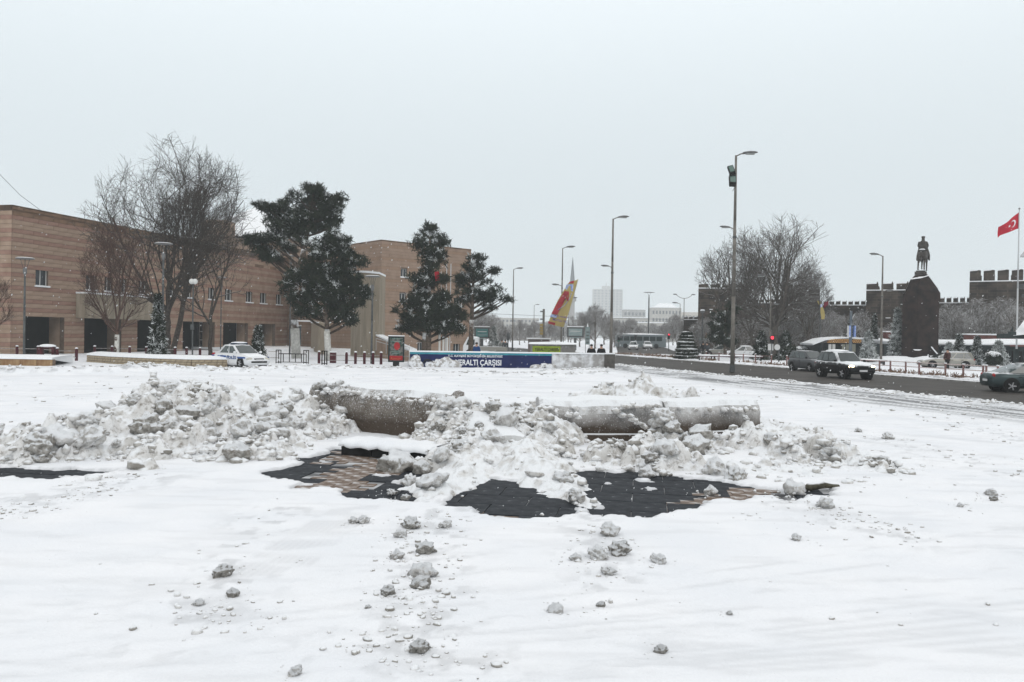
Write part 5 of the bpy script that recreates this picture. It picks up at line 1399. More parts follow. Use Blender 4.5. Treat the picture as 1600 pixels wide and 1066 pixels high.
# ------------------------------------------------------------------ vehicles
TYRE = mat('tyre_rubber', (0.012, 0.012, 0.012), None, 1, .8)
RIM = mat('wheel_rim', (0.35, 0.35, 0.36), (0.45, 0.45, 0.46), 8, .4, metal=.6)
CGLASS = mat('car_glass', (0.02, 0.032, 0.032), None, 1, .08, spec=.7)
BLK = mat('black_plastic', (0.015, 0.015, 0.015), None, 1, .6)
REDL = mat('red_lamp', (0.35, 0.02, 0.02), None, 1, .25)
AMB = mat('amber_lamp', (0.45, 0.18, 0.04), None, 1, .3)
CLEAR = mat('clear_lamp', (0.5, 0.48, 0.42), None, 1, .15)
LIT = mat('lit_headlight', (0.9, 0.75, 0.5), None, 1, .3, emit=((1.0, 0.80, 0.45), 7.0))
PLATE = mat('number_plate', (0.65, 0.65, 0.66), None, 1, .5)
def ring_sec(w, zb, zt, crown=.9, shoulder=.12):
    return [(0, zb), (w * .88, zb), (w * .985, zb + .10), (w, zb + .25 * (zt - zb) + .05), (w * 1.0, zb + .6 * (zt - zb)), (w * .965, zt - shoulder * .6), (w * crown, zt - .02), (w * crown * .6, zt + .015), (0, zt + .025)]
def car(name, label, cat, loc, heading, paint, L=4.3, W=1.70, Hh=1.45, belt=.92, hood=.80, clear=.2, prof='sedan', lit=False, snow_roof=0.0, snow_hood=False, wheel_r=.31, rim=RIM, group=None, dirty=None):
    t = thing(name, label, cat, loc, heading, group)
    hw = W / 2
    f = {'sedan': dict(xs=[(-.50, .42, .72), (-.485, .30, .86), (-.40, .22, .95), (-.34, .2, .97), (-.2, .19, 1.0), (.05, .19, 1.0), (.2, .2, .99), (.30, .2, .93), (.40, .22, .86), (.47, .26, .74), (.50, .36, .58)], cab=(-.36, -.215, .035, .235)),
         'hatch': dict(xs=[(-.50, .42, .84), (-.49, .30, .97), (-.42, .24, 1.0), (-.34, .2, 1.0), (-.2, .19, 1.0), (.05, .19, 1.0), (.2, .2, .99), (.32, .2, .93), (.42, .22, .84), (.48, .26, .70), (.50, .36, .56)], cab=(-.49, -.43, .02, .27)),
         'suv': dict(xs=[(-.50, .45, .88), (-.49, .36, 1.0), (-.42, .3, 1.02), (-.34, .28, 1.02), (-.2, .27, 1.0), (.05, .27, 1.0), (.18, .27, 1.0), (.24, .27, .99), (.42, .3, .93), (.485, .34, .84), (.50, .42, .62)], cab=(-.485, -.40, .03, .19)),
         'coupe': dict(xs=[(-.50, .42, .86), (-.485, .30, .98), (-.40, .22, 1.02), (-.34, .2, 1.02), (-.2, .19, 1.0), (.05, .19, 1.0), (.2, .2, .97), (.30, .2, .91), (.40, .22, .82), (.47, .26, .7), (.50, .36, .54)], cab=(-.43, -.17, .04, .24))}[prof]
    vs = []; fs = []; secs = []
    for (x, zb, zt) in f['xs']:
        taper = 1 - .10 * max(0, (abs(x) - .36) / .14) ** 1.6
        z0 = clear + (zb - .19) * .6; z1 = zt * belt
        s = ring_sec(hw * taper, z0, z1, .86); secs.append(s)
    n = len(secs[0]); m2 = 2 * n - 2
    for (x, zb, zt), s in zip(f['xs'], secs):
        full = s + [(-p[0], p[1]) for p in s[-2:0:-1]]
        vs += [(x * L, p[0], p[1]) for p in full]
    for i in range(len(secs) - 1):
        for j in range(m2): fs.append((i * m2 + j, (i + 1) * m2 + j, (i + 1) * m2 + (j + 1) % m2, i * m2 + (j + 1) % m2))
    fs += [tuple(range(m2)), tuple(range((len(secs) - 1) * m2 + m2 - 1, (len(secs) - 1) * m2 - 1, -1))]
    q = MB(); q.add(vs, fs); body = q.build('body', paint, t, smooth=True)
    # cabin
    x0, x1, x2, x3 = [c * L for c in f['cab']]; zb = belt * .97; zr = Hh; wb = hw * .90; wt = hw * .70
    def sec(x, z): 
        k = (z - zb) / (zr - zb); return wb + (wt - wb) * k
    q = MB(); vv = []
    N_ = 6
    for k in range(N_ + 1):
        s = k / N_; s2 = s ** .8; z = zb + (zr - zb) * (1 - (1 - s) ** 1.6)
        kk = (z - zb) / (zr - zb)
        xr = x0 + (x1 - x0) * kk; xf = x3 + (x2 - x3) * kk; w = wb + (wt - wb) * kk ** 1.2
        bow = .05 * (1 - kk)
        vv += [(xr, -w * .93, z), (xr - bow, 0, z), (xr, w * .93, z), ((xr + xf) / 2, w, z), (xf, w * .93, z), (xf + bow, 0, z), (xf, -w * .93, z), ((xr + xf) / 2, -w, z)]
    ff = []
    for k in range(N_):
        for j in range(8): ff.append((k * 8 + j, k * 8 + (j + 1) % 8, (k + 1) * 8 + (j + 1) % 8, (k + 1) * 8 + j))
    c_ = len(vv); vv.append(((x1 + x2) / 2, 0, zr + .05)); ff += [(N_ * 8 + j, N_ * 8 + (j + 1) % 8, c_) for j in range(8)]
    q.add(vv, ff); cab = q.build('cabin', paint, t, smooth=True)
    def P(fx, kk, side):   # point on cabin side: fx 0..1 rear to front
        z = zb + (zr - zb) * kk; xr = x0 + (x1 - x0) * kk; xf = x3 + (x2 - x3) * kk; w = wb + (wt - wb) * kk ** 1.2
        x = xr + (xf - xr) * fx; ww = w * (.93 + .07 * (1 - abs(2 * fx - 1)))
        return (x, side * (ww + .012), z)
    for side in (1, -1):
        for (a0, a1) in ((.06 if prof != 'suv' else .04, .26 if prof in ('suv', 'hatch') else .0), (.30 if prof in ('suv', 'hatch') else .10, .55), (.585, .93)):
            if a1 <= a0: continue
            q = MB(); mid = (a0 + a1) / 2
            pts = [P(a0 + (.02 if a0 < .2 else 0), .08, side), P(mid, .08, side), P(a1, .08, side), P(a1 - (.05 if a1 > .9 else 0), .86, side), P(mid, .87, side), P(a0 + (.08 if a0 < .2 else 0), .84, side)]
            q.add(pts, [(0, 1, 4, 5), (1, 2, 3, 4)]); q.build('side_window', CGLASS, t)
    for nm, fx, s in (('windshield', 1, 1), ('rear_window', 0, -1)):
        q = MB(); pts = []
        for kk in (.06, .5, .90):
            z = zb + (zr - zb) * kk; xr = x0 + (x1 - x0) * kk; xf = x3 + (x2 - x3) * kk; w = (wb + (wt - wb) * kk ** 1.2) * .93
            xx = (xf if s > 0 else xr); bow = .05 * (1 - kk)
            pts += [(xx + s * .012, -w * .92, z + .01), (xx + s * (bow + .014), 0, z + .01), (xx + s * .012, w * .92, z + .01)]
        q.add(pts, [(0, 1, 4, 3), (1, 2, 5, 4), (3, 4, 7, 6), (4, 5, 8, 7)]); q.build(nm, CGLASS, t)
    # wheels
    wx = (-.31 * L, .315 * L)
    for x in wx:
        for side in (1, -1):
            a = MB(); a.tube((x, side * (hw * .62), wheel_r + .02), (x, side * (hw + .006), wheel_r + .02), wheel_r + .075, n=20); a.build('wheel_arch', BLK, t)
            wh = MB(); r = wheel_r; y0 = side * (hw - .19); y1 = side * (hw + .02)
            wh.tube((x, y0, r), (x, y1 - side * .03, r), r, n=20); wh.tube((x, y1 - side * .03, r), (x, y1, r), r, r * .93, n=20)
            wo = wh.build('wheel', TYRE, t, smooth=False)
            rb = MB(); rb.tube((x, y1, r), (x, y1 + side * .008, r), r * .66, n=16, mi=1)
            for k in range(5):
                an = 2 * math.pi * k / 5; rb.tube((x, y1 + side * .012, r), (x + r * .62 * math.cos(an), y1 + side * .012, r + r * .62 * math.sin(an)), .035, .03, 5)
            rb.tube((x, y1 + side * .004, r), (x, y1 + side * .03, r), r * .18, n=10)
            rb.build('rim', [rim, BLK], wo)
    # lights, bumpers, plates, mirrors
    zf = f['xs'][-2][2] * belt
    for side in (1, -1):
        q = MB(); q.blob((L * .468, side * hw * .70, zf - .10), (.11, .23, .11), 10, 6, jit=0); q.build('headlight', LIT if lit else CLEAR, t, smooth=True)
        q = MB(); q.blob((-L * .482, side * hw * .76, belt * .86), (.07, .15, .12), 8, 5, jit=0); q.build('tail_light', REDL, t, smooth=True)
        q = MB(); q.blob((L * (f['cab'][3] - .035), side * (hw + .08), belt + .06), (.07, .11, .08), 8, 5, jit=0); q.build('mirror', BLK if paint is not MATS.get('white_car_paint') else paint, t, smooth=True)
    q = MB(); q.box((L * .497, 0, .34 + clear * .4), (.05, W * .66, .11)); q.build('lower_grille', BLK, t)
    q = MB(); q.box((L * .492, 0, zf - .10), (.05, W * .40, .10)); q.build('grille', BLK, t)
    q = MB(); q.box((L * .512, 0, .47 + clear * .3), (.03, .50, .11)); q.build('number_plate', PLATE, t)
    q = MB(); q.box((-L * .512, 0, .5 + clear * .3), (.03, .50, .11)); q.build('number_plate', PLATE, t)
    for side in (1, -1):
        for fx in (.31, .57):
            xx = x0 + (x3 - x0) * fx
            q = MB(); q.box((xx, side * (hw * 1.0 + .002), belt * .82), (.14, .02, .03)); q.build('door_handle', BLK, t)
            q = MB(); q.box((xx + .12, side * (hw * .995), belt * .60), (.012, .016, belt * .5)); q.build('door_seam', BLK, t)
    if snow_roof:
        q = MB(); q.blob(((x1 + x2) / 2, 0, zr + .02), ((x2 - x1) / 2 + .10, wt * .96, snow_roof), 18, 6, jit=.03, flat=.5); q.build('roof_snow', CAP, t, smooth=True)
    if snow_hood:
        q = MB(); vs = []; fs = []
        for i in range(7):
            x = x3 + .10 + (L * .455 - x3 - .10) * i / 6
            zz = np.interp(x / L, [p[0] for p in f['xs']], [p[2] for p in f['xs']]) * belt
            for j in range(7):
                y = (j / 3 - 1) * hw * .80 * (1 - .08 * i / 6); edge = (i in (0, 6) or j in (0, 6)); vs.append((x, y, zz + (.0 if edge else .055 + .012 * math.sin(i * 2 + j))))
        for i in range(6):
            for j in range(6): fs.append((i * 7 + j, (i + 1) * 7 + j, (i + 1) * 7 + j + 1, i * 7 + j + 1))
        q.add(vs, fs); q.build('hood_snow', CAP, t, smooth=True)
    return t
WPAINT = mat('white_car_paint', (0.72, 0.73, 0.74), None, 1, .3)
BPAINT = mat('black_car_paint', (0.008, 0.008, 0.009), None, 1, .25, snow=(0.92, 1.2, .9), snow_noise=2.2)
GPAINT = mat('grey_car_paint', (0.085, 0.09, 0.095), None, 1, .35, metal=.3, snow=(1.2, 1.5, .6))
TPAINT = mat('teal_grey_car_paint', (0.045, 0.065, 0.068), None, 1, .3, metal=.3, snow=(1.05, 1.3, .7), snow_noise=3)
SPAINT = mat('silver_beige_paint', (0.30, 0.29, 0.26), None, 1, .35, metal=.3, snow=(1.0, 1.3, .7))
BLUE = mat('police_blue', (0.03, 0.09, 0.28), None, 1, .4)
# police car
g = atd(376, 52.5)
pc = car('police_car', 'white police sedan with a blue side stripe parked behind the low planter', 'police car', (g.x, g.y, 0.0), R(-40), WPAINT, L=4.25, W=1.68, Hh=1.43, clear=.17, rim=RIM, snow_roof=.03, snow_hood=True)
q = MB()
for (xa, xb, za, zb_) in ((-1.95, -1.62, .62, .78), (-1.25, -.25, .60, .76), (1.02, 1.9, .62, .72)):
    hwv = .84; q.add([(xa, -hwv - .012, za), (xb, -hwv - .012, za), (xb, -hwv - .010, zb_), (xa, -hwv - .010, zb_)], [(0, 1, 2, 3)])
    q.add([(xa, hwv + .012, za), (xb, hwv + .012, za), (xb, hwv + .010, zb_), (xa, hwv + .010, zb_)], [(3, 2, 1, 0)])
q.build('stripe', BLUE, pc)
place_text('lettering', 'POLİS', .24, 1.05, (-.15, -.862, .56), (1, 0, 0), BLUE, pc)
q = MB(); q.box((-.15, 0, 1.50), (.30, 1.05, .10)); lb = q.build('light_bar', mat('dark_blue_lamp', (.02, .03, .06), None, 1, .2), pc)
q = MB(); q.blob((-.15, 0, 1.57), (.20, .60, .06), 14, 6, jit=.03); q.build('snow_cap', CAP, lb, smooth=True)
# traffic
def on_road(u, v): p = G(u, v, ZR); return (p.x, p.y, ZR)
hd = math.atan2(rd.y, rd.x)
p = G(1318, 591, ZR)
car('suv', 'black SUV dusted with snow and headlights lit, driving on the wet road', 'car', (p.x, p.y, ZR), R(-81), BPAINT, L=4.25, W=1.80, Hh=1.66, belt=1.06, clear=.26, prof='suv', lit=True, snow_roof=.12, snow_hood=True, wheel_r=.35)
p = G(1266, 580, ZR)
car('hatchback', 'grey hatchback driving just behind the black SUV', 'car', (p.x, p.y, ZR), R(-78), GPAINT, L=3.9, W=1.68, Hh=1.50, belt=.98, clear=.2, prof='hatch', snow_roof=.02, wheel_r=.30)
p = G(1614, 613, ZR)
car('coupe', 'dark teal snow dusted car cut by the right edge of the view', 'car', (p.x, p.y, ZR), R(-8), TPAINT, L=4.3, W=1.70, Hh=1.38, belt=.92, clear=.2, prof='coupe', snow_roof=.02, wheel_r=.31)
p = atd(1478, 72)
car('parked_car', 'silver beige car parked behind the railing beside the monument', 'car', (p.x, p.y, 0), R(172), SPAINT, L=4.3, W=1.7, Hh=1.42, prof='hatch', snow_roof=.06, snow_hood=True)
for (px, d, hdg, pt, prof, lab) in ((990, 150, -100, WPAINT, 'hatch', 'white car waiting at the far junction'), (1012, 165, -95, WPAINT, 'hatch', 'white car behind the traffic light at the far junction'), (1026, 190, -95, GPAINT, 'suv', 'grey car beside the white cars at the far junction'),
                                (1210, 99, 170, WPAINT, 'sedan', 'snow covered car in the park behind the traffic light'), (1124, 105, 175, SPAINT, 'hatch', 'snow buried car left of the floodlight pole'), (1160, 96, 176, WPAINT, 'sedan', 'snow buried long car right of the floodlight pole'),
                                (1508, 90, 160, GPAINT, 'sedan', 'dark car in shadow behind the two dark firs')):
    p = atd(px, d); car('distant_car', lab, 'car', (p.x, p.y, ZR if px < 1030 else 0), R(hdg), pt, prof=prof, snow_roof=.08, snow_hood=True)
# white van behind the stair wall
p = atd(752, 92); vn = thing('white_van', 'white flatbed van with a snowy roof behind the person in blue', 'van', (p.x, p.y, 0), R(175))
q = MB(); q.add([(.3, -.85, .35), (1.9, -.85, .35), (1.9, -.85, 1.05), (1.45, -.8, 1.9), (.3, -.8, 1.95), (.3, .85, .35), (1.9, .85, .35), (1.9, .85, 1.05), (1.45, .8, 1.9), (.3, .8, 1.95)],
            [(0, 1, 2, 3, 4), (9, 8, 7, 6, 5), (0, 5, 6, 1), (1, 6, 7, 2), (2, 7, 8, 3), (3, 8, 9, 4), (4, 9, 5, 0)]); q.build('cab', WPAINT, vn)
q = MB(); q.box((-1.3, 0, .75), (3.2, 1.8, .45)); q.build('bed', SPAINT, vn)
q = MB(); q.add([(.62, -.862, 1.15), (1.55, -.862, 1.15), (1.36, -.832, 1.75), (.62, -.832, 1.75)], [(0, 1, 2, 3)]); q.add([(.62, .862, 1.15), (1.55, .862, 1.15), (1.36, .832, 1.75), (.62, .832, 1.75)], [(3, 2, 1, 0)]); q.build('side_window', CGLASS, vn)
q = MB(); q.add([(1.90, -.75, 1.12), (1.90, .75, 1.12), (1.52, .7, 1.82), (1.52, -.7, 1.82)], [(0, 1, 2, 3)]); q.build('windshield', CGLASS, vn)
q = MB(); q.blob((.9, 0, 1.97), (.7, .85, .12), 12, 5, jit=.03); q.build('roof_snow', CAP, vn, smooth=True)
for x in (-2.0, 1.25):
    for s in (1, -1): q = MB(); q.tube((x, s * .62, .33), (x, s * .87, .33), .33, n=14); q.build('wheel', TYRE, vn)
# bus at the junction
p = atd(1000, 172); bs = thing('bus', 'long pale bus crossing the far junction, faint in the snow', 'bus', (p.x, p.y, ZR))
BUSP = mat('bus_paint', (0.16, 0.19, 0.20), None, 1, .4)
q = MB(); q.box((0, 0, 1.55), (10.5, 2.4, 2.5)); q.build('body', BUSP, bs)
for k in range(7): q = MB(); q.box((-4.3 + k * 1.35, -1.215, 2.0), (1.15, .03, .9)); q.build('window', CGLASS, bs)
q = MB(); q.box((5.26, 0, 1.9), (.03, 2.0, 1.3)); q.build('windshield', CGLASS, bs)
q = MB(); q.blob((0, 0, 2.85), (5.3, 1.25, .25), 20, 5, jit=.02, flat=.6); q.build('roof_snow', CAP, bs, smooth=True)
for x in (-3.2, 3.2): q = MB(); q.tube((x, -1.22, .48), (x, -.9, .48), .48, n=14); q.build('wheel', TYRE, bs)

# ------------------------------------------------------------------ lamps
POLE = mat('weathered_pole', (0.13, 0.12, 0.105), (0.20, 0.185, 0.165), 4, .6, metal=.2)
POLED = mat('dark_grey_pole', (0.07, 0.075, 0.075), (0.11, 0.115, 0.115), 4, .6, metal=.2)
LHEAD = mat('lamp_head_grey', (0.12, 0.12, 0.12), (0.17, 0.17, 0.17), 4, .5)
LGLASS = mat('lamp_glass', (0.28, 0.29, 0.28), None, 1, .3)
def cobra(t, z, side, s=1.0, rz=0.0, name='lamp_head', snow=False):
    """street light head; side = +1 right, -1 left"""
    c, sn = math.cos(rz) * side, math.sin(rz) * side
    q = MB(); q.path([(0, 0, z - .05), (.30 * s * c, .30 * s * sn, z + .10 * s), (.55 * s * c, .55 * s * sn, z + .13 * s)], .04 * s, 6)
    am = q.build('arm', POLE, t)
    q = MB(); vs = []; fs = []; K = [(.40, .05, .05), (.55, .12, .09), (.85, .17, .12), (1.10, .16, .10), (1.28, .09, .05)]
    for (x, w, h_) in K:
        for j in range(8):
            a = 2 * math.pi * j / 8; yy_ = w * math.cos(a); zz_ = h_ * math.sin(a) * (1 if math.sin(a) > 0 else .45)
            X_ = x * s; vs.append((X_ * c - yy_ * s * sn, X_ * sn + yy_ * s * c, z + .13 * s + zz_ * s + x * .05 * s))
    for i in range(4):
        for j in range(8): fs.append((i * 8 + j, (i + 1) * 8 + j, (i + 1) * 8 + (j + 1) % 8, i * 8 + (j + 1) % 8))
    fs += [tuple(range(8)), tuple(range(39, 31, -1))]
    q.add(vs, fs); hd_ = q.build(name, LHEAD, t, smooth=True)
    q = MB(); q.box((.85 * s * c, .85 * s * sn, z + .11 * s), (.5 * s, .22 * s, .07 * s), rz); q.build('lamp_glass', LGLASS, hd_)
    if snow: q = MB(); q.blob((.85 * s * c, .85 * s * sn, z + .13 * s + .13 * s), (.42 * s, .17 * s, .07 * s), 10, 5, jit=.02, flat=.7); q.build('snow_cap', CAP, hd_, smooth=True)
def street_lamp(label, px, d, ytop, heads, r=.09, group='tall street lamps', lean=0.0, z0=0.0, collar=True):
    c = atd(px, d); z = zat(px, ytop, d); t = thing('street_lamp', label, 'street lamp', (c.x, c.y, 0), 0, group)
    q = MB(); q.path([(0, 0, -.3), (0, 0, z * .35), (0, 0, z * .7), (0, 0, z)], [r * 1.25, r, r * .8, r * .6], 10); q.build('pole', POLE, t, smooth=True)
    if collar: q = MB(); q.tube((0, 0, z * .62), (0, 0, z * .62 + .12), r * 1.1, n=10); q.tube((0, 0, 0), (0, 0, .5), r * 1.6, r * 1.35, 10); q.build('collar', POLED, t)
    for (yy_, side, s) in heads: cobra(t, zat(px, yy_, d), side, s)
    return t, z
t, z = street_lamp('tallest street lamp with two floodlights and a lower left lamp beside the road', 1145, 57, 243, [(243, 1, 1.15), (358, -1, .8)], r=.125)
FLG = mat('floodlight_glass', (0.10, 0.16, 0.14), None, 1, .2)
for (yy_, tilt, dx) in ((266, R(-14), -.22), (282, R(2), -.12)):
    zz = zat(1145, yy_, 57)
    M_ = Matrix.Translation((dx - .12, -.10, zz)) @ Matrix.Rotation(tilt, 4, 'Y') @ Matrix.Rotation(R(-20), 4, 'X')
    q = MB(); q.box((0, 0, 0), (.38 if dx < -.2 else .46, .22, .58), M=M_); q.box((0, .08, -.34), (.42, .20, .16), M=M_); fl = q.build('floodlight', BLK, t)
    q = MB(); q.box((0, -.125, .02), (.30 if dx < -.2 else .38, .03, .46), M=M_); q.build('glass', FLG, fl)
    q = MB(); q.tube((dx, 0, zz - .25), (.05, 0, zz - .22), .04); q.build('bracket', BLK, fl)
q = MB(); q.path([(-.02, -.1, zat(1145, 290, 57)), (-.12, -.12, zat(1145, 295, 57)), (-.22, -.1, zat(1145, 299, 57))], .015, 4); q.build('loose_wire', BLK, t)
street_lamp('street lamp with two heads standing at the end of the blue wall', 955, 74, 342, [(342, 1, 1.1), (418, -1, .8)], r=.12)
street_lamp('street lamp with two heads behind the tilted banner', 877, 102, 388, [(388, 1, 1.2), (447, -1, 1.0)], r=.10)
street_lamp('single headed street lamp between the last pine and the banner', 801, 120, 421, [(421, 1, 1.1)], r=.10)
street_lamp('small distant street lamp right of the single headed lamp', 834, 200, 477, [(477, 1, 1.0)], r=.09)
street_lamp('far street lamp peeking out right of the banner', 888, 150, 467, [(467, 1, 1.2)], r=.08)
street_lamp('street lamp with two heads before the tallest bare tree', 1203, 94, 432, [(434, -1, 1.3), (477, 1, .8)], r=.10)
street_lamp('street lamp with snow dusted pole between the SUV and the monument', 1377, 80, 400, [(400, -1, 1.0), (456, 1, .8)], r=.10)
street_lamp('thin distant street lamp left of the double armed lamp', 1062, 170, 475, [(475, -1, 1.3)], r=.08)
# double arm lamp far
c = atd(1068, 190); z = zat(1068, 466, 190); t = thing('double_street_lamp', 'distant lamp with two curved arms spreading like a T', 'street lamp', (c.x, c.y, 0))
q = MB(); q.tube((0, 0, -.3), (0, 0, z), .12, .08, 8); q.build('pole', POLE, t)
for s in (1, -1):
    q = MB(); q.path([(0, 0, z - .1), (s * .9, 0, z + .1), (s * 1.8, 0, z + .7)], .06, 6); a_ = q.build('arm', POLE, t)
    q = MB(); q.blob((s * 2.1, 0, z + .85), (.5, .2, .14), 8, 5, jit=0); q.build('lamp_head', LHEAD, a_)
# disc topped lamps
def disc_lamp(label, px, d, ytop, r=.07, w=.6):
    c = atd(px, d); z = zat(px, ytop, d); t = thing('disc_lamp', label, 'street lamp', (c.x, c.y, 0), 0, 'park lamps with a disc above a funnel')
    q = MB(); q.path([(0, 0, -.2), (0, 0, z * .5), (0, 0, z - 1.1)], [r * 1.2, r, r * .85], 10); q.build('pole', POLED, t, smooth=True)
    q = MB(); q.lathe([(.05, z - 1.15), (.12, z - .95), (.13, z - .75), (.09, z - .62)], n=12); q.build('lantern', LHEAD, t, smooth=True)
    for k in range(4):
        a = k * math.pi / 2 + .5; q = MB(); q.tube((.09 * math.cos(a), .09 * math.sin(a), z - .7), (w * .45 * math.cos(a), w * .45 * math.sin(a), z - .05), .014, n=5); q.build('strut', POLED, t)
    q = MB(); q.lathe([(w * .85, z - .05), (w, z - .02), (w * .9, z + .02)], n=24); dd = q.build('disc', LHEAD, t)
    q = MB(); q.lathe([(w * .95, z + .022), (w * .8, z + .06), (w * .3, z + .08)], n=24); q.build('snow_cap', CAP, dd, smooth=True)
disc_lamp('disc topped park lamp at the far left before the square window', 38, 56, 404)
disc_lamp('disc topped park lamp in front of the tallest bare tree', 254, 56, 381, w=.6)
disc_lamp('disc topped park lamp right of the bushy pine', 581, 61, 432, w=.58)
disc_lamp('thin disc topped lamp left of the wide flat topped pine', 345, 78, 434, r=.05, w=.45)
disc_lamp('very tall disc topped mast far away above the bus', 1013, 190, 457, r=.16, w=1.3)
disc_lamp('disc topped lamp almost hidden in the wide flat topped pine', 453, 84, 400, w=.6)
# ball lamp with twin globes
c = atd(301, 64); z = zat(301, 440, 64); t = thing('globe_lamp', 'lamp with a white globe on a thin pole left of the police car', 'street lamp', (c.x, c.y, 0))
q = MB(); q.path([(0, 0, -.2), (0, 0, z - .2)], .06, 8); q.box((0, -.08, z * .42), (.28, .06, .45), mi=0); q.build('pole', POLED, t)
for dx in (-.12, .14): q = MB(); q.blob((dx, 0, z + .0), (.2, .2, .22), 12, 8, jit=0); q.build('globe', mat('white_globe', (.7, .7, .68), None, 1, .4), t, smooth=True)
# short bushy lamp
c = atd(1097, 110); z = zat(1097, 487, 110); t = thing('globe_lamp', 'lamp with a snow capped globe standing before the teal billboard', 'street lamp', (c.x, c.y, 0))
q = MB(); q.path([(0, 0, -.2), (0, 0, z)], .09, 8); q.build('pole', POLED, t)
q = MB(); q.blob((0, 0, z), (.32, .32, .22), 10, 6, jit=0); q.build('globe', LHEAD, t); q = MB(); q.blob((0, 0, z + .16), (.34, .34, .14), 10, 5, jit=.05); q.build('snow_cap', CAP, t, smooth=True)

# ------------------------------------------------------------------ stair wall with the market sign
NAVY = mat('navy_sign_paint', (0.005, 0.011, 0.065), (0.008, 0.016, 0.09), 2, .45)
TEAL = mat('teal_band', (0.03, 0.22, 0.30), (0.06, 0.32, 0.38), 2, .5)
FROST = mat('frosted_stone_wall', (0.33, 0.32, 0.31), (0.70, 0.71, 0.73), 2.2, .85, detail=9, ramp=(.40, .62), bump=.4)
WHT = mat('white_letters', (0.78, 0.8, 0.82), None, 1, .5)
A = G(641, 575); A = atd(641, 56.5); B = atd(945, 58.0); 
u5 = (B - A).normalized(); n5 = Vector((u5.y, -u5.x, 0)); 
if n5.dot(A) > 0: n5 = -n5
L5 = (B - A).length; ZW = zat(641, 550, 56.5)
wl = thing('underpass_wall', 'low wall of the underground market stairs with a navy sign panel', 'wall')
q = MB(); q.quadbox(A, B, -.3, ZW, -n5, .35); q.quadbox(A, A - n5 * 7, -.3, ZW, u5, .35); q.build('wall', FROST, wl)
q = MB(); q.quadbox(A - u5 * .05 + n5 * .08, B + u5 * .05 + n5 * .08, ZW + .004, ZW + .09, -n5, .52); q.build('snow_cap', CAP, wl)
ls = plane_uz(A, u5, n5, 862, 565)[0]
q = MB(); q.quadbox(A + n5 * .002, A + u5 * ls + n5 * .002, -.2, ZW - .14, n5, .03); pn = q.build('sign_panel', NAVY, wl)
q = MB(); q.quadbox(A + n5 * .002, A + u5 * ls + n5 * .002, ZW - .135, ZW - .01, n5, .035); q.build('teal_band', TEAL, wl)
def on_wall(px, py): uu, zz = plane_uz(A, u5, n5, px, py); return A + u5 * uu + n5 * .036 + Vector((0, 0, zz)), uu
p0, ua = on_wall(711, 574.0); _, ub = on_wall(783, 575); zt_ = on_wall(747, 563)[0].z
place_text('lettering', 'YERALTI ÇARŞISI', zt_ - p0.z + .02, ub - ua, (p0.x, p0.y, p0.z + .04), u5, WHT, pn)
p0, ua = on_wall(700, 558.5); _, ub = on_wall(785, 559)
place_text('lettering', 'T.C. KAYSERİ BÜYÜKŞEHİR BELEDİYESİ', .22, ub - ua, (p0.x, p0.y, p0.z), u5, WHT, pn)
# snow driven against the panel
q = MB()
for (px, py, rx, rz_) in ((648, 566, .45, .5), (652, 572, .4, .35), (668, 570, .2, .2), (675, 572, .3, .35), (684, 568, .35, .3), (697, 567, .5, .42), (709, 571, .5, .35), (690, 574, .7, .3), (838, 574, .5, .2), (850, 571, .3, .16), (860, 573, .4, .2)):
    p0, _ = on_wall(px, py); q.blob((p0.x, p0.y, p0.z), (rx, .10, rz_), 14, 8, jit=.16)
q.build('wind_blown_snow', mat('speckled_drift', (0.40, 0.38, 0.36), (0.80, 0.81, 0.83), 5, .9, detail=8, bump=.4, ramp=(.42, .56)), wl, smooth=True, kind='stuff')
# dark hook-shaped gash left of the drift
p0, _ = on_wall(664, 563); q = MB(); pts = [on_wall(a_, b_)[0] + n5 * .08 for a_, b_ in ((662, 567), (664, 563.5), (667, 562), (672, 563), (677, 566))]; q.path(pts, [.05, .06, .05, .04, .02], 5); q.build('torn_strip', BLK, wl)
q = MB(); e0 = atd(945.5, 57.9); e1 = atd(961, 58.2); q.quadbox(e0 + n5 * .1, e1 + n5 * .1, -.2, ZW + .02, -n5, .5); wp = q.build('wall_end_post', mat('dark_wet_stone', (.07, .065, .06), (.12, .11, .10), 3, .8), None, label='dark wet stone block closing the right end of the low wall', cat='wall block')
q = MB(); q.quadbox(e0 + n5 * .14, e1 + n5 * .14, ZW + .022, ZW + .1, -n5, .56); q.build('snow_cap', CAP, wp)
# kiosk with yellow sign
kd = 66; ka = atd(831, kd); kb_ = atd(878, kd); kc = atd(899.5, kd + 1.8); ztk = zat(840, 538, kd)
ks = thing('stone_kiosk', 'low grey stone stairhead with a yellow green sign and snowy roof', 'kiosk')
GSTONE = mat('grey_brick', (0.16, 0.15, 0.14), (0.30, 0.29, 0.275), 6, .9, bump=.4, stretch=(1, 1, 4))
q = MB(); q.quadbox(ka, kb_, 0, ztk, (0, 1), 4); q.build('wall', GSTONE, ks)
uu = (kc - kb_).normalized(); nn = Vector((uu.y, -uu.x, 0))
q = MB(); q.quadbox(kb_ + Vector((.01, 0, 0)), kc, 0, ztk - .01, -nn, 2.0); q.build('side_wall', GSTONE, ks)
blk = MB(); blk.box((0, 0, 0), (.30, .05, .115)); bme = blk.mesh('stone_block', GSTONE); LL = (kc - kb_).length
for j in range(7):
    for i in range(int(LL / .32)):
        c = kb_ + uu * (.2 + i * .32 + (.16 if j % 2 else 0)) + nn * .02 + Vector((0, 0, .42 + j * .135))
        if c.z < ztk - .12: link('stone_block', bme, ks, c, math.atan2(uu.y, uu.x))
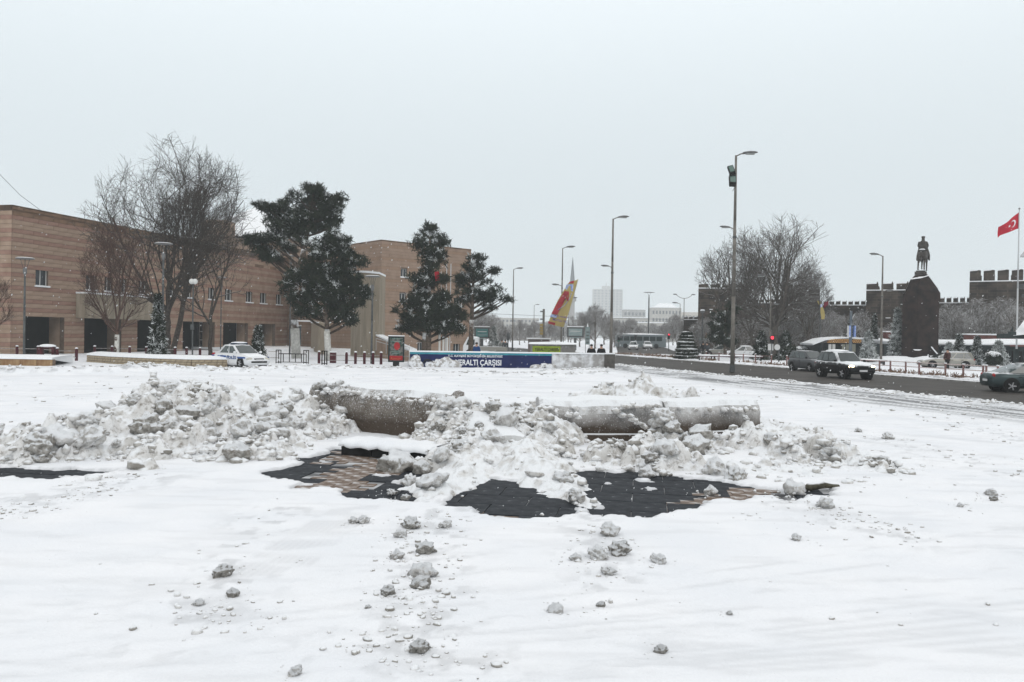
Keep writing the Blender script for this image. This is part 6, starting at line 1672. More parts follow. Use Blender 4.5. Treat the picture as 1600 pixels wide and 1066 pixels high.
q = MB(); q.add([tuple(ka + Vector((-.2, -.2, ztk + .004))), tuple(kb_ + Vector((.1, -.2, ztk + .004))), tuple(kc + Vector((.2, -.1, ztk + .004))), tuple(kc + Vector((.2, 3, ztk + .004))), tuple(ka + Vector((-.2, 4, ztk + .004))),
                 tuple(ka + Vector((-.1, -.1, ztk + .12))), tuple(kb_ + Vector((-.3, -.1, ztk + .24))), tuple(kc + Vector((.1, 0, ztk + .12))), tuple(kc + Vector((.1, 2.8, ztk + .12))), tuple(ka + Vector((-.1, 3.8, ztk + .12)))],
                [(0, 1, 6, 5), (1, 2, 7, 6), (2, 3, 8, 7), (3, 4, 9, 8), (4, 0, 5, 9), (5, 6, 7, 8, 9), (4, 3, 2, 1, 0)]); q.build('snow_cap', CAP, ks)
YG = mat('yellow_green_sign', (0.20, 0.28, 0.02), (0.27, 0.34, 0.03), 2, .5)
sa_ = atd(832.5, kd); sb_ = atd(876, kd); zs0 = zat(850, 553, kd); zs1 = zat(850, 541, kd)
q = MB(); q.quadbox(sa_, sb_, zs0 - .2, zs1, (0, -1), .06); sg = q.build('sign', YG, ks)
ta = atd(835.5, kd); tb = atd(873.5, kd)
place_text('lettering', 'YERALTI ÇARŞISI', zat(850, 543.2, kd) - zat(850, 550.2, kd), tb.x - ta.x, (ta.x, ta.y - .068, zat(850, 550.2, kd)), (1, 0, 0), mat('black_letters', (.012, .012, .012), None, 1, .6), sg)

# ------------------------------------------------------------------ advert panel
d = 57; c = atd(619.5, d); k = d / F; w = 25 * k; z1 = zat(619, 525.5, d); z0 = zat(619, 566, d)
ad_ = thing('advert_panel', 'freestanding dark framed advert lightbox with a red lower band', 'advert panel', (c.x, c.y, 0), R(6))
q = MB(); q.box((0, .07, (z0 + z1) / 2), (w, .2, z1 - z0)); q.build('frame', mat('dark_green_frame', (.012, .02, .02), None, 1, .4), ad_)
q = MB(); q.box((-.0, .07, z0 / 2 - .1), (w * .4, .14, z0 + .2)); q.build('foot', BLK, ad_)
PHOTO = mat('poster_dark_print', (0.02, 0.045, 0.035), (0.16, 0.15, 0.14), 5, .3, detail=6, ramp=(.42, .6))
pm_ = MB(); pm_.box((0, -.036, (z0 + z1) / 2), (w * .80, .008, (z1 - z0) * .88)); po = pm_.build('poster', PHOTO, ad_)
RB = mat('poster_red', (0.30, 0.015, 0.02), (0.38, 0.03, 0.03), 4, .3)
q = MB(); q.box((0, -.043, z0 + (z1 - z0) * .16), (w * .80, .004, (z1 - z0) * .17)); q.build('red_band', RB, po)
q = MB(); q.lathe([(.01, 0), (.21, .001), (.01, .002)], n=16); o = q.build('red_disc', RB, po); o.rotation_euler = (R(90), 0, 0); o.location = (.05, -.045, z0 + (z1 - z0) * .62); o.scale = (1, 1.3, 1)
for (zz, ww) in ((.90, .5), (.80, .62), (.40, .6), (.34, .45)):
    q = MB(); q.box((-.02, -.044, z0 + (z1 - z0) * zz), (w * ww, .004, .05)); q.build('print_line', mat('poster_teal_print', (.05, .16, .13), (.25, .28, .26), 9, .4), po)
q = MB(); q.path([(-w * .32, -.05, z0 + .22), (-w * .28, -.05, z0 + .32), (-w * .25, -.05, z0 + .2), (-w * .1, -.05, z0 + .24), (w * .1, -.05, z0 + .21), (w * .3, -.05, z0 + .25)], .012, 4); q.build('script_line', AMB, po)
q = MB(); q.box((0, .07, z1 + .03), (w * 1.02, .24, .055)); q.build('snow_cap', CAP, ad_)

# ------------------------------------------------------------------ bollards, rails, planters, crowd barriers
MAR = mat('maroon_paint', (0.045, 0.009, 0.012), (0.085, 0.014, 0.02), 5, .5)
RAILM = mat('grey_rail', (0.22, 0.19, 0.18), (0.4, 0.38, 0.37), 5, .5)
bp = thing('bollard', 'x', 'bollard', (0, 0, 0), 0, 'maroon bollards joined by a thin rail')
q = MB(); q.tube((0, 0, -.25), (0, 0, .78), .10, n=12); q.tube((0, 0, .78), (0, 0, .86), .075, n=12); q.build('post', MAR, bp, smooth=False)
q = MB(); q.blob((0, 0, .88), (.11, .11, .08), 10, 5, jit=.05, flat=.7); q.build('snow_cap', CAP, bp, smooth=True)
bl = [(27, 62, 'left of the first disc topped lamp'), (60, 62, 'left of the snow topped arch barrier'), (90, 58, 'tall one right of the snow topped arch barrier'), (120, 58, 'in the gap between the two planters'), (148.5, 66, 'at the left end of the long planter'), (175.5, 66, 'left of the limewashed slim tree'), (203, 66, 'right of the limewashed slim tree'),
      (229, 66, 'left of the columnar conifer'), (274, 66, 'right of the columnar conifer'), (292, 66, 'before the dark glazed portico'), (313, 66, 'left behind the police car'), (499, 60, 'left of the bushy pine trunk'), (542, 60, 'first from the left between bushy pine and lamp'), (556, 60, 'second from the left between bushy pine and lamp'),
      (570, 60, 'third from the left between bushy pine and lamp'), (583.5, 60, 'right behind the disc lamp foot'), (596, 60, 'just left of the advert panel')]
pos = []
for i, (px, d, w_) in enumerate(bl):
    o = bp if i == 0 else dup(bp)
    p = atd(px, d); o.location = (p.x, p.y, 0.02); o['label'] = 'maroon bollard ' + w_; pos.append(p)
def rails(name, label, pts, zs, r=.022, m=RAILM):
    t = thing(name, label, 'railing')
    for z in zs:
        q = MB(); q.path([Vector((p.x, p.y, z)) for p in pts], r, 5); q.build('rail', m, t)
    return t
rails('bollard_rail', 'thin rail strung between the bollards at left', [atd(-30, 62)] + pos[:4], (.72, .30))
rails('bollard_rail', 'thin rail strung between the bollards behind the long planter', pos[4:11] + [atd(345, 66)], (.74, .34))
rails('bollard_rail', 'thin rail strung between the bollards left of the advert panel', pos[11:] + [atd(640, 60)], (.66, .28))
rails('bollard_rail', 'thin double rail right of the police car up to the black barrier', [atd(420, 62), atd(436, 62)], (.80, .34))
# U shaped snow-topped barrier
c = atd(75, 58); t = thing('arch_barrier', 'maroon arch barrier with a thick pad of snow on top', 'barrier', (c.x, c.y, 0))
for dx in (-.42, .42): q = MB(); q.box((dx, 0, .42), (.16, .3, .9)); q.build('leg', MAR, t)
q = MB(); q.box((0, 0, .93), (1.0, .34, .12)); q.build('top_bar', MAR, t)
q = MB(); q.blob((0, 0, 1.02), (.62, .28, .16), 16, 6, jit=.04, flat=.5); q.build('snow_cap', CAP, t, smooth=True)
# black gate fences
BLKM = mat('black_metal', (0.012, 0.009, 0.009), None, 1, .5)
def gate(label, px0, px1, d, yt, yb, bars, ends=True):
    a = atd(px0, d); b_ = atd(px1, d); z1 = zat(px0, yt, d); t = thing('metal_barrier', label, 'barrier', (0, 0, 0))
    h_ = z1; W_2 = b_.x - a.x
    if ends:
        for e_ in (0, 1):
            q = MB(); x = a.x + e_ * (W_2 - .36)
            for dx in (0, .18, .34): q.box((x + dx, a.y, h_ / 2), (.05, .05, h_))
            q.box((x + .17, a.y, h_ - .03), (.40, .055, .06)); q.box((x + .17, a.y, .12), (.40, .055, .05)); q.build('end_post', BLKM, t)
    q = MB(); q.box(((a.x + b_.x) / 2, a.y, h_ * .72), (W_2 - .4, .05, .06)); q.box(((a.x + b_.x) / 2, a.y, .14), (W_2 - .4, .05, .05)); q.build('rail', BLKM, t)
    for i in range(bars):
        q = MB(); q.box((a.x + .3 + (W_2 - .6) * (i + .5) / bars, a.y, h_ * .43), (.05, .045, h_ * .6)); q.build('bar', BLKM, t)
gate('black metal barrier frame before the limewashed flat topped pine', 432, 483, 59, 546.5, 564, 4)
gate('narrow black metal lattice post beside the bushy pine', 504, 511.5, 58, 548, 568, 1, ends=True)
q = MB(); c = atd(521, 61); q.box((c.x, c.y, .45), (.42, .3, .8)); o = q.build('litter_bin', MAR, None, label='small maroon litter bin right behind the bushy pine trunk', cat='litter bin')
q = MB(); q.box((c.x, c.y, .87), (.46, .34, .08)); q.build('snow_cap', CAP, o)
# planters with masonry blocks
PST = mat('planter_stone', (0.24, 0.19, 0.13), (0.42, 0.35, 0.25), 3, .85, bump=.4, bscale=10)
PSO = mat('orange_planter_stone', (0.22, 0.12, 0.06), (0.36, 0.24, 0.13), 2, .85, bump=.4, bscale=10, stretch=(2, 2, .7))
def planter(label, pts, h_, m, bl_=.42, rows=3, fill=.02):
    t = thing('stone_planter', label, 'planter'); cnt = 0
    q = MB()
    for a, b_ in zip(pts[:-1], pts[1:]):
        uu = (b_ - a).normalized(); nn = Vector((uu.y, -uu.x, 0)); nn = -nn if nn.dot(a) > 0 else nn
        q.quadbox(a, b_, -.2, h_, -nn, .3)
    q.build('core', JOINT, t)
    rest = MB(); cache = {}
    for a, b_ in zip(pts[:-1], pts[1:]):
        L_ = (b_ - a).length; uu = (b_ - a) / L_; nn = Vector((uu.y, -uu.x, 0)); nn = -nn if nn.dot(a) > 0 else nn; ang = math.atan2(uu.y, uu.x)
        for j in range(rows):
            hh_ = h_ / rows; x = -(bl_ / 2 if j % 2 else 0)
            while x < L_:
                w_ = bl_ * random.choice((.8, 1, 1.2)); x0 = max(x, 0); x1_ = min(x + w_, L_)
                if x1_ - x0 > .08:
                    key = round(x1_ - x0, 2)
                    if key not in cache: s = MB(); s.box((0, 0, 0), (key - .025, .06, hh_ - .025)); cache[key] = s.mesh('stone_block', m)
                    c = a + uu * ((x0 + x1_) / 2) + nn * random.uniform(.01, .035) + Vector((0, 0, hh_ * (j + .5)))
                    link('stone_block', cache[key], t, c, ang)
                x += w_
    c0 = pts[0]; q = MB(); up = [Vector((p.x, p.y, h_ + .005)) for p in pts]; back = [Vector((p.x * 1.06 + .2, p.y + 5.0, h_ + .005)) for p in pts]
    vs = []; n_ = len(pts)
    for i in range(n_):
        f_ = up[i] - Vector((0, .08, 0)); vs += [f_, f_ + Vector((0, .04, .12)), f_ + Vector((0, 1.2, .2)), back[i] + Vector((0, 0, .12)), back[i] - Vector((0, 0, h_))]
    fs = []
    for i in range(n_ - 1):
        for j in range(4): fs.append((i * 5 + j, (i + 1) * 5 + j, (i + 1) * 5 + j + 1, i * 5 + j + 1))
    fs += [(0, 1, 2, 3, 4), tuple((n_ - 1) * 5 + j for j in (4, 3, 2, 1, 0))]
    q.add([tuple(v) for v in vs], fs); q.build('snow_bed', CAP, t)
    return t
planter('low ochre stone planter with a flat snow bed at the left edge', [atd(-60, 49.5), atd(83, 49.5)], .42, PSO, bl_=1.2, rows=1)
planter('long low planter of pale stone blocks under the bare trees', [atd(137, 56.5), atd(175, 54.0), atd(235, 52.0), atd(300, 51), atd(356, 52)], .50, PST, rows=3)

# ------------------------------------------------------------------ railings and things beyond the road
PNK = mat('faded_red_paint', (0.13, 0.05, 0.045), (0.26, 0.16, 0.15), 5, .6)
rp = [(1068, 1), (1083, 0), (1104, 1), (1124, 0), (1148, 1), (1162, 0), (1181, 1), (1206, 0), (1230, 1), (1345, 0), (1375, 1), (1392, 0), (1416, 1), (1437, 0), (1478, 1), (1506, 0), (1537, 1), (1542, 0), (1560, 1)]
pp = thing('rail_post', 'x', 'post', (0, 0, 0), 0, 'faded red posts of the park railing'); q = MB(); q.box((0, 0, .42), (.09, .09, .95)); q.build('post', PNK, pp); q = MB(); q.box((0, 0, .92), (.12, .12, .06)); q.build('snow_cap', CAP, pp)
where = ['below the billboard left', 'below the billboard middle', 'below the billboard right', 'left of the floodlight pole', 'right of the floodlight pole', 'left of the round topiary', 'right of the round topiary', 'under the red traffic light', 'left of the grey hatchback', 'behind the hood of the black SUV', 'at the snowy street lamp foot', 'right of the snowy street lamp', 'at the monument left foot', 'before the monument middle', 'before the parked silver car', 'right of the parked silver car', 'before the two dark firs', 'close pair, right one', 'before the wide topiary']
rpos = []
for i, (px, _) in enumerate(rp):
    o = pp if i == 0 else dup(pp)
    # follow a line a few metres beyond the far kerb
    lo, hi = 30.0, 160.0
    for _k in range(40):
        mid = (lo + hi) / 2; p = atd(px, mid)
        if road_s(p.x, p.y) < RW + 3.4: lo = mid
        else: hi = mid
    p = atd(px, lo); o.location = (p.x, p.y, 0); o['label'] = 'faded red railing post ' + where[i]; rpos.append(p)
rails('park_railing', 'pale double rail of the park fence left of the traffic light', rpos[2:8], (.78,), .02, PNK)
rails('park_railing', 'pale double rail of the park fence between SUV and coupe', rpos[9:], (.86, .55), .03, mat('pale_pink_rail', (.42, .33, .31), (.6, .52, .5), 5, .6))
# brown stubble and dead flowers along the verge
sv = []
for k in range(2600):
    t_ = random.uniform(-75, 16); s2 = RW + 2.2 + abs(random.gauss(0, 1.3)); p = road_pt(t_, s2); 
    if fbm(np.array([p.x * .5]), np.array([p.y * .5]), 2, 300)[0] < .47: continue
    sv.append((p.x, p.y, .1))
sv = np.array(sv)
link('verge_stubble', tufts_mesh('verge_stubble', sv, rng.uniform(.12, .3, len(sv)), 4, [mat('dead_stubble', (0.10, 0.055, 0.035), (0.24, 0.16, 0.11), 3, .9)], np.zeros(len(sv), int), up=.8, width=.22), kind='stuff')

# monument
d = 86; c = atd(1437.5, d); k = d / F
mo = thing('rider_monument', 'tall dark stone pedestal carrying a bronze rider on horseback seen from behind', 'monument', (c.x, c.y, 0), -math.atan(637.5 / F))
k = k * math.cos(math.atan(637.5 / F))
MST = mat('dark_red_granite', (0.010, 0.007, 0.007), (0.036, 0.022, 0.018), 1.6, .7, bump=.3, bscale=6, detail=8, spec=.2)
def mz(y): return zat(1437, y, d)
prof = [(-29.5, -.3), (-28.5, mz(461)), (-26, mz(458)), (-17, mz(437)), (-10, mz(430)), (9, mz(429)), (26, mz(452)), (30, mz(458)), (30.5, mz(470)), (28, mz(474)), (29, -.3)]
q = MB(); n_ = len(prof); vs = []
for (x, z_) in prof: vs.append((x * k, 0, z_))
for (x, z_) in prof: vs.append((x * k, 4.2, z_))
# ridge line on the front, pulled towards the viewer
fr = [(-4 * k, -.9, -.3), (-4 * k, -.9, mz(452)), (-1 * k, -.55, mz(436))]
base_i = len(vs); vs += fr
fs = [(0, base_i, base_i + 1, 2, 1), (2, base_i + 1, base_i + 2, 4, 3), (base_i, 10, 9, 8, 7, base_i + 1), (base_i + 1, 7, 6, base_i + 2), (base_i + 2, 6, 5, 4)]
fs += [tuple(n_ + i for i in range(n_ - 1, -1, -1))[::-1]] + [(i, i + 1, n_ + i + 1, n_ + i) for i in range(n_ - 1)] + [(n_ - 1, 0, n_, 2 * n_ - 1)]
q.add(vs, fs); q.build('pedestal', MST, mo)
# facing slabs with thin joints on the pedestal front are proud pieces
for j in range(7):
    zz = .9 + j * 1.0
    for (xa, ya, xb, yb) in ((-28.6, 0, -4, -.9), (-4, -.9, 28.6, 0)):
        for m_ in range(2):
            f0 = m_ / 2 + .006; f1 = (m_ + 1) / 2 - .006
            ax_, ay_ = (xa + (xb - xa) * f0) * k, ya + (yb - ya) * f0; bx2, by2 = (xa + (xb - xa) * f1) * k, ya + (yb - ya) * f1
            vv = Vector((bx2 - ax_, by2 - ay_, 0)).normalized(); nn = Vector((vv.y, -vv.x, 0)); nn = nn if nn.y < 0 else -nn
            if zz > mz(474): continue
            s = MB(); s.quadbox((ax_ + nn.x * .003, ay_ + nn.y * .003), (bx2 + nn.x * .003, by2 + nn.y * .003), zz - .49, zz + .49, nn, random.uniform(.012, .03)); s.build('granite_slab', MST, mo)
q = MB()
q.add([(-16.5 * k, -.1, mz(437) + .02), (-1 * k, -.66, mz(436) + .03), (13 * k, -.1, mz(431)), (9 * k, .4, mz(428) + .05), (-10 * k, .4, mz(429) + .05)], [(0, 1, 2, 3, 4)])
q.add([(9.5 * k, .1, mz(429) + .03), (26.5 * k, .1, mz(452) + .03), (26.5 * k, 4.2, mz(452) + .05), (9.5 * k, 4.2, mz(429) + .05)], [(0, 1, 2, 3)])
q.add([(-27 * k, .3, mz(459) + .05), (-17 * k, .3, mz(437) + .04), (-17 * k, 4.0, mz(437) + .04), (-27 * k, 4.0, mz(459) + .05)], [(0, 1, 2, 3)])
q.build('snow_cap', CAP, mo)
BRZ = mat('dark_bronze', (0.045, 0.04, 0.036), (0.09, 0.08, 0.072), 3, .5, metal=.4, snow=(1.15, 1.4, .6))
q = MB(); q.box((-1 * k, 2.0, mz(427) + .02), (19 * k, 4.0, .30)); q.box((-1 * k, 2.0, mz(424) + .02), (15 * k, 3.4, .18)); q.build('plinth', BRZ, mo)
def skin(name, joints, edges, m, parent, sub=2, loc=(0, 0, 0), rz=0, root=0):
    me = bpy.data.meshes.new(name); me.from_pydata([j[0] for j in joints], edges, []); me.update(); me.materials.append(m)
    o = bpy.data.objects.new(name, me); C.objects.link(o); o.location = loc; o.rotation_euler.z = rz
    sk = o.modifiers.new('skin', 'SKIN'); sk.use_smooth_shade = True
    for i, j in enumerate(joints):
        r = j[1]; me.skin_vertices[0].data[i].radius = (r, r) if not hasattr(r, '__len__') else r
    me.skin_vertices[0].data[root].use_root = True
    sd = o.modifiers.new('sub', 'SUBSURF'); sd.levels = sub; sd.render_levels = sub
    dg = bpy.context.evaluated_depsgraph_get(); me2 = bpy.data.meshes.new_from_object(o.evaluated_get(dg), depsgraph=dg)
    o.modifiers.clear(); o.data = me2; o.parent = parent; bpy.data.meshes.remove(me)
    return o
# horse: local +y is forward (away from the viewer), seen from its rump; metres at 1.4 life size
S = 1.42; zf = mz(423) + .06
def hj(*a): return [((x * S, y * S, z * S), r * S) for (x, y, z, r) in a]
J = hj((0, -.45, 1.26, .37), (0, -.15, 1.24, .35), (0, .25, 1.24, .29), (0, .6, 1.28, .27), (0, .85, 1.55, .19), (-.03, 1.05, 1.85, .14), (-.05, 1.18, 2.0, .12), (-.06, 1.42, 1.80, .085), (-.06, 1.52, 1.70, .07),   # 0-8 body neck head
       (.17, -.50, 1.05, .17), (.19, -.40, .78, .10), (.19, -.62, .50, .065), (.19, -.60, .14, .05), (.19, -.54, .03, .065),  # right hind 9-13
       (-.17, -.50, 1.05, .17), (-.20, -.38, .78, .10), (-.21, -.58, .50, .065), (-.23, -.55, .14, .05), (-.23, -.49, .03, .065),  # left hind 14-18
       (.15, .62, .98, .11), (.16, .64, .60, .065), (.16, .62, .14, .045), (.16, .67, .03, .06),
       (-.15, .62, .98, .11), (-.17, .75, .66, .065), (-.17, .68, .30, .045), (-.17, .74, .16, .05))
E = [(0, 1), (1, 2), (2, 3), (3, 4), (4, 5), (5, 6), (6, 7), (7, 8), (0, 9), (9, 10), (10, 11), (11, 12), (12, 13), (0, 14), (14, 15), (15, 16), (16, 17), (17, 18), (3, 19), (19, 20), (20, 21), (21, 22), (3, 23), (23, 24), (24, 25), (25, 26)]
hp_ = (2 * k, 1.1, zf)
skin('horse', J, E, BRZ, mo, 2, hp_, R(-9))
q = MB(); q.path([Vector((0, -.78, 1.36)) * S, Vector((0, -.90, 1.2)) * S, Vector((0, -.93, .9)) * S, Vector((0, -.90, .6)) * S], [.05 * S, .085 * S, .08 * S, .03 * S], 8); o = q.build('tail', BRZ, mo, smooth=True); o.location = hp_; o.rotation_euler.z = R(-9)
RJ = hj((0, -.02, 1.52, .25), (0, -.05, 1.78, .24), (0, -.05, 2.05, .26), (0, -.03, 2.20, .10), (0, .0, 2.36, .125), (0, .01, 2.47, .11),
        (.24, -.05, 2.10, .09), (.33, -.02, 1.85, .075), (.22, .18, 1.66, .055), (-.24, -.05, 2.10, .09), (-.33, -.02, 1.85, .075), (-.20, .18, 1.66, .055),
        (.30, .12, 1.40, .12), (.38, .16, 1.12, .09), (.40, .06, .84, .07), (.41, .20, .79, .05), (-.30, .12, 1.40, .12), (-.38, .16, 1.12, .09), (-.40, .06, .84, .07), (-.41, .20, .79, .05))
RE = [(0, 1), (1, 2), (2, 3), (3, 4), (4, 5), (2, 6), (6, 7), (7, 8), (2, 9), (9, 10), (10, 11), (0, 12), (12, 13), (13, 14), (14, 15), (0, 16), (16, 17), (17, 18), (18, 19)]
rd_ = skin('rider', RJ, RE, BRZ, mo, 2, hp_, R(-9))
q = MB(); q.lathe([(.11 * S, 2.43 * S), (.125 * S, 2.46 * S), (.135 * S, 2.53 * S), (.10 * S, 2.56 * S)], n=14); q.build('cap', BRZ, rd_, smooth=False)
q = MB(); q.blob((0, -.42 * S, 1.53 * S), (.22 * S, .26 * S, .07 * S), 12, 6, jit=.04, flat=.6); o = q.build('rump_snow', CAP, mo, smooth=True); o.location = hp_; o.rotation_euler.z = R(-9)
q = MB(); c2 = (-4 * k, -.97, mz(546)); q.add([(c2[0] - .42, c2[1] - .02, c2[2]), (c2[0] + .46, c2[1], c2[2]), (c2[0] + .22, c2[1] - .12, c2[2] - .12), (c2[0] - .2, c2[1] - .12, c2[2] - .12)], [(0, 1, 2, 3)]); q.build('snowy_plaque', CAP, mo)
q = MB(); M_ = Matrix.Translation((29 * k, -.6, .35)) @ Matrix.Rotation(R(52), 4, 'Y'); q.box((-.6, 0, .35), (1.9, .5, .12), M=M_); q.build('snowy_slab', CAP, mo)
# snow mounds at its foot
q = MB(); 
for (dx, dy, rx, ry, rz_) in ((-3.2, -1.5, 3.2, 2.2, .85), (.6, -2.2, 3.6, 2.2, .95), (3.6, -1.2, 2.2, 2, .8), (-5.8, 0, 2.2, 2, .6)): q.blob((c.x + dx, c.y + dy, -.05), (rx, ry, rz_), 20, 8, jit=.04)
q.build('snow_mound', CAP, None, smooth=True, label='broad smooth snow mound heaped at the foot of the monument', cat='snow mound')

# flag
d = 78; c = atd(1588.5, d); z = zat(1588.5, 327, d)
fp = thing('flagpole', 'tall white flagpole at the right edge flying a red crescent flag', 'flagpole', (c.x, c.y, 0))
q = MB(); q.path([(0, 0, -.2), (0, 0, z * .5), (0, 0, z)], [.09, .07, .045], 10); q.build('pole', mat('white_pole', (.5, .51, .52), None, 1, .4), fp, smooth=True)
q = MB(); q.blob((0, 0, z + .05), (.09, .09, .09), 8, 6, jit=0); q.build('finial', LHEAD, fp)
FRED = mat('flag_red', (0.42, 0.012, 0.03), (0.50, 0.02, 0.04), 2, .8)
kf = d / F
def flagp(s, t): # s 0..1 from hoist out (left), t 0..1 from the top down
    x = -s * 30.5 * kf; top = zat(1588, 331.0, d) - (s ** .9) * 24.0 * kf; bot = zat(1588, 357, d) - (s ** 1.1) * 12.5 * kf - max(0, s - .88) * 20 * kf
    return Vector((x, .22 * math.sin(s * 7 + t * 1.5) * (0.3 + s), top + (bot - top) * t))
def flag_patch(f, mname, m, parent, off=0.0):
    pass
vs = []; fs = []; NS, NT = 22, 12
for i in range(NS + 1):
    for j in range(NT + 1): vs.append(tuple(flagp(i / NS, j / NT)))
for i in range(NS):
    for j in range(NT): fs.append((i * (NT + 1) + j, (i + 1) * (NT + 1) + j, (i + 1) * (NT + 1) + j + 1, i * (NT + 1) + j + 1))
q = MB(); q.add(vs, fs); fo = q.build('flag', FRED, fp, smooth=True)
FW = mat('flag_white', (.75, .74, .76), None, 1, .8)
vs = []; fs = []; n_ = 28
def fmap(x, y): # x along fly in flag widths (0..1.5), y 0..1 down ; both sides
    return flagp(x / 1.5, y)
for side in (-1, 1):
    o0 = len(vs)
    for i in range(n_ + 1):
        a = R(42) + (2 * math.pi - R(84)) * i / n_
        ox, oy = .46 + .25 * math.cos(a), .5 + .25 * math.sin(a)
        # inner circle offset toward the fly
        ang2 = a; ix, iy = .5225 + .2 * math.cos(ang2), .5 + .2 * math.sin(ang2)
        for (px_2, py_2) in ((ox, oy), (ix, iy)):
            v = fmap(px_2, py_2); vs.append((v.x, v.y + side * .015, v.z))
    for i in range(n_): fs.append((o0 + 2 * i, o0 + 2 * i + 1, o0 + 2 * i + 3, o0 + 2 * i + 2))
    o0 = len(vs); ctr = fmap(.82, .5); vs.append((ctr.x, ctr.y + side * .016, ctr.z))
    for i in range(10):
        a = math.pi + i * math.pi / 5; r = .125 if i % 2 == 0 else .05; v = fmap(.82 + r * math.cos(a), .5 + r * math.sin(a)); vs.append((v.x, v.y + side * .016, v.z))
    for i in range(10): fs.append((o0, o0 + 1 + i, o0 + 1 + (i + 1) % 10))
q = MB(); q.add(vs, fs); q.build('crescent_and_star', FW, fo)

# tilted municipal banner on its lamp pole (flapping cloth, yellow with red edge)
d = 98; YEL = mat('banner_yellow', (0.44, 0.35, 0.13), (0.50, 0.40, 0.16), 2, .8); BRD = mat('banner_red', (0.36, 0.03, 0.045), (0.44, 0.05, 0.06), 2, .8)
LB = mat('banner_sky_blue', (0.16, 0.26, 0.62), (0.6, 0.65, 0.8), 3, .8); PUR = mat('banner_purple', (0.12, 0.07, 0.28), None, 1, .8)
bn = thing('banner', 'tilted yellow and red cloth banner blown sideways beside the minaret', 'banner')
def bq(px, py, off=0.0):
    off *= 3.2
    return Vector((atd(px, d, py).x, d - off + .35 * math.sin((px - 860) * .16) , zat(px, py, d)))
def bpoly(name, pts, m, off, parent):
    q = MB(); vs = [bq(a_, b_, off) for a_, b_ in pts]; q.add(vs, [tuple(range(len(vs)))]); return q.build(name, m, parent)
def bstrip(name, top, bot, m, off, parent, n=10):
    vs = []; fs = []
    for i in range(n + 1):
        s = i / n
        for (a, b_) in (top, bot): vs.append(bq(a[0] + (b_[0] - a[0]) * s, a[1] + (b_[1] - a[1]) * s, off))
    for i in range(n): fs.append((2 * i, 2 * i + 1, 2 * i + 3, 2 * i + 2))
    q = MB(); q.add(vs, fs); return q.build(name, m, parent)
cl = bstrip('cloth', ((890, 441.5), (903.5, 436.5)), ((855.5, 506), (880, 511.5)), YEL, 0, bn)
# re-lay as strips from left edge to right edge
bpy.data.objects.remove(cl)
vs = []; fs = []; N1, N2 = 14, 8
for i in range(N1 + 1):
    s = i / N1; l = (887.5 + (856 - 887.5) * s - 2.5 * math.sin(s * math.pi), 443 + (506 - 443) * s); r_ = (903.5 + (880.5 - 903.5) * s + 1.0 * math.sin(s * math.pi), 436.5 + (511.5 - 436.5) * s)
    for j in range(N2 + 1): t_ = j / N2; vs.append(bq(l[0] + (r_[0] - l[0]) * t_, l[1] + (r_[1] - l[1]) * t_))
for i in range(N1):
    for j in range(N2): fs.append((i * (N2 + 1) + j, (i + 1) * (N2 + 1) + j, (i + 1) * (N2 + 1) + j + 1, i * (N2 + 1) + j + 1))
q = MB(); q.add(vs, fs); cl = q.build('cloth', YEL, bn, smooth=True)
def bst(pts_l, pts_r, m, off, nm, n=8):
    vs = []; fs = []
    for i in range(n + 1):
        s = i / n
        for P_ in (pts_l, pts_r):
            x = np.interp(s, np.linspace(0, 1, len(P_)), [p[0] for p in P_]); y = np.interp(s, np.linspace(0, 1, len(P_)), [p[1] for p in P_]); vs.append(bq(x, y, off))
    for i in range(n): fs.append((2 * i, 2 * i + 1, 2 * i + 3, 2 * i + 2))
    q = MB(); q.add(vs, fs); q.build(nm, m, cl)
bst([(882, 455), (872, 471), (861.5, 490)], [(889, 456), (881, 472), (871, 492)], BRD, .03, 'red_edge')
bst([(861, 491), (859.5, 495)], [(870.5, 493), (869.5, 497)], LB, .03, 'pale_edge_patch', 2)
bst([(856, 502), (857, 505.7)], [(868, 504.5), (867, 508.5)], BRD, .03, 'red_corner', 2)
bst([(885, 445), (882.5, 452)], [(895.5, 444.5), (895, 456)], LB, .035, 'blue_patch', 3)
bst([(889, 441), (888.5, 443.5)], [(897, 438.6), (896, 443)], BRD, .034, 'red_top', 2)
for pts in ([(883, 457), (886, 470), (888, 458), (887, 471)], [(880, 462), (884, 466), (878, 472)], [(872, 484), (881, 478), (889, 468), (893, 458)]):
    q = MB(); q.path([bq(a_, b_, .05) for a_, b_ in pts], .05 if pts[0][0] != 872 else .03, 4); q.build('brush_stroke', BRD if pts[0][0] != 872 else LB, cl)
def btext(s, x0, y0, x1, y1, hpx):
    a = bq(x0, y0, .06); b_ = bq(x1, y1, .06); v = (b_ - a)
    a.y = min(a.y, b_.y) - .35; place_text('lettering', s, hpx * d / F, math.hypot(v.x, v.z), tuple(a), Vector((v.x, 0, v.z)), PUR, cl, updir=Vector((-v.z, 0, v.x)))
btext('KIŞ HABİT', 866, 495, 887, 499, 3.6)
btext('MUTLU YIL', 863, 501, 885, 505, 3.4)
q = MB(); q.path([bq(903.5, 436, .02), bq(893, 474, .02), bq(880.5, 512, .02)], .04, 6); q.build('spar', mat('pale_spar', (.5, .48, .4), None, 1, .6), bn)
q = MB(); q.tube(bq(880.5, 512), Vector((bq(880, 512).x, d, 0)), .05, n=8); q.build('pole', POLED, bn)
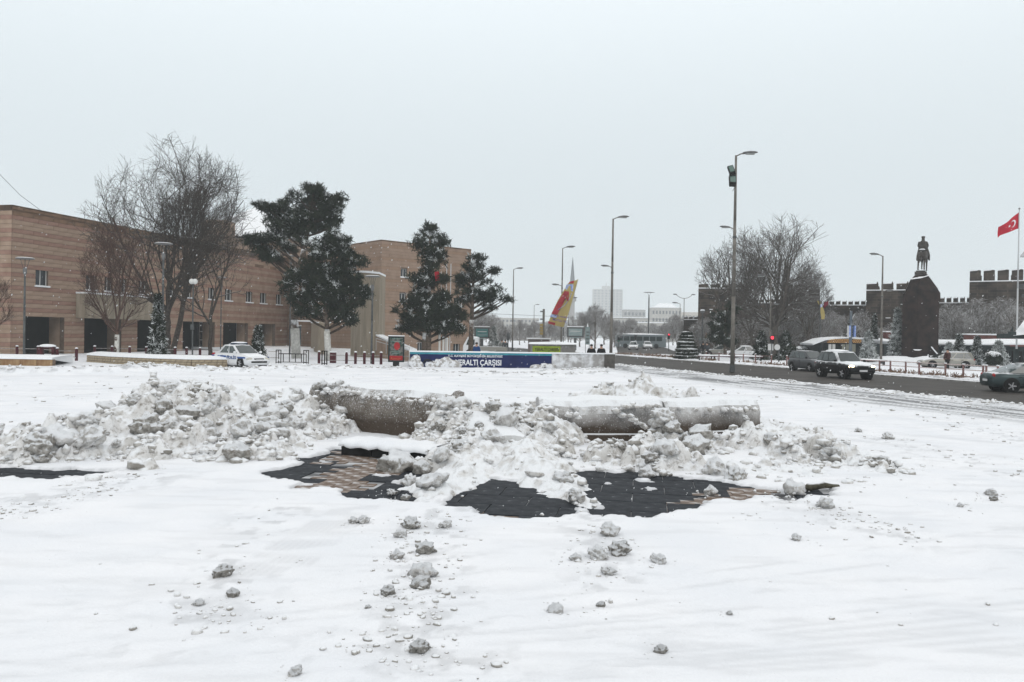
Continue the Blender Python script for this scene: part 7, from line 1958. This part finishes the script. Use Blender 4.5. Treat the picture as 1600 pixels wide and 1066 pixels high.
# small yellow/red banner twisted round a pole at the castle
d = 96; b2 = thing('banner', 'small twisted yellow and dark red banner hanging before the castle wall', 'banner')
def bq2(px, py): return Vector((atd(px, d, py).x, d + .2 * math.sin(px), zat(px, py, d)))
def strip2(nm, Lp, Rp, m):
    vs = []; fs = []
    for a_, b_ in zip(Lp, Rp): vs += [bq2(*a_), bq2(*b_)]
    for i in range(len(Lp) - 1): fs.append((2 * i, 2 * i + 1, 2 * i + 3, 2 * i + 2))
    q = MB(); q.add(vs, fs); q.build(nm, m, b2)
strip2('cloth', [(1277, 470), (1281, 480), (1282, 487), (1284, 495), (1284, 499)], [(1281, 470), (1285, 479), (1288, 486), (1290, 493), (1289, 499)], YEL)
strip2('blue_part', [(1280, 476), (1281, 481)], [(1285, 475), (1285, 482)], LB)
strip2('red_part', [(1287, 473), (1286, 480), (1288, 482)], [(1294, 470.5), (1294, 476), (1291, 479)], mat('dark_red_cloth', (.16, .02, .03), None, 1, .8))
q = MB(); q.tube((atd(1282, d).x, d, 0), bq2(1280, 470), .06, n=6); q.build('pole', POLED, b2)

# people
SKIN = mat('skin', (0.42, 0.26, 0.19), None, 1, .6)
def person(label, px, d, z0, coat, trousers=None, facing=0.0, hood=None, walk=0.0, hat=True, scale=1.0, sit=False):
    c = atd(px, d); t = thing('person', label, 'person', (c.x, c.y, z0), facing); t.scale = (scale,) * 3
    f = walk
    bj = [((0, 0, .95), .13), ((0, .0, 1.15), .12), ((0, 0, 1.38), .13), ((0, 0, 1.50), .06), ((0, .01, 1.62), .095), ((0, .01, 1.70), .085), ((.19, 0, 1.40), .06), ((.25, .03, 1.13), .045), ((.22, .12, .90), .035), ((.21, .15, .82), .035),
          ((-.19, 0, 1.40), .06), ((-.25, .03, 1.13), .045), ((-.22, .12, .90), .035), ((-.21, .15, .82), .035), ((.10, 0, .86), .095), ((.10, .14 * f, .48), .065), ((.10, -.10 * f, .08), .045), ((.10, .10 - .10 * f, .04), .045),
          ((-.10, 0, .86), .095), ((-.10, -.10 * f, .48), .065), ((-.10, -.34 * f, .10), .045), ((-.10, .10 - .30 * f, .04), .045)]
    be = [(0, 1), (1, 2), (2, 3), (3, 4), (4, 5), (2, 6), (6, 7), (7, 8), (8, 9), (2, 10), (10, 11), (11, 12), (12, 13), (0, 14), (14, 15), (15, 16), (16, 17), (0, 18), (18, 19), (19, 20), (20, 21)]
    skin('body', bj, be, SKIN, t, 1)
    cj = [((0, 0, .80), .20), ((0, 0, 1.12), .19), ((0, 0, 1.36), .19), ((0, 0, 1.50), .10), ((.20, 0, 1.40), .10), ((.28, .02, 1.13), .085), ((.25, .12, .92), .065), ((-.20, 0, 1.40), .10), ((-.28, .02, 1.13), .085), ((-.25, .12, .92), .065)]
    skin('coat', cj, [(0, 1), (1, 2), (2, 3), (2, 4), (4, 5), (5, 6), (2, 7), (7, 8), (8, 9)], coat, t, 1)
    tj = [((0, 0, .90), .14), ((.10, 0, .82), .11), ((.10, .14 * f, .48), .085), ((.10, -.10 * f, .12), .07), ((-.10, 0, .82), .11), ((-.10, -.10 * f, .48), .085), ((-.10, -.32 * f, .14), .07)]
    skin('trousers', tj, [(0, 1), (1, 2), (2, 3), (0, 4), (4, 5), (5, 6)], trousers or BLK, t, 1)
    if hat:
        q = MB(); q.blob((0, -.01, 1.69), (.115, .125, .10), 12, 7, jit=0, flat=.3); q.build('hat', hood or BLK, t, smooth=True)
    for s in (1, -1): q = MB(); q.blob((s * .10, .06 + (.0 if s > 0 else -.25 * f), .04), (.06, .14, .05), 8, 5, jit=0); q.build('shoe', BLK, t, smooth=True)
    return t
BC = mat('black_coat', (0.010, 0.010, 0.012), None, 1, .8); NB = mat('blue_coat', (0.012, 0.05, 0.16), None, 1, .7); DC = mat('brown_red_coat', (0.045, 0.018, 0.015), None, 1, .8); GC = mat('grey_coat', (0.05, 0.055, 0.06), None, 1, .8)
person('left one of two people in black coats seen from behind at the wall end', 924.5, 61, zat(924, 538, 61) - 1.78, BC)
person('right one of two people in black coats seen from behind at the wall end', 940, 61, zat(940, 538, 61) - 1.78, BC, facing=R(8))
person('person in a blue coat and dark hat bending behind the market wall', 745, 64, zat(745, 535, 64) - 1.78, NB, facing=R(-30))
person('person in a dark coat walking towards the distant street, right one of the pair', 789.5, 92, 0, GC, walk=1)
person('person in a pale grey coat walking, left one of the distant pair', 784.5, 96, 0, mat('pale_grey_coat', (.2, .21, .2), None, 1, .8), walk=1)
person('person in a brown coat standing behind the railing at the silver car', 1481, 67, 0, DC, facing=R(20))
person('person standing under the teal billboard on its right', 1105, 100, 0, GC)
person('person standing under the teal billboard on its left', 1099, 104, 0, BC)

# billboards
TL = mat('teal_poster', (0.05, 0.16, 0.165), (0.09, 0.23, 0.23), 1.2, .5, stretch=(1, 1, 4)); PLT = mat('pale_poster', (0.20, 0.27, 0.27), (0.30, 0.35, 0.35), 1.0, .5, stretch=(1, 1, 5))
def billboard(label, px0, px1, y0, y1, d, m, post=True, extra=False, cap=True):
    a = atd(px0, d); b_ = atd(px1, d); z1 = zat(px0, y0, d); z0 = zat(px0, y1, d); t = thing('billboard', label, 'billboard')
    q = MB(); q.quadbox(a, b_, z0, z1, (0, 1), .4); q.build('frame', POLED, t)
    w = b_.x - a.x
    q = MB(); q.quadbox(a + Vector((.25, 0, 0)), b_ - Vector((.25, 0, 0)), z0 + .25, z1 - .25, (0, -1), .05); po = q.build('poster', m, t)
    for k_ in range(3):
        q = MB(); q.quadbox(a + Vector((.5, -.052, 0)), a + Vector((w * (.55 if extra else .8), -.052, 0)), z1 - .7 - k_ * .5, z1 - .6 - k_ * .5, (0, -1), .02); q.build('print_line', FRAMEW if k_ == 0 else PLT, po)
    if extra:
        q = MB(); q.quadbox(a + Vector((w * .62, -.052, 0)), a + Vector((w * .92, -.052, 0)), z0 + .3, z1 - .3, (0, -1), .02); q.build('pale_print', PLT, po)
        q = MB(); q.blob((a.x + w * .78, a.y - .08, (z0 + z1) / 2), (.22, .03, .5), 10, 6, jit=0); q.build('printed_figure', AMB, po)
    q = MB(); q.tube(((a.x + b_.x) / 2, a.y + .2, -.3), ((a.x + b_.x) / 2, a.y + .2, z0), .22, n=10); q.build('post', POLED, t)
    if cap: q = MB(); q.quadbox(a + Vector((0, -.06, 0)), b_ + Vector((0, -.06, 0)), z1 + .002, z1 + .14, (0, 1), .5); q.build('snow_cap', CAP, t)
billboard('teal billboard with a small portrait panel right of the layered conifer', 1080, 1109, 513.5, 533.5, 120, TL, extra=True)
billboard('pale green billboard standing right of the tilted banner', 886, 912, 511, 527, 130, PLT)
billboard('pale green billboard behind the person in blue', 741, 765, 511, 529, 120, TL)
billboard('thin greenish sign panel at the far left end of the bus', 961, 972, 521, 534, 175, PLT)
# tall post with yellow direction boards
c = atd(849, 118); t = thing('sign_post', 'thick post carrying a stack of yellow and white direction boards', 'sign post', (c.x, c.y, 0))
z = zat(849, 483, 118); k = 118 / F
q = MB(); q.box((0, 0, z / 2), (3.4 * k, .35, z)); q.build('post', POLE, t)
for i, y in enumerate((508, 512.5, 517, 521.5)): zz = zat(849, y, 118); q = MB(); q.box((-3.2 * k, -.22, zz), (5.0 * k, .06, 3.4 * k)); q.build('board', mat('yellow_board', (.36, .26, .07), None, 1, .6), t)
for i, y in enumerate((487, 499)): zz = zat(849, y, 118); q = MB(); q.box((-3.4 * k, -.22, zz), (4.6 * k, .06, 2.0 * k)); q.build('board', LHEAD, t)
# small post with a snow hat and red board near the banner
c = atd(918, 110); k = 110 / F; t = thing('info_post', 'white totem with a snowy tip between the billboard and two people', 'totem', (c.x, c.y, 0))
q = MB(); zz = zat(918, 511, 110); q.box((0, 0, zz / 2 + .6), (7 * k, .3, zz - 1.2)); q.build('panel', PLT, t); q = MB(); q.tube((0, 0, zz), (0, 0, zz + .5), .12, .03, 6); q.build('tip', CAP, t)
for dx in (-.25, .25): q = MB(); q.tube((dx, 0, -.2), (dx, 0, 1.3), .04, n=6); q.build('leg', POLED, t)
for j in range(4): q = MB(); q.box((0, -.17, 1.5 + j * .45), (4 * k, .03, .12)); q.build('print_line', POLED, t)
# dark kiosk boxes behind the stairhead
t = thing('low_booth', 'low dark booth with a snowy roof left behind the stone stairhead', 'booth'); a = atd(826, 100); b_ = atd(858, 100); zz = zat(826, 530, 100)
q = MB(); q.quadbox(a, b_, 0, zz, (0, 1), 3); q.build('wall', mat('booth_grey_red', (.16, .10, .09), (.2, .19, .18), .6, .8), t); q = MB(); q.quadbox(a + Vector((-.2, -.2, 0)), b_ + Vector((.2, -.2, 0)), zz + .003, zz + .16, (0, 1), 3.4); q.build('snow_cap', CAP, t)
# dark column statue by the walkers
c = atd(794, 98); t = thing('clock_post', 'slim dark post with a thick head beside the walking pair', 'post', (c.x, c.y, 0)); z = zat(794, 519, 98)
q = MB(); q.tube((0, 0, 0), (0, 0, z * .6), .06, n=8); q.build('pole', POLED, t); q = MB(); q.blob((0, 0, z * .8), (.22, .18, z * .2), 10, 8, jit=0); q.build('head', POLED, t, smooth=True)

# traffic lights
RLIT = mat('lit_red_signal', (0.6, 0.02, 0.03), None, 1, .4, emit=((1.0, 0.05, 0.09), 1.6)); GLIT = mat('dim_green_lens', (0.03, 0.16, 0.10), None, 1, .3)
def traffic(label, px, d, ytop, ybot, lit=True, hw_=.3, pole_h=None, sign=False, green=False):
    c = atd(px, d); z1 = zat(px, ytop, d); z0 = zat(px, ybot, d); t = thing('traffic_light', label, 'traffic light', (c.x, c.y, 0))
    q = MB(); q.tube((0, 0, -.2), (0, 0, z0), .06, n=8); q.build('pole', POLED, t)
    q = MB(); q.box((0, 0, (z0 + z1) / 2), (hw_, .25, z1 - z0)); hs = q.build('housing', BLK, t)
    for i in range(3):
        zz = z1 - (z1 - z0) * (i + .5) / 3; q = MB(); q.tube((0, -.12, zz), (0, -.16, zz), hw_ * .38, n=12)
        q.build('lens', RLIT if (lit and i == 0) else GLIT if (green and i == 2) else BLK, hs)
        v = MB(); v.box((0, -.2, zz + hw_ * .42), (hw_ * .8, .18, .02)); v.build('visor', BLK, hs)
    if sign: q = MB(); q.tube((.5, -.05, z0 - .4), (.5, -.08, z0 - .4), .28, n=16); q.box((-.1, 0, z0 - .4), (.5, .05, .6)); q.build('sign_plate', FRAMEW, t)
    return t
t = traffic('traffic light glowing red at the roadside right of the floodlight pole', 1206, 78, 526, 536, True, .38, sign=True)
q = MB(); zz = zat(1206, 528.5, 78); q.tube((0, -.13, zz), (0, -.21, zz), .12, n=14); q.build('glowing_board', RLIT, t)
traffic('distant traffic light showing red above the junction cars', 1045, 140, 521.5, 530, True, .36)
traffic('distant unlit traffic light left of the white junction cars', 993, 150, 524, 531, False, .4)
traffic('distant traffic light with a faint green lens near the lamp pole', 966.5, 145, 527.5, 534, False, .4, green=True)
traffic('small traffic light facing away right of the red one', 1217.5, 80, 528, 536, False, .25)

# lit pavilion left of monument
DKG = mat('pavilion_dark_green', (0.02, 0.03, 0.03), (0.04, 0.05, 0.05), 2, .6)
d = 92; t = thing('park_pavilion', 'dark park cafe with an arched fascia of golden string lights', 'pavilion')
a = atd(1284, d); b_ = atd(1400, d + 6); k = d / F
q = MB(); q.quadbox(a, b_, 0, zat(1340, 537, d), (0, 1), 6); q.build('wall', DKG, t)
pts_top = [(1270, 538.5), (1290, 531), (1304, 529), (1322, 528), (1345, 529), (1372, 532), (1398, 537)]
vs = []; fs = []
for (px, py) in pts_top:
    p = atd(px, d - .6); z_ = zat(px, py, d); vs += [(p.x, p.y, z_ - .06), (p.x, p.y, z_ + .10), (p.x, p.y + 4, z_ + .12), (p.x, p.y + 4, z_ - .05)]
for i in range(len(pts_top) - 1):
    for j in range(4): fs.append((i * 4 + j, (i + 1) * 4 + j, (i + 1) * 4 + (j + 1) % 4, i * 4 + (j + 1) % 4))
q = MB(); q.add(vs, fs); q.build('snowy_roof', CAP, t)
vs = []; fs = []
for i in range(13):
    px = 1292 + (1346 - 1292) * i / 12; s = i / 12; p = atd(px, d - .5); zt2 = zat(px, 529.2 + 3.0 * abs(s - .5) ** 1.5 + (.8 if s < .2 else 0), d); zb2 = zat(px, 536.5, d); vs += [(p.x, p.y, zb2), (p.x, p.y, zt2 - .05)]
for i in range(12): fs.append((2 * i, 2 * i + 2, 2 * i + 3, 2 * i + 1))
q = MB(); q.add(vs, fs); fa = q.build('fascia', mat('brown_fascia', (.07, .03, .02), None, 1, .7), t)
BULB = mat('golden_bulb', (.9, .6, .25), None, 1, .4, emit=((1.0, .62, .22), 1.3))
q = MB()
for i in range(17):
    for j in range(3):
        px = 1294 + i * 3.1 + (1.5 if j % 2 else 0); py = 531 + j * 1.9
        if abs(px - 1320) > 24 and j == 0: continue
        p = atd(px, d - .58); z_ = zat(px, py, d); q.blob((p.x, p.y, z_), (.032, .03, .032), 6, 4, jit=0)
q.build('string_lights', BULB, fa, kind='stuff')
for px in (1286, 1301, 1314, 1329, 1344, 1362, 1380): q = MB(); p = atd(px, d - .3); q.box((p.x, p.y, zat(px, 538, d) / 2), (.16, .16, zat(px, 538, d))); q.build('column', BLK, t)
for px in (1297, 1303): q = MB(); p = atd(px, d - .4); q.box((p.x, p.y, zat(px, 545, d)), (.32, .05, 1.0)); q.build('poster', FRAMEW, t)
for px in (1318, 1325, 1334): q = MB(); p = atd(px, d - .35); q.box((p.x, p.y, zat(px, 544, d)), (.42, .04, .9)); q.build('lit_window', mat('dim_shop_glass', (.22, .22, .18), None, 1, .4), t)
# blue-white banner pole
c = atd(1329, 84); z = zat(1329, 486, 84); t = thing('banner_pole', 'grey pole with narrow blue and white banners before the pavilion', 'pole', (c.x, c.y, 0))
q = MB(); q.path([(0, 0, -.2), (0, 0, z)], [.18, .12], 10); q.build('pole', mat('blue_grey_pole', (.09, .11, .13), (.14, .16, .18), 3, .6), t)
z0_ = zat(1329, 527, 84); z1_ = zat(1329, 509, 84)
for dx, m_ in ((-.33, FRAMEW), (-.14, LB), (.24, mat('deep_blue_cloth', (.06, .10, .22), None, 1, .8)), (.38, LB)): q = MB(); q.box((dx, -.14, (z0_ + z1_) / 2), (.16, .03, z1_ - z0_)); q.build('banner', m_, t)
q = MB(); q.path([(.05, 0, zat(1329, 500, 84)), (.35, 0, zat(1329, 491, 84))], .04, 5); q.build('bracket', FRAMEW, t)
# red brick chimney box on the snowy roof
t = thing('shop_row', 'low shop row with a white roof and brick chimney left of the monument', 'building'); a = atd(1375, 100); b_ = atd(1412, 100)
q = MB(); q.quadbox(a, b_, 0, zat(1390, 537, 100), (0, 1), 8); q.build('wall', DKG, t)
q = MB(); vs = [tuple(a + Vector((-.4, -.5, zat(1376, 537, 100)))), tuple(b_ + Vector((0, -.5, zat(1410, 535, 100)))), tuple(b_ + Vector((0, 8, zat(1410, 527, 100)))), tuple(a + Vector((1.5, 8, zat(1385, 527, 100))))]
q.add(vs + [(v[0], v[1], v[2] - .15) for v in vs], [(0, 1, 2, 3), (7, 6, 5, 4), (0, 4, 5, 1), (1, 5, 6, 2), (2, 6, 7, 3), (3, 7, 4, 0)]); q.build('snowy_roof', CAP, t)
MRN = mat('red_brick_dark', (.10, .035, .03), (.16, .06, .05), 2, .8)
q = MB(); p = atd(1389, 106); q.box((p.x, p.y, zat(1389, 523, 106)), (1.1, 1, 1.0)); ch = q.build('chimney', MRN, t); q = MB(); q.box((p.x, p.y, zat(1389, 518.3, 106)), (1.3, 1.2, .16)); q.build('snow_cap', CAP, ch)
# market roof right of the monument
t = thing('market_hall', 'long open market roof deep in snow right of the monument', 'building')
d = 84; a = atd(1462, d); b_ = atd(1640, d - 12); z0m = zat(1520, 538, d); 
def mv(px, py, dd): p = atd(px, dd); return (p.x, p.y, zat(px, py, dd))
vs = [mv(1460, 537.5, 88), mv(1536, 537.5, 84), mv(1640, 537.0, 80), mv(1640, 530, 90), mv(1556, 529.5, 92), mv(1500, 531, 94), mv(1460, 530.5, 96)]
q = MB(); q.add(vs + [(v[0], v[1], v[2] - .12) for v in vs], [(0, 1, 2, 3, 4, 5, 6), (13, 12, 11, 10, 9, 8, 7)] + [(i, (i + 1) % 7, (i + 1) % 7 + 7, i + 7) for i in range(7)]); q.build('snowy_roof', CAP, t)
q = MB(); p0 = atd(1462, 88.4); p1 = atd(1536, 84.4); p2 = atd(1640, 80.4); q.quadbox(p0, p1, z0m - .62, z0m - .16, (0, 1), .2); q.quadbox(p1, p2, z0m - .62, z0m - .16, (0, 1), .2); q.build('fascia', DKG, t)
for px, dd in ((1470, 88), (1494, 87), (1515, 86), (1540, 85), (1578, 83), (1600, 82)):
    q = MB(); p = atd(px, dd + .3); q.box((p.x, p.y, (z0m - .2) / 2), (.25, .25, z0m - .2)); q.build('post', DKG, t)
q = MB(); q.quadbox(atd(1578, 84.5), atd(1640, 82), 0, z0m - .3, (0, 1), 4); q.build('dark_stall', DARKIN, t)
q = MB(); q.quadbox(mv(1462, 530, 96)[:2], mv(1578, 530, 96)[:2], 0, z0m - .1, (0, 1), .3); q.build('rear_wall', DKG, t)
q = MB(); pa_ = atd(1510, 98); pb_ = atd(1600, 98); q.quadbox(pa_, pb_, 0, zat(1550, 524, 98), (0, 1), 2); b3 = q.build('brick_wall', MRN, None, label='long dark red wall top above the market roof with snow along it', cat='wall'); q = MB(); q.quadbox(pa_ + Vector((0, -.1, 0)), pb_ + Vector((0, -.1, 0)), zat(1550, 524, 98) + .003, zat(1550, 524, 98) + .17, (0, 1), 2.2); q.build('snow_cap', CAP, b3)
# steep roofed gate house at the right edge
t = thing('gate_house', 'small house with a steep snowy roof cut by the right edge', 'building')
d = 70; k = d / F
vs = [mv(1583, 522.5, 70), mv(1602, 497, 74), mv(1640, 497, 74), mv(1640, 517, 70)]
q = MB(); q.add(vs + [(v[0], v[1], v[2] - .12) for v in vs], [(0, 3, 2, 1), (4, 5, 6, 7), (0, 4, 7, 3), (0, 1, 5, 4), (1, 2, 6, 5), (2, 3, 7, 6)]); q.build('snowy_roof', CAP, t)
q = MB(); q.quadbox(atd(1589, 71), atd(1640, 71), zat(1588, 529, 71), zat(1588, 521.5, 71), (0, 1), 3); q.build('gable', DKG, t)
q = MB(); p = atd(1581, 70); q.box((p.x, p.y, zat(1581, 521, 70)), (.45, .45, .3)); q.tube((p.x, p.y, zat(1581, 518, 70)), (p.x, p.y, zat(1581, 510, 70)), .12, .01, 8); q.build('lantern', DKG, t)
for px in (1588, 1630): q = MB(); p = atd(px, 72); q.box((p.x, p.y, .9), (.3, .3, 1.8)); q.build('post', DKG, t)
vs = [mv(1591, 400, 68), mv(1606, 382, 72), mv(1640, 382, 72), mv(1640, 402, 68)]
t = thing('tower_canopy', 'dark edged corner of a snowy canopy high at the right edge', 'canopy')
q = MB(); q.add(vs + [(v[0], v[1], v[2] - .12) for v in vs], [(0, 3, 2, 1), (4, 5, 6, 7), (0, 4, 7, 3), (0, 1, 5, 4), (1, 2, 6, 5), (2, 3, 7, 6)]); q.build('roof', mat('grey_canopy', (.4, .41, .42), None, 1, .7), t)
p = atd(1615, 70); q = MB(); q.box((p.x, p.y, zat(1615, 400, 70) / 2 - .1), (.8, .8, zat(1615, 400, 70) - .2)); q.build('mast', POLED, t)
q = MB(); q.box((p.x - .6, p.y, zat(1600, 448, 70)), (1.2, .5, .4)); q.box((p.x - .5, p.y, zat(1600, 462, 70)), (.9, .5, .25)); q.build('bracket', POLED, t)
# benches: snow pads in the park
for (px, d, w, lab) in ((1285, 90, 2.0, 'snow covered bench left of the pavilion'), (1350, 76, 4.2, 'long snow covered bench wall behind the dark SUV'), (1128, 84, 2.4, 'snow covered bench left behind the floodlight pole'), (1168, 84, 3.2, 'snow covered bench behind the round topiary'), (1105, 84, 1.8, 'snow covered bench below the teal billboard')):
    c = atd(px, d); t = thing('park_bench', lab, 'bench', (c.x, c.y, 0), R(-8), 'snow covered benches in the park')
    q = MB(); q.box((0, 0, .46), (w, .5, .07)); q.build('seat', MAR, t)
    for s in (-1, 1): q = MB(); q.box((s * w * .42, 0, .21), (.1, .42, .43)); q.build('leg', BLK, t)
    q = MB(); q.blob((0, 0, .52), (w * .52, .3, .14), 14, 5, jit=.03, flat=.6); q.build('snow_cap', CAP, t, smooth=True)

# white limewashed thin flag posts near the tall conical pine
for i, (px, yt) in enumerate(((687, 522), (693, 527), (699, 529))):
    c = atd(px, 70); t = thing('white_post', ['left white post between the conical pine trunks and wall', 'middle white post beside the conical pine', 'right white post beside the conical pine'][i], 'post', (c.x, c.y, 0), 0, 'three white posts below the conical pine')
    q = MB(); q.tube((0, 0, -.1), (0, 0, zat(px, yt, 70)), .09, n=8); q.build('post', mat('white_post_paint', (.62, .61, .58), None, 1, .6), t); 
    q = MB(); q.blob((0, 0, zat(px, yt, 70)), (.1, .1, .06), 8, 5, jit=0); q.build('snow_cap', CAP, t)
# flagpoles and red flag by the office block
c = atd(703, 86); t = thing('flagpole', 'thin pale flagpole before the office block, right of the conical pine', 'flagpole', (c.x, c.y, 0)); q = MB(); q.tube((0, 0, 0), (0, 0, zat(703, 412, 86)), .05, n=6); q.build('pole', MATS['white_pole'], t)
c = atd(696.5, 86); t = thing('flagpole', 'flagpole with a limp red flag half hidden in the conical pine', 'flagpole', (c.x, c.y, 0)); q = MB(); q.tube((0, 0, 0), (0, 0, zat(696, 412, 86)), .05, n=6); q.build('pole', MATS['white_pole'], t)
q = MB(); z1 = zat(681, 425, 69.6); z0 = zat(681, 440, 69.6)
c = atd(681, 69.6)
vs = [(c.x - .18, c.y, z1), (c.x + .2, c.y, z1 + .05), (c.x + .3, c.y - .1, z0 + .1), (c.x - .1, c.y - .05, z0)]
t2 = thing('flag', 'small red flag showing through the conical pine crown', 'flag'); q.add(vs + [(v[0], v[1] + .03, v[2]) for v in vs], [(0, 1, 2, 3), (7, 6, 5, 4), (0, 4, 5, 1), (1, 5, 6, 2), (2, 6, 7, 3), (3, 7, 4, 0)]); q.build('cloth', FRED, t2)
q = MB(); q.tube((c.x + .15, c.y + 2.8, 0), (c.x + .15, c.y + 2.8, z1 + .3), .03, n=6); q.tube((c.x + .15, c.y + 2.8, z1 + .1), (c.x + .15, c.y, z1), .02, n=5); q.build('pole', MATS['white_pole'], t2)
# overhead wires far across the street
q = MB(); a = atd(736, 150); a.z = zat(736, 489, 150); b_ = atd(1100, 160); b_.z = zat(1100, 500, 160); m_ = (a + b_) / 2; m_.z -= .3; q.path([a, m_, b_], .03, 3); q.build('overhead_wire', mat('wire_grey', (.12, .12, .12), None, 1, .6), label='tram wire running across the distant street', cat='wire')

# falling snow
fl = []
Nf = 5200
dist = 2.2 + 45 * rng.random(Nf) ** 1.3; az = rng.uniform(-.68, .68, Nf)
fx = dist * np.tan(az); fz = H + dist * rng.uniform(-.42, .45, Nf)
ok = fz > .05
oct_v = np.array([(1, 0, 0), (-1, 0, 0), (0, 1, 0), (0, -1, 0), (0, 0, 1.8), (0, 0, -1.8)]); oct_f = np.array([(0, 2, 4), (2, 1, 4), (1, 3, 4), (3, 0, 4), (2, 0, 5), (1, 2, 5), (3, 1, 5), (0, 3, 5)])
rr_ = rng.uniform(.002, .0050, Nf) * np.clip(dist / 9, .35, 2.2)
P = np.stack([fx, dist, fz], 1)[ok]; rr_ = rr_[ok]
V = (P[:, None, :] + oct_v[None] * rr_[:, None, None] + (oct_v[None, :, 2:3] * rr_[:, None, None]) * np.array([.35, 0, 0])).reshape(-1, 3); Fc = (oct_f[None] + (np.arange(len(P)) * 6)[:, None, None]).reshape(-1, 3)
me = bpy.data.meshes.new('falling_snow'); me.from_pydata(V.tolist(), [], Fc.tolist()); me.materials.append(CAP); me.update()
link('falling_snow', me, kind='stuff')
# every mesh given here; report label clashes
seen = {}
for o in scene.objects:
    if o.parent is None and 'label' in o.keys():
        if o['label'] in seen: print('DUP LABEL', o['label'])
        seen[o['label']] = 1
